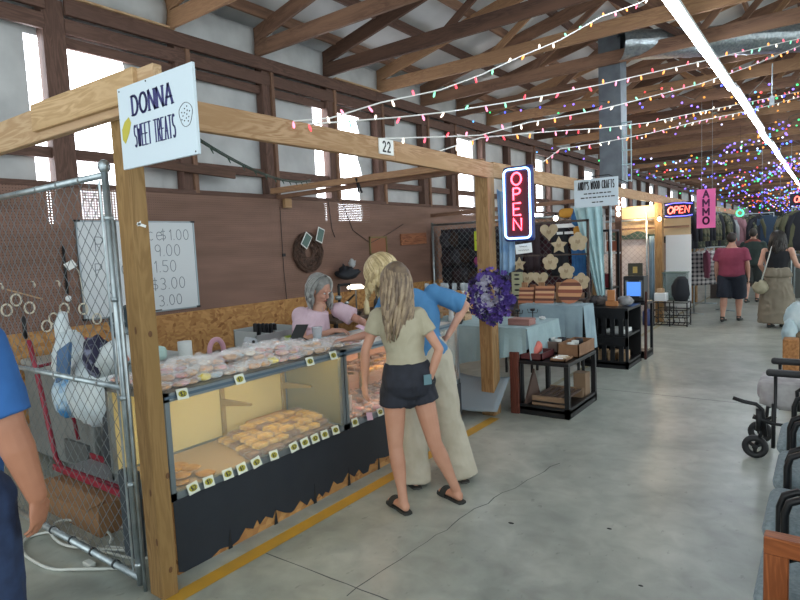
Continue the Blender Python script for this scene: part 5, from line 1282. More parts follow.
arm(b, shR, elR, wrR, 1.12, 1.32); hand(b, wrR, (-.06, .03, -1), -r + f * -.2, f, .62, 1.14, spread=.25, thumb_in=.3)
arm(b, shL, elL, wrL, 1.12, 1.1); hand(b, wrL, (0, 0, -1), r, f, .8, 1.05)
hR, kR, aR = V((-2.46, .73, .86)), V((-2.44, .74, .48)), V((-2.43, .72, .09)); hL, kL, aL = V((-2.72, .63, .86)), V((-2.73, .64, .48)), V((-2.74, .62, .09))
leg(b, hR, kR, aR, 1.1); leg(b, hL, kL, aL, 1.1); foot(b, aR, f, 1.1, z0=.01); foot(b, aL, f, 1.1, z0=.01)
man = b.build('person', SKIN2, None, origin=(O.x, O.y, 0)); remesh(man, .006, 3)
tag(man, 'man in a blue tee and jeans cut off by the left edge, arm hanging down', 'person'); face_parts(man, hc, hf, hr, hu, 1.05)
b = MB(); torso(b, spine(pel, ch, nk, f, f, r, r, [(t, w * 1.1, d * 1.15, s_) for t, w, d, s_ in cut(MAL, -.12, 1.82)], .022))
for s0, e0 in ((shR, elR), (shL, elL)): b.ell(s0, .082, .082, .078); b.cyl(s0, s0.lerp(e0, .86), .078, .084, 18)
cloth_obj(b, 'tee_shirt', mat('royal_blue_tee', '2c5f9e', .85, 0, '265691', 8), man, .009, (.004, 7), 9)
b = MB(); torso(b, spine(pel, ch, nk, f, f, r, r, [(t, w * 1.1, d * 1.15, s_) for t, w, d, s_ in cut(MAL, -.38, .05)], .016))
for h, k, a in ((hR, kR, aR), (hL, kL, aL)): b.ell(h, .115, .115, .11); b.caps(h, k, .112, .092, 18); b.cyl(k, V((a.x, a.y, .03)), .09, .085, 18)
cloth_obj(b, 'jeans', mat('dark_blue_jeans', '1d2c4a', .85, 0, '26385a', 18), man, .010, (.006, 8), 10)
b = MB(); hair_cap(b, hc, hf, hr, hu, 1.06, .025); b.build('short_hair', HD[1], man, True)
for a in (aR, aL):
    b = MB(); foot(b, a, f, 1.1, .008, .008); b.build('shoe', BLACK, man, True)

# ---- far walkers
def walker(name_label, O, face, ht, female, skin, top, bottom, hairm, feet, build=1.0, shorts=True, hair='short', arms=None, skirt=None, bare_arms=False, seed=0):
    s = ht / 1.72; O = V(O); f = V(face).normalized(); r = V((f.y, -f.x, 0)); prof = FEM if female else MAL; prof = [(t, w * build, d * build * (1.05 if build > 1 else 1), q) for t, w, d, q in prof]
    pel, ch, nk = O + V((0, 0, .95 * s)), O + V((0, 0, 1.25 * s)), O + V((0, 0, 1.49 * s)); hc = O + f * .01 + V((0, 0, 1.61 * s)); u = V((0, 0, 1))
    b = MB(); torso(b, spine(pel, ch, nk, f, f, r, r, prof)); b.caps(nk, hc, .052, .055); head(b, hc, f, r, u, s)
    W = .185 * (1 + (build - 1) * .45)
    J = {}
    for k in (-1, 1):
        sh = O + r * k * W + V((0, 0, 1.375 * s)); el, wr = (arms or {}).get(k, (O + r * k * (W + .06) + V((0, 0, 1.12 * s)), O + r * k * (W + .07) + f * .06 + V((0, 0, .87 * s))))
        el, wr = V(el), V(wr); arm(b, sh, el, wr, s, build * .98); hand(b, wr, (wr - el), -r * k, f, .6, s); J[k] = (sh, el, wr)
    LG = []
    for k, fp in ((-1, feet[0]), (1, feet[1])):
        hip = O + r * k * .095 * build + V((0, 0, .86 * s)); an = V((fp[0], fp[1], fp[2] + .085)); kn = hip.lerp(an, .5) + f * .03; leg(b, hip, kn, an, s, build); foot(b, an, f, s, z0=fp[2] + .012); LG.append((hip, kn, an))
    p = b.build('person', skin, None, origin=(O.x, O.y, 0)); remesh(p, .010, 2); tag(p, name_label, 'person'); face_parts(p, hc, f, r, u, s)
    b = MB(); torso(b, spine(pel, ch, nk, f, f, r, r, cut(prof, .25 if skirt else -.22, 1.5 if bare_arms else 1.8), .020))
    if not bare_arms:
        for k in (-1, 1): b.ell(J[k][0] - V((0, 0, .01)), .060 * build + .014, .060 * build + .014, .060 * build + .008); b.cyl(J[k][0], J[k][0].lerp(J[k][1], .75), .064 * build, .076 * build)
    else:
        for k in (-1, 1): b.tube([ch + r * k * .08 + f * .08 + V((0, 0, .1)), nk + r * k * .09 - V((0, 0, .03)), ch + r * k * .08 - f * .09 + V((0, 0, .1))], .022, 8)
    cloth_obj(b, 'shirt' if not bare_arms else 'tank_top', top, p, .014, (.005, 6), seed)
    b = MB()
    if skirt:
        torso(b, spine(pel, ch, nk, f, f, r, r, cut(prof, -.1, .40), .030)); b.loft([(pel, r * .18, f * .14), (O + V((0, 0, .6)), r * .25, f * .20), (O + V((0, 0, skirt)), r * .30, f * .25)], 24)
        cloth_obj(b, 'long_skirt', bottom, p, .014, (.016, 7), seed)
    else:
        torso(b, spine(pel, ch, nk, f, f, r, r, cut(prof, -.36, .1), .016))
        for hip, kn, an in LG: b.ell(hip, .11 * build, .11 * build, .1); b.cyl(hip, kn if shorts else an, .108 * build, (.112 if shorts else .08) * build, 18)
        cloth_obj(b, 'shorts' if shorts else 'trousers', bottom, p, .014, (.006, 6), seed)
    b = MB(); hair_cap(b, hc, f, r, u, s * 1.03, .03)
    if hair == 'long': hair_locks(b, hc, f, r, u, 60, .105, .118, .125, 40, 320, .34, .02, .02, seed, None)
    b.build('hair', hairm, p, True)
    for hip, kn, an in LG:
        b = MB(); foot(b, an, f, s, .008, an.z - .085); b.build('shoe', SANDAL, p, True)
    return p, J
walker('heavy man in a dark red tee and navy shorts walking away down the aisle', (-1.52, 12.9, 0), (.06, 1, 0), 1.70, False, SKIN3, mat('dark_red_tee', '8a3a52', .85, 0, '80344b', 6), mat('navy_shorts', '1c2230', .85), HD[1], ((-1.66, 12.8, 0), (-1.41, 13.05, 0)), 1.22, seed=3)
wl, J = walker('woman in a black tank top and long taupe skirt walking at the right', (-.74, 12.3, 0), (.15, 1, 0), 1.70, True, SKIN3, mat('black_tank', '14151c', .85), mat('taupe_skirt', '82796a', .85, 0, '776e60', 6), HD, ((-.84, 12.2, 0), (-.66, 12.35, 0)), 1.15, skirt=.09, hair='long', bare_arms=True, seed=8,
    arms={1: ((-.46, 12.34, 1.10), (-.30, 12.55, 1.02)), -1: ((-1.0, 12.28, 1.12), (-.93, 12.45, .95))})
t = thing('shoulder_bag', 'cream shoulder bag hanging at the hip of the woman in the taupe skirt', 'bag', (-.98, 12.2, .55))
bl = blob(.16, .12, .3, 44); bl.v = [V((p.x * .8 - .98, p.y * .5 + 12.16, p.z + .60)) for p in bl.v]; bl.build('bag_body', mat('cream_bag', 'a09a84', .8, 0, '8f8972', 9), t, True)
b = MB(); b.tube([(-.98, 12.16, .80), (-.90, 12.14, 1.1), (-.82, 12.2, 1.44), (-.84, 12.36, 1.44), (-.92, 12.3, 1.0), (-.98, 12.2, .80)], .010, 6); b.build('strap', mat('white_strap', 'c5c5c0', .7), t, True)
walker('man in a dark green shirt with a reddish yoke further down the aisle', (-1.50, 16.6, 0), (.1, 1, 0), 1.78, False, SKIN3, mat('dark_green_shirt', '35433f', .85, 0, '2e3a38', 6), mat('dark_grey_shorts', '2c3130', .85), mat('hair_grey_short', '4b443f', .7), ((-1.62, 16.4, 0), (-1.42, 16.7, 0)), 1.15, seed=12)
p_ = [o for o in bpy.data.objects if o.name.startswith('person') and 'reddish yoke' in o.get('label', '')][0]
b = MB(); b.loft([(V((-1.5, 16.6, 1.36)), V((.235, 0, 0)), V((0, .125, 0))), (V((-1.5, 16.6, 1.47)), V((.19, 0, 0)), V((0, .105, 0))), (V((-1.5, 16.6, 1.54)), V((.09, 0, 0)), V((0, .08, 0)))], 20); b.build('shirt_yoke', mat('faded_red', '86473f', .85), p_, True)
random.seed(21)
# ---------------------------------------------------------------- white string lights (near) and coloured ones (far)
WIRE = mat('white_wire', 'e2e2e0', .5)
BULBM = [mat('bulb_' + n_, c_, .3, emit=e_, ecol=c_) for n_, c_, e_ in (('red', 'ff4a58', 1.0), ('orange', 'ff9a48', 1.2), ('pink', 'ff8fae', 1.0), ('white', 'fff0dc', 1.2), ('green', '7fdcae', .9), ('pinkred', 'ff6378', 1.0))]
bulb_me = []
def bulb_mesh(m, r=.009, L=.045):
    b = MB(); b.lathe((0, 0, -L), [(.0005, 0), (r * .75, L * .15), (r, L * .5), (r * .7, L * .85), (r * .5, L)], 8); o = b.build('bulb', m, None, True, origin=(0, 0, 0)); me = o.data; bpy.data.objects.remove(o); return me
BM = [bulb_mesh(m) for m in BULBM]
STR = {
'A': [(-2.65, 2.58, 2.5), (-2.62, 2.89, 2.56), (-2.5, 3.27, 2.7), (-2.34, 3.79, 2.85), (-2.21, 4.18, 3.01), (-2.07, 4.62, 3.22), (-1.92, 5.12, 3.44), (-1.74, 5.67, 3.74), (-1.55, 6.3, 4.0), (-1.46, 6.56, 4.14)],
'B': [(-2.65, 2.71, 2.5), (-2.6, 3.05, 2.56), (-2.46, 3.43, 2.62), (-2.31, 3.86, 2.7), (-2.13, 4.35, 2.81), (-1.93, 4.9, 2.94), (-1.71, 5.53, 3.1), (-1.45, 6.26, 3.3), (-1.14, 7.11, 3.53), (-0.78, 8.12, 3.81), (-0.35, 9.33, 4.14)],
'C': [(-2.65, 3.44, 2.5), (-2.49, 3.87, 2.54), (-2.32, 4.35, 2.59), (-2.12, 4.89, 2.74), (-1.93, 5.37, 2.84), (-1.79, 5.77, 2.93), (-1.51, 6.52, 3.13), (-1.19, 7.38, 3.36), (-0.81, 8.4, 3.69), (-0.36, 9.61, 4.12)],
'D': [(-2.66, 4.27, 2.5), (-2.53, 4.75, 2.65), (-2.35, 5.43, 2.75), (-2.19, 6.07, 2.84), (-2.05, 6.61, 2.91), (-1.77, 7.66, 3.08), (-1.44, 8.95, 3.35), (-1.01, 10.58, 3.68), (-0.46, 12.69, 4.12)],
'E': [(-2.66, 6.2, 2.5), (-2.65, 7.0, 2.81), (-2.4, 7.72, 2.93), (-2.03, 8.76, 3.13), (-1.6, 9.99, 3.41), (-1.1, 11.44, 3.7), (-0.48, 13.2, 4.12)]}
desc = {'A': 'white wire string light climbing most steeply from the front beam to the tube lights', 'B': 'white wire string light running just above the number 22 strand, second highest', 'C': 'white wire string light that starts at the number 22 plate', 'D': 'white wire string light starting near the tall neon sign', 'E': 'lowest white wire string light, rising from above the wood crafts stall'}
def resample(P, step):
    P = [V(p) for p in P]; out = [P[0]]; acc = 0
    for i in range(len(P) - 1):
        d = (P[i+1] - P[i]).length; n = max(1, int(d / .05))
        for k in range(1, n + 1):
            q = P[i].lerp(P[i+1], k / n); acc += d / n
            if acc >= step: out.append(q); acc = 0
    return out
for k, P in STR.items():
    t = thing('string_light', desc[k], 'string light', P[0])
    b = MB(); b.tube(P, .0055, 5); b.build('wire', WIRE, t)
    for i, q in enumerate(resample(P, .17)):
        m = random.choice([0, 1, 2, 3, 3, 2, 5, 4, 1])
        o = bpy.data.objects.new('bulb', BM[m]); COL.objects.link(o); o.parent = t; o.location = q - V(P[0]) + V((0, 0, -.004))
        o.rotation_euler = (random.uniform(-.6, .6) + (PI if random.random() < .3 else 0), random.uniform(-.6, .6), 0)
COLM = [mat('led_' + n_, c_, .3, emit=e_, ecol=c_) for n_, c_, e_ in (('blue', '4a53ff', 1.9), ('green', '3fdc7a', 1.1), ('violet', '8a6bff', 1.3), ('amber', 'e8963a', .8), ('red', 'ff4a4a', .9), ('white', 'd8d6ff', 1.2), ('cyan', '5fb0ff', 1.3))]
def led(m, r):
    b = MB(); b.ell((0, 0, 0), r, r, r, 6, 4); o = b.build('bulb', m, None, True, origin=(0, 0, 0)); me = o.data; bpy.data.objects.remove(o); return me
LM = {r: [led(m, r) for m in COLM] for r in (.015, .021, .028)}
DW = mat('dark_green_wire', '1f2e28', .6)
nst = 0
for i in range(34):
    y = 8.4 + i * .8 + i * i * .012; za, zb = random.uniform(2.5, 3.0) if i % 3 else random.uniform(3.3, 3.9), random.uniform(3.5, 4.1)
    xa, xb = (-2.65 if i % 3 else -4.6), random.uniform(-.2, .6); sag = random.uniform(.05, .4)
    P = [V((xa, y, za)).lerp(V((xb, y + random.uniform(-.5, 2.5), zb)), k / 24) - V((0, 0, sag * 4 * (k / 24) * (1 - k / 24))) for k in range(25)]
    t = thing('colored_string_light', 'strand of tiny blue green and violet lights crossing under the far trusses', 'string light', P[0], group='coloured string lights under the far trusses')
    b = MB(); b.tube(P, .004, 4); b.build('wire', DW, t)
    r = .015 if y < 13 else .021 if y < 24 else .028
    for j, q in enumerate(resample(P, .27 if y < 16 else .42)):
        if j > 32: break
        o = bpy.data.objects.new('bulb', random.choice(LM[r] + [LM[r][0], LM[r][2], LM[r][2], LM[r][3]])); COL.objects.link(o); o.parent = t
        o.location = q - P[0] + V((0, random.uniform(-.03, .03), random.uniform(-.16, .02)))
# bare bulbs
BARE = mat('bare_bulb_glow', 'fff6e8', .4, emit=9)
for x, y, z, l in ((-2.98, 10.5, 2.42, 'topmost bare bulb of the upright row right of the wood crafts sign'), (-2.97, 10.5, 2.32, 'second bare bulb down of the upright row'), (-2.96, 10.5, 2.22, 'third bare bulb down of the upright row'), (-2.96, 10.5, 2.12, 'lowest bare bulb of the upright row'), (-2.67, 12.2, 2.04, 'bare glowing bulb left of the red neon open sign'), (-3.27, 8.4, 2.04, 'bare glowing bulb left of the wood crafts sign'), (-3.2, 10.2, 1.95, 'small warm bulb by the pale blue curtain')):
    t = thing('light_bulb', l, 'light bulb', (x, y, z)); b = MB(); b.ell((x, y, z), .035, .035, .04, 12, 8); b.build('bulb_glass', BARE, t, True); b = MB(); b.cyl((x, y, z + .035), (x, y, z + .075), .016); b.build('socket', BLACK, t)
b = MB(); b.box((-3.03, 10.54, 0), (-2.93, 10.58, 2.5)); tag(b.build('bulb_board', TRUSSD), 'narrow upright board carrying the row of bare bulbs', 'board')

# ---------------------------------------------------------------- wood crafts stall
f2 = thing('mesh_fence', 'chain link fence at the back of the wood crafts stall', 'fence', (-4.3, 8.8, 0))
b = MB()
for x in (-5.7, -4.3, -2.87): b.cyl((x, 8.8, 0), (x, 8.8, 2.12), .022)
b.build('fence_post', STEEL, f2, True)
b = MB(); b.cyl((-5.7, 8.8, 2.08), (-2.87, 8.8, 2.08), .02); b.build('top_rail', STEEL, f2, True)
chain_mesh('wire_mesh', (-5.68, 8.8, .1), (1, 0, 0), 2.8, 1.95, f2, .09, .0028)
b = MB(); b.cyl((-2.66, 9.02, 0), (-2.66, 9.02, 2.45), .018); tag(b.build('conduit_pipe', STEEL, smooth=True), 'thin steel pipe upright under the steel column', 'pipe')
def drape(name, x0, x1, y0, y1, z, drops, m, label, cat='tablecloth'):
    """cloth over a table top; drops = hem height on (-x, +x, -y, +y) sides"""
    b = MB(); n = 12
    b.box((x0, y0, z), (x1, y1, z + .006))
    def side(a, c, out, hem0, hem1):
        a, c, out = V(a), V(c), V(out); L = (c - a).length
        b.sheet(lambda u, v: a.lerp(c, u) + out * (.004 + v * (.02 + .022 * math.sin(u * L * 17 + 1) + .012 * math.sin(u * L * 41))) + V((0, 0, .004 - v * (z - (hem0 + (hem1 - hem0) * u) + .012 * math.sin(u * 9)))), max(8, int(L * 22)), 8, .004)
    side((x0, y0, z), (x1, y0, z), (0, -1, 0), *drops[2]); side((x1, y0, z), (x1, y1, z), (1, 0, 0), *drops[1]); side((x0, y1, z), (x0, y0, z), (-1, 0, 0), *drops[0])
    o = b.build(name, m, smooth=False); tag(o, label, cat); return o
def table(x0, x1, y0, y1, z, label):
    t = thing('folding_table', label, 'table', ((x0 + x1) / 2, (y0 + y1) / 2, 0))
    b = MB(); b.rbox((x0 + .01, y0 + .01, z - .03), (x1 - .01, y1 - .01, z - .002), .005); b.build('table_top', mat('table_board', '6d5a48', .6), t)
    for x in (x0 + .08, x1 - .08):
        for y in (y0 + .08, y1 - .08): b = MB(); b.cyl((x, y, 0), (x, y, z - .03), .018); b.build('leg', BLACKM, t)
CL = mat('pale_teal_cloth', '98aeb3', .85, 0, '8ba1a7', 5)
table(-3.75, -2.42, 5.35, 6.15, .85, 'folding table under the pale teal cloth beside the wreath post')
drape('tablecloth', -3.77, -2.40, 5.33, 6.17, .85, ((.3, .3), (.50, .62), (.28, .62), 0), CL, 'pale teal cloth draped over the table behind the wreath post')
b = MB(); b.sheet(lambda u, v: (-3.55 + 1.0 * u, 5.25 - .30 * v - .1 * math.sin(PI * u) * v, .36 - .28 * v + .10 * (1 - u) * v + .02 * math.sin(u * 7)), 16, 10, .004); tag(b.build('grey_tarp', mat('grey_tarp', '7b8790', .6), smooth=True), 'grey sheet sagging to the floor under the teal clothed table', 'tarp')
table(-3.2, -2.42, 7.0, 7.33, .90, 'second table under the blue grey cloth with the cutting boards')
drape('tablecloth', -3.22, -2.40, 6.98, 7.35, .90, ((.3, .3), (.35, .35), (.27, .25), 0), mat('blue_grey_cloth', '93a8b2', .85, 0, '8398a4', 5), 'blue grey cloth on the table with the striped cutting boards')
tag(beam('red_board', (-2.52, 5.30, 0), (-2.52, 5.30, .62), .05, .09, wood('red_brown_board', '6a3a30', '53291f'), up=(1, 0, 0)), 'reddish brown upright board beside the wreath post', 'board')
o = beam('loose_plank', (-3.4, 5.0, .03), (-2.75, 5.35, .05), .12, .03, DARKW); tag(o, 'dark plank lying on the floor behind the wreath post', 'board')
# wreath
wr = thing('purple_wreath', 'purple and white flower wreath on the wooden post', 'wreath', (-2.60, 5.02, 1.2))
PUR = [mat('purple_petal', '3d2878', .7), mat('violet_petal', '5d4596', .7), mat('dark_purple', '1d1638', .7), mat('white_petal', 'a9a6ba', .7), mat('grey_green_leaf', '5e6b68', .7)]
b = MB(); b.tube([(-2.60 + .15 * math.cos(a), 5.02, 1.22 + .17 * math.sin(a)) for a in [2 * PI * i / 24 for i in range(24)]], .045, 8, closed=True); b.build('wreath_ring', PUR[2], wr, True)
def flower(b, c, n, r, m):
    b.cur = m
    for k in range(6):
        a = k * PI / 3 + random.random(); t_ = n.orthogonal().normalized(); s_ = n.cross(t_); d = (t_ * math.cos(a) + s_ * math.sin(a) + n * random.uniform(.2, .8)).normalized(); w_ = n.cross(d).normalized() * r * .35
        b.add([c, c + d * r * .6 + w_, c + d * r, c + d * r * .6 - w_], [(0, 1, 2, 3)])
b = MB(); bw = MB()
for k in range(330):
    a = random.uniform(0, 2 * PI); rr = random.gauss(0, .045); n = V((math.cos(a) * rr * 8, -random.uniform(.3, 1), math.sin(a) * rr * 8)).normalized()
    c = V((-2.60 + (.15 + rr) * math.cos(a), 5.0 - random.uniform(.0, .06), 1.22 + (.17 + rr) * math.sin(a) - (.03 if random.random() < .2 else 0)))
    inner = rr < -.005 and random.random() < .55
    flower(b, c, n, random.uniform(.028, .05), 3 if inner else random.choice([0, 0, 1, 1, 2, 0]) )
b.build('wreath_flowers', PUR, wr)
b = MB()
for k in range(16): a = -PI / 2 + random.uniform(-.7, .5); c = V((-2.60 + .17 * math.cos(a), 4.98, 1.20 + .19 * math.sin(a))); flower(b, c, V((0, -1, -.5)).normalized(), .07, 0)
b.build('wreath_leaves', PUR[4], wr)
for k in range(6): pass
# small goods on table 1
t = thing('wooden_shelf', 'small pale wooden shelf standing on the teal clothed table left of the wreath', 'shelf', (-3.5, 5.8, .856))
b = MB()
for a, c in (((-3.72, 5.7, .856), (-3.69, 5.85, 1.13)), ((-3.33, 5.7, .856), (-3.30, 5.85, 1.13)), ((-3.74, 5.69, 1.12), (-3.28, 5.86, 1.145)), ((-3.72, 5.7, .93), (-3.3, 5.85, .945)), ((-3.52, 5.7, .856), (-3.5, 5.85, 1.12))): b.box(a, c)
b.build('shelf_frame', PINEL, t)
b = MB(); b.box((-3.47, 5.72, .95), (-3.36, 5.78, 1.09)); tag(b.build('pale_box', mat('pale_blue_box', 'b7c1c4', .6)), 'pale grey box in the small wooden shelf', 'box')
GL = glass('stemware_glass', (.85, .9, .93), .4, .05)
gp_ = None
for k in range(11):
    x, y = -4.5 + k * .105, 6.75 + .04 * (k % 3)
    if gp_ is None:
        gp_ = thing('stem_glass', '', 'glass', (x, y, 1.0)); b = MB(); b.lathe((x, y, 1.0), [(.03, 0), (.03, .004), (.005, .01), (.005, .08), (.032, .11), (.036, .16), (.030, .20)], 14); b.build('goblet', GL, gp_, True); b = MB(); b.lathe((x, y, 1.04), [(.004, 0), (.02, .05), (.001, .055)], 10) ; b.build('white_motif', mat('white_motif', 'cfd2d2', .5), gp_, True); o = gp_
    else: o = dup(gp_, loc=(x, y, 1.0))
    tag(o, 'stemmed glass in the row on the table behind the blonde woman', 'glass', 'stemmed glasses behind the blonde woman')
table(-4.7, -3.35, 6.6, 7.05, 1.0, 'tall narrow table carrying the stemmed glasses')
def owl(c, s, m, label, nm='owl_figure'):
    t = thing(nm, label, 'figurine', c); c = V(c)
    b = MB(); b.lathe(c, [(.03 * s, 0), (.045 * s, .03 * s), (.042 * s, .08 * s), (.03 * s, .11 * s), (.036 * s, .13 * s), (.02 * s, .165 * s), (.001, .17 * s)], 14); b.build('figure_body', m, t, True)
    for k in (-1, 1): b = MB(); b.tube([c + V((k * .02 * s, -.01 * s, .15 * s)), c + V((k * .028 * s, -.01 * s, .185 * s))], [.009 * s, .002], 6); b.build('ear', m, t, True)
owl((-3.22, 5.42, .856), 1.1, mat('dark_bronze', '3f3a3a', .5), 'dark owl figurine on the teal cloth left of the wreath')
owl((-3.36, 5.50, .856), .8, mat('white_ceramic', 'c4c6c6', .4), 'small white rabbit figurine beside the dark owl', 'rabbit_figure')
owl((-3.52, 5.38, .856), .9, mat('brown_ceramic', '7d5b48', .5), 'brown figurine behind the blonde womans elbow', 'bird_figure')
tag(MB().rbox((-2.68, 5.50, .857), (-2.44, 5.66, .925), .006).build('pink_wood_box', wood('pinkish_box', 'a27a72', '8a625c')), 'pinkish wooden box on the right end of the teal clothed table', 'box')
for k, (x, y, l) in enumerate(((-2.75, 5.9, 'black candle holder on the teal table right of the wreath'), (-2.62, 6.0, 'second black candle holder further back on the teal table'))):
    t = thing('candle_holder', l, 'candle holder', (x, y, .856)); b = MB(); b.lathe((x, y, .856), [(.035, 0), (.035, .008), (.006, .015), (.006, .09), (.028, .1), (.028, .12)], 12); b.build('holder_body', BLACKM, t, True)
    for s_ in (-1, 1): b = MB(); b.tube([(x, y, .93), (x + s_ * .05, y, .93), (x + s_ * .06, y, .97)], .004, 6); b.build('side_arm', BLACKM, t)
bl = blob(.035, .02, .6, 51); bl.v = [p + V((-2.50, 5.98, .857)) for p in bl.v]; tag(bl.build('white_rabbit', MATS['white_ceramic'], smooth=True), 'small white lump figurine with green sprigs near the pink box', 'figurine')
# wooden shapes
PALEW = mat('pale_cut_wood', 'c9b89c', .7, 0, 'bba887', 10); BURN = mat('burnt_mark', 'a58f73', .7)
def shape(kind, c, s, label, rot=0):
    pts = []
    if kind == 'star':
        for i in range(10): a = PI / 2 + i * PI / 5; r_ = s * (1 if i % 2 == 0 else .52); pts.append((r_ * math.cos(a), r_ * math.sin(a)))
    elif kind == 'heart':
        for i in range(30): t_ = 2 * PI * i / 30; pts.append((s * math.sin(t_) ** 3, s * (.8125 * math.cos(t_) - .3125 * math.cos(2 * t_) - .125 * math.cos(3 * t_) - .0625 * math.cos(4 * t_)) + s * .1))
    else:
        for i in range(50): a = 2 * PI * i / 50 + PI / 2; r_ = s * (.78 + .24 * abs(math.cos(2.5 * (a - PI / 2)))); pts.append((r_ * math.cos(a), r_ * math.sin(a)))
    t = thing('wooden_' + kind, label, 'wooden ornament', c); c = V(c)
    b = MB(); b.prism([c + V((x, 0, z)) for x, z in pts], (0, .015, 0)); b.build('cutout', PALEW, t)
    b = MB(); b.sheet(lambda u, v: c + V(((u - .5) * s * .5, -.002, (v - .5) * s * .35 + .01 * math.sin(u * 9))), 5, 3, .001); b.build('burnt_picture', BURN, t)
shape('star', (-3.64, 7.9, 1.39), .105, 'pale wooden star under the paper note'); shape('star', (-3.04, 7.9, 1.64), .125, 'pale wooden star right of the neon sign, under the top heart')
shape('heart', (-3.52, 7.9, 1.18), .11, 'pale wooden heart touching the upright engraved board'); shape('heart', (-3.32, 7.88, 1.17), .12, 'second pale wooden heart, right of its twin')
shape('heart', (-3.18, 7.9, 1.83), .13, 'largest pale wooden heart, highest on the display'); shape('flower', (-3.17, 7.9, 1.41), .115, 'pale wooden flower below the hanging star')
shape('flower', (-2.94, 7.9, 1.28), .115, 'pale wooden flower with a dark bee mark, lower centre'); shape('flower', (-2.77, 7.9, 1.68), .13, 'pale wooden flower against the blue cloth'); shape('flower', (-2.74, 7.92, 1.14), .115, 'pale wooden flower behind the round striped board')
t = thing('engraved_board', 'tall narrow pale board with dark engraved marks beside the wreath', 'board', (-3.65, 7.85, .93))
b = MB(); b.rbox((-3.74, 7.84, .88), (-3.57, 7.86, 1.28), .005); b.build('board_panel', mat('greenish_pale_wood', 'b4b596', .7), t)
b = MB()
for z in (.94, 1.02, 1.10, 1.18, 1.24): b.ell((-3.655, 7.838, z), .045, .002, .014, 8, 5)
b.build('engraving', DARKINK, t)
b = MB(); b.box((-3.75, 7.93, .9), (-3.72, 7.96, 1.98)); b.box((-2.66, 7.93, .9), (-2.63, 7.96, 1.98)); b.box((-3.75, 7.93, 1.95), (-2.63, 7.96, 1.98)); b.box((-3.75, 7.93, 1.5), (-2.63, 7.95, 1.52)); b.box((-3.75, 7.93, 1.2), (-2.63, 7.95, 1.215)); b.box((-3.75, 7.78, .88), (-2.63, 7.97, .9))
for x in (-3.72, -2.66): b.box((x - .02, 7.8, 0), (x + .02, 7.95, .9))
tag(b.build('ornament_stand', mat('dark_display_frame', '4c403b', .6)), 'dark frame holding the pale wooden hearts, stars and flowers', 'display frame')
for k, (x0, x1, zs, l) in enumerate(((-3.34, -3.14, .20, 'square striped cutting board at the left of the blue grey table'), (-3.11, -2.86, .22, 'square striped cutting board in the middle of the table'), (-2.80, -2.50, 0, 'round striped cutting board at the right of the table'))):
    t = thing('cutting_board', l, 'cutting board', ((x0 + x1) / 2, 7.22, .906)); cols = ['b06f50', '5f3328', 'c48d63', '8d4c38', 'd0a078', '6b3a2c', 'b57c58']; n_ = 7; H_ = zs or .31
    for j in range(n_):
        m = mat('strip_' + cols[j], cols[j], .5); za, zb = .906 + H_ * j / n_, .906 + H_ * (j + 1) / n_
        if zs: pts = [(x0, za), (x1, za), (x1, zb), (x0, zb)]
        else:
            cx, cz, R_ = (x0 + x1) / 2, .906 + H_ / 2, H_ / 2; pts = []
            for i in range(7): z_ = za + (zb - za) * i / 6; pts.append((cx + math.sqrt(max(1e-6, R_ * R_ - (z_ - cz) ** 2)), z_))
            pts += [(2 * cx - x_, z_) for x_, z_ in pts[::-1]]
        b = MB(); b.prism([(x_, 7.19 + (z_ - .906) * .25, z_) for x_, z_ in pts], (0, .022, 0)); b.build('wood_strip', m, t)
for k in range(5):
    tag(beam('upright_block', (-3.30 + k * .12, 7.31, .906), (-3.30 + k * .12, 7.32, 1.17 - .03 * (k % 2)), .08, .03, wood('block_wood_' + str(k % 2), '8f5f48' if k % 2 else 'a98264', '77503c' if k % 2 else '8f6a4c'), up=(0, 1, 0)), 'thin wooden block standing behind the striped cutting boards', 'wood block', 'wooden blocks behind the cutting boards')
# things on the fence
DKC = [mat('dk_bag_a', '1d2028', .8), mat('dk_bag_b', '33262c', .8), mat('dk_bag_c', '2b3038', .8, 0, '4d4a52', 14), mat('dk_bag_d', '3a2a24', .8)]
for k in range(15):
    x = -5.5 + (k % 5) * .19 + random.uniform(-.04, .04); z = 1.05 + (k // 5) * .30 + random.uniform(-.04, .04)
    t = thing('handbag', 'dark handbag hanging in the cluster behind the far mesh fence', 'bag', (x, 8.95, z), group='dark handbags behind the mesh fence')
    bl = blob(.13, .12, .5, k * 3.3, 12, 8); bl.v = [V((p.x * .9 + x, p.y * .5 + 8.93, p.z * 1.0 + z)) for p in bl.v]; bl.build('bag_body', DKC[k % 4], t, True)
    b = MB(); b.tube([(x - .07, 8.93, z + .18), (x - .04, 8.93, z + .30), (x + .04, 8.93, z + .30), (x + .07, 8.93, z + .18)], .008, 5); b.build('bag_handle', DKC[(k + 1) % 4], t)
b = MB(); b.box((-5.7, 9.08, .9), (-4.4, 9.10, 2.0)); tag(b.build('dark_backdrop', mat('dark_backdrop', '2c2b33', .9, 0, '3d3844', 7)), 'dark cloth backdrop behind the handbags', 'backdrop')
t = thing('yellow_tag', 'fluorescent yellow green tag hung on the mesh fence', 'tag', (-4.74, 8.76, 1.6)); b = MB(); b.rbox((-4.84, 8.75, 1.60), (-4.66, 8.765, 1.93), .03); b.build('tag_card', mat('fluo_yellow', 'c3d63a', .6), t)
b = MB(); b.tube([(-4.80, 8.74, 1.78), (-4.75, 8.74, 1.75), (-4.70, 8.74, 1.78)], .008, 5); b.build('smile_mark', DARKINK, t)
bl = blob(.10, .09, .5, 61); bl.v = [p + V((-4.72, 8.70, 1.33)) for p in bl.v]; tag(bl.build('pink_flower', mat('magenta_petals', '8f3f6d', .8)), 'magenta bunch hanging under the yellow tag', 'flowers')
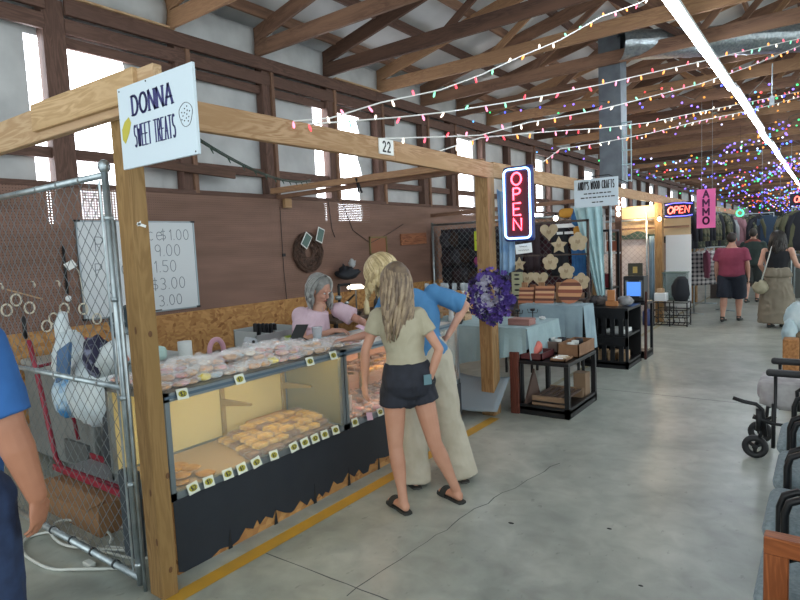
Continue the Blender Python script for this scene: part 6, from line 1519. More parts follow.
b = MB(); b.box((-4.3, 8.9, .9), (-2.9, 8.93, 2.0)); tag(b.build('dark_backdrop', mat('dark_red_backdrop', '3b2a33', .9, 0, '5c3640', 5)), 'dark reddish cloth backdrop behind the wooden shapes', 'backdrop')
for k, (x, z, m, l) in enumerate(((-4.1, 1.5, 'dk_bag_c', 'grey green garment hung on the fence right of the neon sign'), (-3.8, 1.6, 'dk_bag_b', 'dark wine garment hung on the fence above the star'), (-3.35, 1.5, 'dk_bag_a', 'black garment on the fence between the wooden flowers'))):
    b = MB(); b.sheet(lambda u, v: (x - .13 + .26 * u, 8.74 + .015 * math.sin(u * 14), z + .4 - .75 * v), 10, 8, .01); tag(b.build('hung_garment', MATS[m], smooth=True), l, 'clothing')
b = MB(); b.box((-3.45, 8.72, 1.90), (-2.95, 8.74, 1.96)); b.box((-3.45, 8.72, 1.80), (-2.95, 8.74, 1.84)); tag(b.build('slat_pair', WHITE), 'pair of white slats behind the top wooden heart', 'slat')
BLUE = mat('deep_blue_fabric', '2f6aa3', .8, 0, '255a90', 8); GOLD = mat('gold_fabric', 'c08d36', .8, 0, 'ad7a28', 8)
def cushion(c, rx, rz, m, label):
    t_ = MB(); t_.ell((0, 0, 0), 1, 1, 1, 20, 12); t_.v = [V((c[0] + rx * max(-.86, min(.86, p.x)) * 1.15, c[1] + .05 * p.y, c[2] + rz * max(-.86, min(.86, p.z)) * 1.15)) for p in t_.v]; tag(t_.build('cushion', m, smooth=True), label, 'cushion')
cushion((-3.02, 8.72, 2.05), .13, .14, BLUE, 'blue cushion hung at the left under the wood crafts sign'); cushion((-3.22, 8.72, 2.12), .12, .07, GOLD, 'gold cushion left of the wood crafts sign'); cushion((-3.0, 8.72, 1.84), .12, .08, GOLD, 'gold cushion below the blue one')
b = MB(); b.sheet(lambda u, v: (-3.15 + .22 * u, 8.70 + .01 * math.sin(u * 15), 1.78 - .8 * v), 10, 10, .01); tag(b.build('blue_cloth', BLUE, smooth=True), 'long deep blue cloth behind the pale wooden flower', 'cloth')
tag(MB().rbox((-2.84, 8.60, 1.28), (-2.74, 8.61, 1.62), .004).build('lime_sheet', MATS['fluo_yellow']), 'lime green sheet of paper on the fence post', 'paper')
b = MB(); b.cyl((-2.78, 8.58, 1.30), (-2.78, 8.57, 1.30), .09, n=24) if False else b.lathe((0, 0, 0), [(.075, 0), (.075, .008)], 22); b.v = [V((-2.78 + p.x, 8.585 + p.z, 1.30 + p.y * .75)) for p in b.v]; tag(b.build('round_tag', PALEW), 'oval pale wooden tag on the fence post below the lime sheet', 'tag')
tag(beam('brown_post', (-2.79, 8.70, 0), (-2.79, 8.70, 1.7), .08, .08, POSTW, up=(1, 0, 0)), 'short brown post beside the pale blue curtain', 'post')

# ---------------------------------------------------------------- black end table with trays, and black cabinet
def open_rack(x0, x1, y0, y1, zt, label, rz=0, mid=None, slats=False, name='end_table', w=.035):
    t = thing(name, label, 'table', ((x0 + x1) / 2, (y0 + y1) / 2, 0))
    b = MB(); b.rbox((x0, y0, zt - .035), (x1, y1, zt), .004); b.build('table_top', BLACKM, t)
    for x in (x0, x1 - w):
        for y in (y0, y1 - w): b = MB(); b.box((x, y, 0), (x + w, y + w, zt - .035)); b.build('leg', BLACKM, t)
    b = MB(); b.box((x0, y0, .05), (x1, y1, .075)); b.box((x0, y0, .0), (x1, y0 + .03, .10)); b.box((x1 - .03, y0, .0), (x1, y1, .10)); b.build('bottom_shelf', BLACKM, t)
    if mid: b = MB(); b.box((x0 + .01, y0 + .01, mid), (x1 - .01, y1 - .01, mid + .025)); b.build('middle_shelf', BLACKM, t)
    if slats:
        b = MB()
        for z0, z1 in ((.09, mid), (mid + .025, zt - .035)):
            for k in range(5): x = x0 + w + (x1 - x0 - 2 * w) * (k + .5) / 5; b.box((x - .030, y0 + .005, z0), (x + .030, y0 + .02, z1))
        b.box((x0, y0, mid + .24), (x1, y0 + .02, zt - .03)); b.box((x0, y0, mid - .12), (x1, y0 + .02, mid)); b.build('slat_front', BLACKM, t)
        b = MB(); b.box((x0, y1 - .02, .07), (x1, y1 - .005, zt - .03)); b.box((x0, y0 + .02, .07), (x0 + .015, y1 - .02, zt - .03)); b.build('back_panel', BLACKM, t)
    return t
r1 = open_rack(-2.52, -1.97, 5.30, 6.12, .54, 'black open end table on the aisle holding small wooden trays', w=.045)
def tray(x0, x1, y0, y1, z, h, m, label):
    t = thing('wooden_tray', label, 'tray', ((x0 + x1) / 2, (y0 + y1) / 2, z)); w = .012
    b = MB(); b.box((x0, y0, z), (x1, y1, z + w))
    for a, c in (((x0, y0, z), (x1, y0 + w, z + h)), ((x0, y1 - w, z), (x1, y1, z + h)), ((x0, y0, z), (x0 + w, y1, z + h)), ((x1 - w, y0, z), (x1, y1, z + h))): b.box(a, c)
    b.build('tray_body', m, t)
TR1 = mat('tray_brown', '8a664a', .6, 0, '775338', 9); TR2 = mat('tray_dark_red', '5a2b2e', .5)
tray(-2.47, -2.20, 5.78, 6.08, .54, .12, mat('tray_dim', '6d5a52', .6), 'wooden caddy of cups at the back left of the end table'); tray(-2.20, -1.98, 5.62, 6.10, .54, .13, TR1, 'long wooden caddy of cups on the right of the end table')
tray(-2.48, -2.25, 5.34, 5.66, .54, .07, TR2, 'dark red tray at the front left of the end table'); tray(-2.18, -2.02, 5.36, 5.58, .54, .03, TR1, 'small flat wooden tray at the front of the end table')
for k in range(7):
    x, y = (-2.40 + .12 * (k % 2), 5.85 + .13 * (k // 2)) if k < 4 else (-2.09, 5.70 + .13 * (k - 4))
    t = thing('small_cup', 'small white and dark cup set in the wooden caddies', 'cup', (x, y, .552), group='cups in the caddies on the end table'); b = MB(); b.lathe((x, y, .553), [(.03, 0), (.036, .10), (.038, .125), (.028, .12), (.026, .09)], 14); b.build('cup_body', mat('cup_white', 'c2c4c2', .4) if k % 3 else MATS['dk_bag_a'], t, True)
t = thing('red_slipper', 'salmon red figurine shaped like a slipper in the dark red tray', 'figurine', (-2.38, 5.5, .552)); b = MB(); b.loft([((-2.42, 5.46, .58), V((.03, 0, 0)), V((0, 0, .02))), ((-2.39, 5.48, .60), V((.045, 0, 0)), V((0, 0, .04))), ((-2.37, 5.56, .64), V((.04, 0, 0)), V((0, 0, .06))), ((-2.37, 5.60, .66), V((.01, 0, 0)), V((0, 0, .02)))], 14); b.build('slipper_body', mat('salmon_red', 'c4665a', .5), t, True)
for k in range(5):
    o = tag(MB().rbox((-2.16 + .03 * (k % 2), 5.39 + k * .035, .552), (-2.06 + .03 * (k % 2), 5.41 + k * .035, .575), .004).build('small_card', PALEW if k % 2 else PAPER), 'small pale piece in the flat wooden tray', 'piece', 'pieces in the flat wooden tray')
# lower shelf contents
t = thing('slatted_crate', 'low slatted wooden crate on the bottom of the end table', 'crate', (-2.25, 5.5, .075))
CR = mat('crate_wood', '55423a', .7); CR2 = mat('crate_rail_wood', '8a715a', .7)
for k in range(5): b = MB(); b.box((-2.36 + k * .07, 5.40, .155), (-2.325 + k * .07, 5.86, .17)); b.build('slat', CR, t)
for a_, c_ in (((-2.38, 5.38, .13), (-2.03, 5.40, .18)), ((-2.38, 5.38, .078), (-2.03, 5.40, .11)), ((-2.38, 5.86, .078), (-2.03, 5.88, .18))): b = MB(); b.box(a_, c_); b.build('crate_rail', CR2, t)
t = thing('wooden_basket', 'wooden box with a handle at the back of the end table shelf', 'box', (-2.1, 6.0, .075)); b = MB(); b.rbox((-2.15, 5.92, .078), (-2.02, 6.06, .32), .005); b.build('box_body', CR2, t)
b = MB(); b.prism([(-2.46, 5.36, .077), (-2.46, 5.75, .077), (-2.46, 5.6, .40)], (.02, .0, 0)); tag(b.build('wood_panel', mat('dim_brown_panel', '5b463e', .7)), 'triangular brown wood piece inside the end table at left', 'panel')
c2_ = open_rack(-2.70, -2.08, 7.74, 8.40, .80, 'black slatted cabinet on the aisle beside the blue grey table', mid=.42, slats=True, name='slatted_cabinet')
for k in range(4): tag(MB().rbox((-2.66 + k * .14, 7.86, .077), (-2.57 + k * .14, 8.1, .20), .004).build('pale_block', PINEL), 'pale wooden block on the bottom shelf of the slatted cabinet', 'block', 'pale blocks in the slatted cabinet')
tag(MB().rbox((-2.40, 7.86, .447), (-2.15, 8.2, .50), .01).build('folded_paper', PAPER), 'folded white paper on the middle shelf of the slatted cabinet', 'paper')
t = thing('orange_ornament', 'orange brown wooden ornament on the slatted cabinet', 'ornament', (-2.32, 7.95, .80)); b = MB(); b.rbox((-2.42, 7.93, .802), (-2.26, 7.98, .87), .01); b.rbox((-2.40, 7.94, .87), (-2.30, 7.97, 1.02), .012); b.build('ornament_body', mat('orange_wood', 'b5794a', .6), t)
for k, (x, l, c_) in enumerate(((-2.60, 'dark knitted hat on the slatted cabinet, at its left', '3a3638'), (-2.50, 'grey patterned cap on the slatted cabinet', '57504e'), (-2.18, 'white and dark bundle at the right of the slatted cabinet', '8b8c8e'))):
    bl = blob(.09, .06, .5, 70 + k); bl.v = [p + V((x, 8.05, .802)) for p in bl.v]; tag(bl.build('cap', mat('cap_' + str(k), c_, .8), smooth=True), l, 'hat')
tag(beam('leaning_pole', (-2.05, 8.5, 0), (-2.04, 8.52, .95), .03, .03, TR2 and wood('dark_red_pole', '4d2b26', '3a201c'), up=(1, 0, 0)), 'thin dark red pole standing right of the slatted cabinet', 'pole')
t = thing('small_television', 'small black box television with a blue screen on the dark shelf', 'television', (-2.24, 8.6, .82))
b = MB(); b.rbox((-2.37, 8.60, .80), (-2.09, 8.85, 1.16), .01); b.build('television_body', BLACK, t); b = MB(); b.box((-2.32, 8.592, .88), (-2.13, 8.6, 1.08)); b.build('screen', mat('blue_screen', '5f8fd8', .4, emit=.5, ecol='4a86e8'), t)
b = MB(); b.box((-2.34, 8.595, .86), (-2.30, 8.60, 1.10)); b.box((-2.15, 8.595, .86), (-2.11, 8.60, 1.10)); b.build('speaker_strip', mat('grey_strip', '6d7378', .5), t)
open_rack(-2.42, -2.05, 8.58, 8.95, .79, 'dark stand under the small television', name='television_stand')
t = thing('framed_picture', 'small dark framed picture with a gold centre on top of the television', 'picture', (-2.24, 8.7, 1.162)); b = MB(); b.rbox((-2.33, 8.70, 1.162), (-2.13, 8.72, 1.34), .004); b.build('picture_frame', mat('dark_olive_frame', '3f3b30', .6), t); b = MB(); b.box((-2.26, 8.695, 1.20), (-2.20, 8.70, 1.29)); b.build('picture_panel', mat('gold_panel', 'b79a55', .5), t)
open_rack(-3.2, -2.78, 9.4, 9.9, 1.85, 'tall black shelf unit behind the pale blue curtain', mid=.9, name='shelf_unit')
for k in range(8): tag(MB().rbox((-3.15 + (k % 4) * .09, 9.42, .93 + .3 * (k // 4) * 0 + (.0 if k < 4 else -.85)), (-3.08 + (k % 4) * .09, 9.6, 1.15 + (.0 if k < 4 else -.85)), .01).build('shelf_box', DKC[k % 4] if k % 3 else mat('wine_box', '7d2a36', .6)), 'small box on the tall black shelf unit', 'box', 'boxes on the tall black shelf unit')
t = thing('hung_picture', 'white edged panel with an orange card behind the curtain', 'picture', (-2.9, 9.95, 1.6)); b = MB(); b.box((-3.05, 9.94, 1.45), (-3.02, 9.96, 2.1)); b.box((-3.05, 9.94, 1.45), (-2.78, 9.96, 1.48)); b.build('white_edge', WHITE, t); b = MB(); b.box((-3.0, 9.945, 1.50), (-2.82, 9.955, 1.66)); b.build('orange_card', mat('orange_card', 'b3664c', .6), t)
# ---------------------------------------------------------------- third stall
WP = mat('white_wall_panel', 'e2e3e4', .6); 
b = MB(); b.box((-3.9, 12.55, .1), (-2.84, 12.58, 1.68)); o = b.build('partition', mat('pink_lit_white_panel', 'dfd3d0', .6)); tag(o, 'white panel coloured as pink lit behind mesh, left of the far wooden post', 'panel')  # white panel with the pink light put into its colour
b = MB(); b.box((-2.64, 12.60, .30), (-2.18, 12.63, 1.72)); tag(b.build('partition', WP), 'plain white panel right of the far wooden post', 'panel')
b = MB(); b.box((-3.5, 12.66, 1.70), (-2.2, 12.69, 2.34)); tag(b.build('cream_blind', mat('cream_blind', 'd9bd94', .7)), 'warm lit cream blind high behind the far post', 'blind')
b = MB(); b.box((-3.5, 12.5, 2.05), (-2.2, 12.54, 2.09)); b.box((-3.5, 12.5, 1.86), (-2.2, 12.54, 1.90)); tag(b.build('cross_rails', TRUSS), 'two brown rails crossing the cream blind', 'rail')
l = bpy.data.lights.new('blind_fill_light', 'POINT'); l.energy = 22; l.color = (1, .78, .5); l.shadow_soft_size = .08; lo = bpy.data.objects.new('blind_fill_light', l); lo.location = (-3.0, 12.2, 2.25); COL.objects.link(lo)  # added warm point light without a fixture, brightens the cream blind
t = thing('wavy_valance', 'dark green board with a wavy top edge behind the far stall', 'board', (-3.2, 12.5, 1.6)); pts = [(-3.65 + .9 * i / 20, 1.79 + .04 * math.cos(i * .55)) for i in range(21)]
b = MB(); b.prism([(x, 12.48, z) for x, z in pts] + [(-2.75, 12.48, 1.67), (-3.65, 12.48, 1.67)], (0, .02, 0)); b.build('valance_board', mat('dark_green_board', '33504a', .6), t)
f3 = thing('mesh_fence', 'mesh fence panel in front of the white panel coloured as pink lit', 'fence', (-3.3, 12.40, 0)); b = MB(); b.cyl((-2.95, 12.4, 0), (-2.95, 12.4, 2.2), .02); b.cyl((-3.9, 12.4, 0), (-3.9, 12.4, 2.1), .02); b.cyl((-3.9, 12.4, 2.05), (-2.8, 12.4, 2.05), .02); b.build('fence_rail', STEEL, f3, True); chain_mesh('wire_mesh', (-3.9, 12.4, .1), (1, 0, 0), .95, 1.9, f3, .10, .003, mat('reddish_wire', 'a58f8c', .5, .3))
b = MB(); b.sheet(lambda u, v: (-2.90 + .10 * u, 12.36 + .02 * math.sin(u * 9), 1.72 - 1.3 * v), 6, 8, .006); tag(b.build('grey_blue_cloth', mat('grey_blue_cloth', '6c8394', .8), smooth=True), 'grey blue cloth strip hanging on the left of the far post', 'cloth')
no = thing('neon_open_sign', 'wide neon sign reading OPEN in red and blue on the far beam', 'neon sign', (-2.35, 12.3, 2.06))
b = MB(); b.rbox((-2.62, 12.30, 2.055), (-2.07, 12.34, 2.345), .02); b.build('sign_back', mat('near_black_navy', '11132b', .4), no)
b = MB(); text(b, 'OPEN', (-2.35, 12.285, 2.135), (1, 0, .02), (.12, 0, 1), .125, .022, gap=.2, xs=.95, tube=True, center=True); b.build('letter_tubes', mat('neon_red_far', 'ff9088', .4, emit=3.2, ecol='ff5245'), no, True)
b = MB(); b.tube([(-2.58, 12.285, 2.09), (-2.5, 12.285, 2.075), (-2.2, 12.285, 2.075), (-2.1, 12.285, 2.09)], .007, 6); b.tube([(-2.58, 12.285, 2.30), (-2.45, 12.285, 2.325), (-2.25, 12.285, 2.325), (-2.1, 12.285, 2.30)], .007, 6); b.build('border_tube', mat('neon_blue_far', '8f8fff', .4, emit=2.2, ecol='5a5aff'), no, True)
am = thing('ammo_sign', 'bright pink upright sign reading AMMO', 'sign', (-1.9, 12.5, 1.82))
b = MB(); b.box((-2.065, 12.5, 1.825), (-1.745, 12.51, 2.56)); b.build('board', mat('hot_pink_board', 'f06fae', .6), am)
b = MB(); text(b, 'AMMO', (-1.905, 12.498, 2.40), (1, 0, 0), (0, 0, 1), .128, .030, .002, gap=.30, xs=1.0, vertical=True); b.build('lettering', mat('plum_ink', '5b2250', .6), am)
b = MB(); b.cyl((-1.98, 12.505, 2.56), (-1.98, 12.505, 4.2), .003, n=4); b.cyl((-1.80, 12.505, 2.56), (-1.80, 12.505, 4.2), .003, n=4); b.build('hanging_wire', STEEL, am)
# black wire rack, chair with jacket
t = thing('wire_rack', 'black wire crate rack on the floor by the far post', 'rack', (-2.4, 12.0, 0))
b = MB()
for x in (-2.70, -2.42, -2.12):
    for y in (11.85, 12.2): b.cyl((x, y, 0), (x, y, .46), .012, n=6)
for z in (.03, .17, .31, .45):
    b.cyl((-2.70, 11.85, z), (-2.12, 11.85, z), .010, n=6); b.cyl((-2.70, 12.2, z), (-2.12, 12.2, z), .010, n=6); b.cyl((-2.12, 11.85, z), (-2.12, 12.2, z), .010, n=6)
for i in range(6): b.tube([(-2.70 + i * .1, 11.85, .17), (-2.62 + i * .09, 11.85, .24), (-2.70 + i * .1, 11.85, .31)], .007, 5); b.tube([(-2.68 + i * .1, 11.85, .03), (-2.60 + i * .09, 11.85, .1), (-2.66 + i * .1, 11.85, .17)], .007, 5)
b.build('rack_frame', BLACKM, t)
tag(MB().rbox((-2.72, 11.95, .465), (-2.50, 12.15, .62), .01).build('white_box', WHITE), 'white box standing on the black wire rack', 'box')
tag(MB().rbox((-2.68, 12.0, .625), (-2.56, 12.12, .70), .01).build('small_wood_block', PINEL), 'small wooden block on the white box by the far post', 'block')
b = MB(); b.loft([(V((-2.27, 12.1, .465 + z)), V((w_, 0, 0)), V((0, .09, 0))) for z, w_ in ((0, .12), (.12, .17), (.28, .15), (.40, .12), (.46, .06))], 14); b.v = [p + V((.03 * noise.noise(p * 8), .03 * noise.noise(p * 6), 0)) for p in b.v]; tag(b.build('black_jacket', MATS['dk_bag_a'], smooth=True), 'black jacket propped up on the wire rack', 'jacket')
tag(MB().lathe((-2.82, 11.9, 0), [(.09, 0), (.10, .02), (.10, .26), (.05, .32), (.001, .33)], 16).build('blue_jug', mat('navy_jug', '26386e', .4), smooth=True), 'dark blue jug on the floor left of the wire rack', 'jug')
t = thing('glass_case', 'small glass counter with bright goods behind the far post', 'display case', (-2.5, 12.4, 0)); b = MB(); b.box((-2.62, 12.25, .5), (-2.22, 12.56, .98)) ; b.build('glass_box', glass('far_glass', (.6, .7, .7), .35), t); b = MB(); b.box((-2.64, 12.23, .98), (-2.20, 12.57, 1.0)); b.box((-2.64, 12.23, .46), (-2.20, 12.57, .5)); b.build('case_frame', mat('green_grey_metal', '5b6e68', .5), t)
# garments
def garment(nm, m, w, h, sleeve=True, label='', cat='clothing', col2=None):
    t = thing(nm, label, cat, (0, 0, -8))
    b = MB(); z = -8
    secs = [(.0, .50, .55), (.25, .5, .55), (.6, .48, .5), (.85, .5, .42), (.96, .32, .3), (1.0, .14, .2)]
    b.loft([(V((0, 0, z + h * a)), V((0, w * p, 0)), V((.10 * q, 0, 0))) for a, p, q in secs], 16)
    if sleeve:
        for s_ in (-1, 1): b.tube([(0, s_ * w * .42, z + h * .88), (0, s_ * w * .56, z + h * .6), (.01, s_ * w * .60, z + h * .18)], [.055, .05, .04], 10)
    for i, p in enumerate(b.v): b.v[i] = p + V((.02 * noise.noise(p * 7), .012 * noise.noise(p * 5 + V((3, 0, 0))), 0))
    b.build('garment_body', m, t, True)
    b = MB(); b.tube([(0, -w * .25, z + h * .97), (0, 0, z + h * 1.03), (0, 0, z + h * 1.09), (.03, 0, z + h * 1.12)], .006, 5); b.build('hanger', STEEL, t)
    return t
PLAID = bpy.data.materials.new('plaid'); PLAID.use_nodes = True; nt = PLAID.node_tree; bs = nt.nodes['Principled BSDF']; tc = nt.nodes.new('ShaderNodeTexCoord'); bs.inputs['Roughness'].default_value = .85
outs = []
for ax in ('Y', 'Z'):
    sp = nt.nodes.new('ShaderNodeSeparateXYZ'); nt.links.new(tc.outputs['Object'], sp.inputs[0]); a_ = nt.nodes.new('ShaderNodeMath'); a_.operation = 'MULTIPLY'; a_.inputs[1].default_value = 11; nt.links.new(sp.outputs[ax], a_.inputs[0])
    b_ = nt.nodes.new('ShaderNodeMath'); b_.operation = 'FRACT'; nt.links.new(a_.outputs[0], b_.inputs[0]); c_ = nt.nodes.new('ShaderNodeMath'); c_.operation = 'LESS_THAN'; c_.inputs[1].default_value = .45; nt.links.new(b_.outputs[0], c_.inputs[0]); outs.append(c_)
sm = nt.nodes.new('ShaderNodeMath'); sm.operation = 'ADD'; nt.links.new(outs[0].outputs[0], sm.inputs[0]); nt.links.new(outs[1].outputs[0], sm.inputs[1]); dv = nt.nodes.new('ShaderNodeMath'); dv.operation = 'DIVIDE'; dv.inputs[1].default_value = 2; nt.links.new(sm.outputs[0], dv.inputs[0])
rp_ = nt.nodes.new('ShaderNodeValToRGB'); rp_.color_ramp.elements[0].color = (*lin('b9b3b2'), 1); rp_.color_ramp.elements[1].color = (*lin('23232f'), 1); nt.links.new(dv.outputs[0], rp_.inputs[0]); nt.links.new(rp_.outputs[0], bs.inputs['Base Color'])
gm = {'plaid': PLAID, 'camo': mat('camo_cloth', '3f463c', .85, 0, '6d6b56', 12, lo=.48, hi=.52), 'dark': mat('dark_cloth', '23242d', .85), 'teal': mat('teal_cloth', '355a66', .85), 'wine': mat('wine_cloth', '7a3f55', .85), 'denim': mat('denim_cloth', '34465c', .85), 'pale': mat('pale_cloth', 'a8aeb2', .85), 'olive': mat('olive_cloth', '5a5a44', .85), 'navy': mat('navy_cloth', '1f2842', .85), 'pinkc': mat('dusty_pink_cloth', 'a97f88', .85), 'yel': mat('mustard_cloth', 'b3943f', .85)}
gp2 = {}
def hang(kind, loc, rz, label, group, scale=1.0, w=.48, h=.72):
    if kind not in gp2:
        gp2[kind] = garment('hanging_garment', gm[kind], w, h); o = gp2[kind]; o.location = loc; o.rotation_euler = (0, 0, rz); o.scale = (scale,) * 3; o['label'] = label; o['group'] = group
    else: o = dup(gp2[kind], loc=loc, rz=rz, label=label, group=group, scale=(scale,) * 3)
    return o
def rack(p0, p1, z, label):
    t = thing('clothes_rack', label, 'clothes rack', p0); p0, p1 = V(p0), V(p1); b = MB(); b.cyl((p0.x, p0.y, z), (p1.x, p1.y, z), .014)
    d = (p1 - p0).normalized(); s = V((-d.y, d.x, 0))
    for p in (p0, p1): b.cyl((p.x, p.y, .03), (p.x, p.y, z), .014); b.cyl((p.x - s.x * .25, p.y - s.y * .25, .02), (p.x + s.x * .25, p.y + s.y * .25, .02), .014)
    b.build('rack_frame', STEEL, t, True)
rack((-2.35, 13.9, 0), (-1.85, 14.6, 0), 1.42, 'low chrome clothes rack with plaid shirts left of the man in red')
for k in range(7): hang('plaid', (-2.33 + .075 * k, 13.93 + .1 * k, .62), math.radians(-55 + random.uniform(-6, 6)), 'black and white plaid shirt hanging on the low rack', 'plaid shirts on the low rack')
hang('wine', (-2.08, 13.75, .80), .3, 'dusty wine scarf top on the end of the low rack', None, .8)
kinds_ = ['camo', 'dark', 'teal', 'camo', 'navy', 'pale', 'denim', 'dark', 'olive', 'wine', 'pinkc', 'camo']
rack((-2.6, 13.4, 0), (-2.45, 16.0, 0), 2.32, 'tall chrome rack behind the pink ammo sign')
for k in range(13): hang(kinds_[k % 4 + (0 if k % 2 else 1)], (-2.5 + .03 * k, 13.3 + .22 * k, 1.42), math.radians(random.uniform(60, 115)), 'dark garment hanging high behind the pink ammo sign', 'garments hanging high behind the ammo sign', 1.1)
for j, (y, x0, x1, zz, n) in enumerate(((18.4, -2.6, -1.2, 1.35, 7), (20.5, -2.4, .2, 1.25, 12), (22.6, -2.6, .3, 1.2, 12), (15.6, -.62, -.1, 1.35, 4), (19.2, -.9, .1, 1.2, 6), (14.2, -.62, -.35, 1.3, 3), (26, -2.6, .4, 1.2, 12), (19.2, -2.6, -1.5, .45, 5), (20.5, -.9, .2, .4, 6), (23, -2.5, .2, .45, 10))):
    if zz > 1: rack((x0, y, 0), (x1, y, 0), zz + .85, ['chrome rack of mixed clothes just beyond the ammo sign', 'wide chrome rack across the end of the view', 'second wide clothes rack further back', 'clothes rack at the right of the aisle behind the woman in the skirt', 'right hand clothes rack further away', 'nearest clothes rack on the right of the aisle', 'furthest wide clothes rack'][j if j < 7 else 6])
    for k in range(n):
        hang(kinds_[(k * 5 + j * 3) % 12] if not (j == 3 and k == 1) else 'yel', (x0 + (x1 - x0) * (k + .5) / n, y, zz), math.radians(random.uniform(60, 120)), 'assorted garment hanging on the crowded far racks', 'assorted garments on the far racks', 1.1)
for k, (x, y, w_, h_, d_, c_, l) in enumerate(((-2.3, 17.4, .5, 1.0, .4, '3d3432', 'dark cabinet on the left of the far aisle'), (-1.9, 21.4, .8, .9, .5, '57504a', 'brown grey counter across the far aisle'), (-.6, 17.8, .5, 1.1, .5, '4f5250', 'grey counter at the right of the far aisle'), (-.4, 22, .9, 1.1, .5, '3b3f45', 'dark counter at the far right end'), (-3.4, 14.2, .9, .9, .8, '4a4547', 'dark counter inside the clothing stall'))):
    t = thing('far_counter', l, 'counter', (x, y, 0)); b = MB(); b.rbox((x - w_ / 2, y, 0), (x + w_ / 2, y + d_, h_ - .04), .01); b.build('counter_body', mat('ctr' + str(k), c_, .7), t); b = MB(); b.rbox((x - w_ / 2 - .03, y - .03, h_ - .04), (x + w_ / 2 + .03, y + d_ + .03, h_), .01); b.build('counter_top', GREYS, t)
# far signs and neon
t = thing('black_banner', 'black sign board with a red glow hanging over the far aisle', 'sign', (-1.3, 20, 1.9)); b = MB(); b.rbox((-1.66, 20, 1.93), (-1.10, 20.04, 2.26), .01); b.build('board', mat('banner_black', '10191c', .6), t); b = MB()
for x in (-1.6, -1.16): b.cyl((x, 20.02, 2.26), (x, 20.02, 4.2), .004, n=4)
b.build('hanging_wire', STEEL, t)
b = MB(); b.tube([(-1.30 + .05 * i, 19.95, 1.93 + (.02 if i % 2 else 0)) for i in range(9)], .022, 6); b.cyl((-1.3, 19.95, 1.95), (-1.3, 20.0, 2.0), .01); tag(b.build('neon_strip', mat('neon_strip_red', 'ff8a84', .4, emit=2.0, ecol='ff4848'), smooth=True), 'glowing red neon squiggle at the lower right of the black banner', 'neon sign')
t = thing('neon_open_sign', 'distant neon OPEN sign cut off by the right edge', 'neon sign', (-.7, 20, 2.4)); b = MB(); b.rbox((-.93, 20, 2.40), (-.30, 20.04, 2.74), .02); b.build('sign_back', mat('near_black_navy', '11132b'), t); b = MB(); text(b, 'OPEN', (-.615, 19.98, 2.49), (1, 0, 0), (.1, 0, 1), .16, .03, tube=True, center=True, gap=.15, xs=.85); b.build('letter_tubes', MATS['neon_red_far'], t, True)
b = MB()
for x in (-.9, -.35): b.cyl((x, 20.02, 2.72), (x, 20.02, 4.2), .004, n=4)
b.build('hanging_wire', STEEL, t)
b = MB(); b.tube([(-1.72 + .07 * math.cos(a), 16, 2.17 + .07 * math.sin(a)) for a in [2 * PI * i / 16 for i in range(16)]], .016, 6, closed=True); tag(b.build('neon_ring', mat('neon_green', '7dffb0', .4, emit=2.0, ecol='2fe07c'), smooth=True), 'small glowing green neon ring right of the ammo sign', 'neon sign')
b = MB(); b.cyl((-1.72, 16, 2.24), (-1.72, 16, 4.2), .003, n=4); b.build('hanging_cord', BLACK, bpy.data.objects['neon_ring'])
for k in range(9):
    y = 24 + k * 3.2; b = MB(); b.rbox((-2.6 + (k % 3) * .4, y, 0), (-1.9 + (k % 3) * .5, y + .6, 1.6 + .15 * (k % 4)), .02); tag(b.build('far_stand', mat('stand%d' % k, ['5d4c44', '46505a', '6b6358', '3c3a44', '7a6a58'][k % 5], .8, 0, '2d2c30', 4)), 'blocky stand far down on the left of the aisle', 'stand', 'stands far down the aisle')
b = MB(); b.box((-6, 32, 2.0), (4, 32.1, 2.4)); tag(b.build('far_header', mat('far_header_brown', '6a4f3c', .7)), 'brown header board across the end of the stalls', 'beam')

# ---------------------------------------------------------------- right edge: bag, wheelchair, chairs, wooden chair
bag('white_bag', (-.24, 7.6, .76), (.15, .14, .17), 'crumpled white bag on the brown trunk at the right edge', mat('white_blue_bag', 'c4ced0', .5, 0, '9fb3ba', 7, bump=.5), 23)
bag('white_bag', (-.33, 7.45, .60), (.07, .08, .16), 'small pale blue bag hanging left of the crumpled white bag', mat('pale_blue_bag', 'a6b9c0', .5), 27)
tag(MB().rbox((-.29, 7.4, .06), (.15, 7.9, .62), .03).build('storage_chest', mat('brown_trunk', '6b5a44', .7, 0, '554734', 6)), 'brown trunk at the right edge under the white bag', 'trunk')
t = thing('orange_basket', 'orange woven basket on the floor at the right edge', 'basket', (-.33, 7.3, 0)); b = MB(); b.rbox((-.38, 7.2, 0), (-.24, 7.38, .58), .015); b.build('basket_body', mat('orange_wicker', 'b07a48', .7, 0, '8a5a30', 40, bump=.6), t)
WC = thing('wheelchair', 'black wheelchair with a pale seat cushion at the right edge', 'wheelchair', (0, 5.1, 0))
def T(pts, r, nm, m=BLACKM, closed=False):
    b = MB(); b.tube(pts, r, 8, closed=closed); b.build(nm, m, WC, True)
yN, yF = 4.95, 5.42
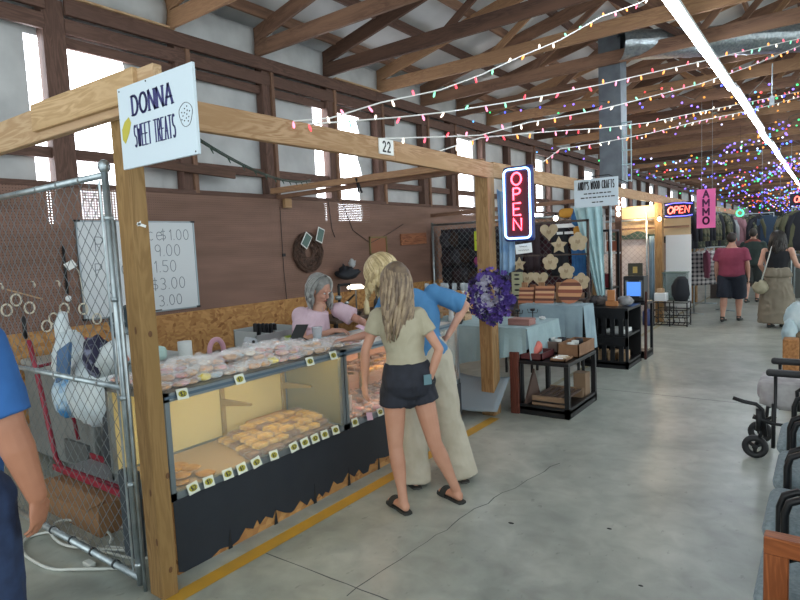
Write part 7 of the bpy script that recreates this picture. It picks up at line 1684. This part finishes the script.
for y in (yN, yF):
    b = MB(); b.rbox((-.36, y - .032, .655), (.05, y + .032, .705), .02, 3); b.build('armrest', BLACK, WC, True)
    T([(-.30, y, .68), (-.30, y, .30), (.35, y, .30)], .013, 'side_frame')
    T([(.35, y, .15), (.35, y, 1.0), (.48, y, 1.0)], .013, 'back_post')
    b = MB(); b.tube([(.25 + .30 * math.cos(a), y + (.05 if y == yF else -.05), .30 + .30 * math.sin(a)) for a in [2 * PI * i / 28 for i in range(28)]], .016, 8, closed=True)
    for k in range(8): a = k * PI / 4; b.cyl((.25, y + (.05 if y == yF else -.05), .30), (.25 + .29 * math.cos(a), y + (.05 if y == yF else -.05), .30 + .29 * math.sin(a)), .004, n=5)
    b.build('drive_wheel', BLACK, WC, True)
for y in (yN + .07, yF):
    b = MB(); b.tube([(-.43 + .065 * math.cos(a), y, .09 + .065 * math.sin(a)) for a in [2 * PI * i / 24 for i in range(24)]], .024, 10, closed=True); w_ = b.build('caster_wheel', BLACK, WC, True)
    b = MB(); b.lathe((0, 0, 0), [(.02, -.02), (.02, .02)], 12); b.v = [V((-.43 + p.x, y + p.z, .09 + p.y)) for p in b.v]
    for k in range(3): a = k * 2.09 + .5; b.cyl((-.43, y, .09), (-.43 + .055 * math.cos(a), y, .09 + .055 * math.sin(a)), .014, n=6)
    b.build('hub', BLACK, w_, True)
    T([(-.43, y, .09), (-.39, y, .20), (-.38, y, .30), (-.30, y, .34)], .014, 'caster_fork')
T([(-.57, yN, .465), (-.50, yN, .445), (-.42, yN, .435), (-.38, yN, .40), (-.36, yN, .20)], .015, 'brake_lever')
T([(-.44, yN, .34), (-.30, yN, .30)], .018, 'lever_grip'); T([(-.40, yN, .40), (-.40, yN, .24)], .022, 'leg_hanger'); T([(-.31, yN, .45), (-.31, yN, .12)], .014, 'front_tube')
b = MB(); b.rbox((-.42, 4.98, .47), (.33, 5.40, .60), .03); cu = b.build('seat_cushion', mat('cushion_grey_white', 'b4b1b2', .85, 0, '9c979a', 12, bump=.3), WC, True)
b = MB(); b.rbox((-.36, 4.98, .42), (.34, 5.40, .475), .01); b.build('seat_base', BLACK, WC)
b = MB(); b.sheet(lambda u, v: (-.40 + .7 * u, 4.965 + .0 * v, .60 - .16 * v * (1 + .2 * math.sin(u * 6))), 10, 4, .006); b.build('drape_edge', MATS['cushion_grey_white'], WC, True)
T([(-.16, 4.93, .42), (-.17, 4.93, .56), (-.10, 4.93, .625), (.1, 4.93, .63)], .013, 'arm_hoop')
# padded chairs, arms towards the aisle
WAF = mat('grey_blue_waffle_fabric', '77858c', .9, 0, '8d9aa0', 60, bump=.8)
def pad_chair():
    t = thing('padded_chair', '', 'chair', (0, 0, 0))
    b = MB(); b.rbox((-.27, -.24, .36), (.30, .24, .46), .07, 4); b.build('seat', WAF, t, True)
    b = MB(); b.rbox((.24, -.24, .52), (.32, .24, .95), .04, 4); b.build('backrest', WAF, t, True)
    for s_ in (-1, 1):
        b = MB(); y = s_ * .255; b.tube([(-.20, y, .015), (-.20, y, .55), (-.185, y, .60), (-.14, y, .625), (.22, y, .625), (.30, y, .62)], .016, 10); b.build('arm_frame', BLACKM, t, True)
        b = MB(); b.tube([(.30, y, .015), (.29, y, .9)], .014, 8); b.build('leg', BLACKM, t, True)
    b = MB(); b.tube([(-.22, -.24, .345), (.28, -.24, .345), (.28, .24, .345), (-.22, .24, .345)], .012, 6, closed=True); b.build('seat_frame', BLACKM, t, True)
    return t
pc = pad_chair(); labs = ['grey blue padded chair right in front of the wheelchair', 'grey blue padded chair second in the row from the wheelchair', 'grey blue padded chair third in the row, in front of the wooden chair', 'grey blue padded chair half hidden behind the wooden armchair']
for k, (x, y) in enumerate(((.03, 4.28), (.05, 3.68), (.05, 3.08), (.07, 2.50))):
    if k == 0: pc.location = (x, y, 0); o = pc
    else: o = dup(pc, loc=(x, y, 0))
    o['label'] = labs[k]; o['group'] = 'padded chairs along the right edge'
t = thing('wooden_armchair', 'orange brown wooden armchair with a leafy cushion in the bottom right corner', 'chair', (.2, 2.0, 0))
OW = wood('orange_chair_wood', '9c5a34', '7d4424', '8d4e2b', rough=.35)
for y in (2.20, 1.68):
    for x in (-.125, .42): beam('leg', (x, y, 0), (x, y, .66), .05, .07, OW, t, up=(1, 0, 0))
    beam('armrest', (-.16, y, .675), (.46, y, .675), .06, .06, OW, t)
beam('front_rail', (-.125, 1.66, .38), (-.125, 2.22, .38), .03, .07, OW, t); beam('back_rail', (.42, 1.66, .38), (.42, 2.22, .38), .03, .07, OW, t)
b = MB(); b.rbox((.40, 1.71, .5), (.46, 2.17, 1.0), .03); b.build('backrest', mat('leaf_print', '9aa6a2', .85, 0, '3f4f55', 22, lo=.46, hi=.54), t, True)
b = MB(); b.rbox((-.10, 1.71, .40), (.40, 2.17, .50), .03); b.build('seat_cushion', MATS['leaf_print'], t, True)
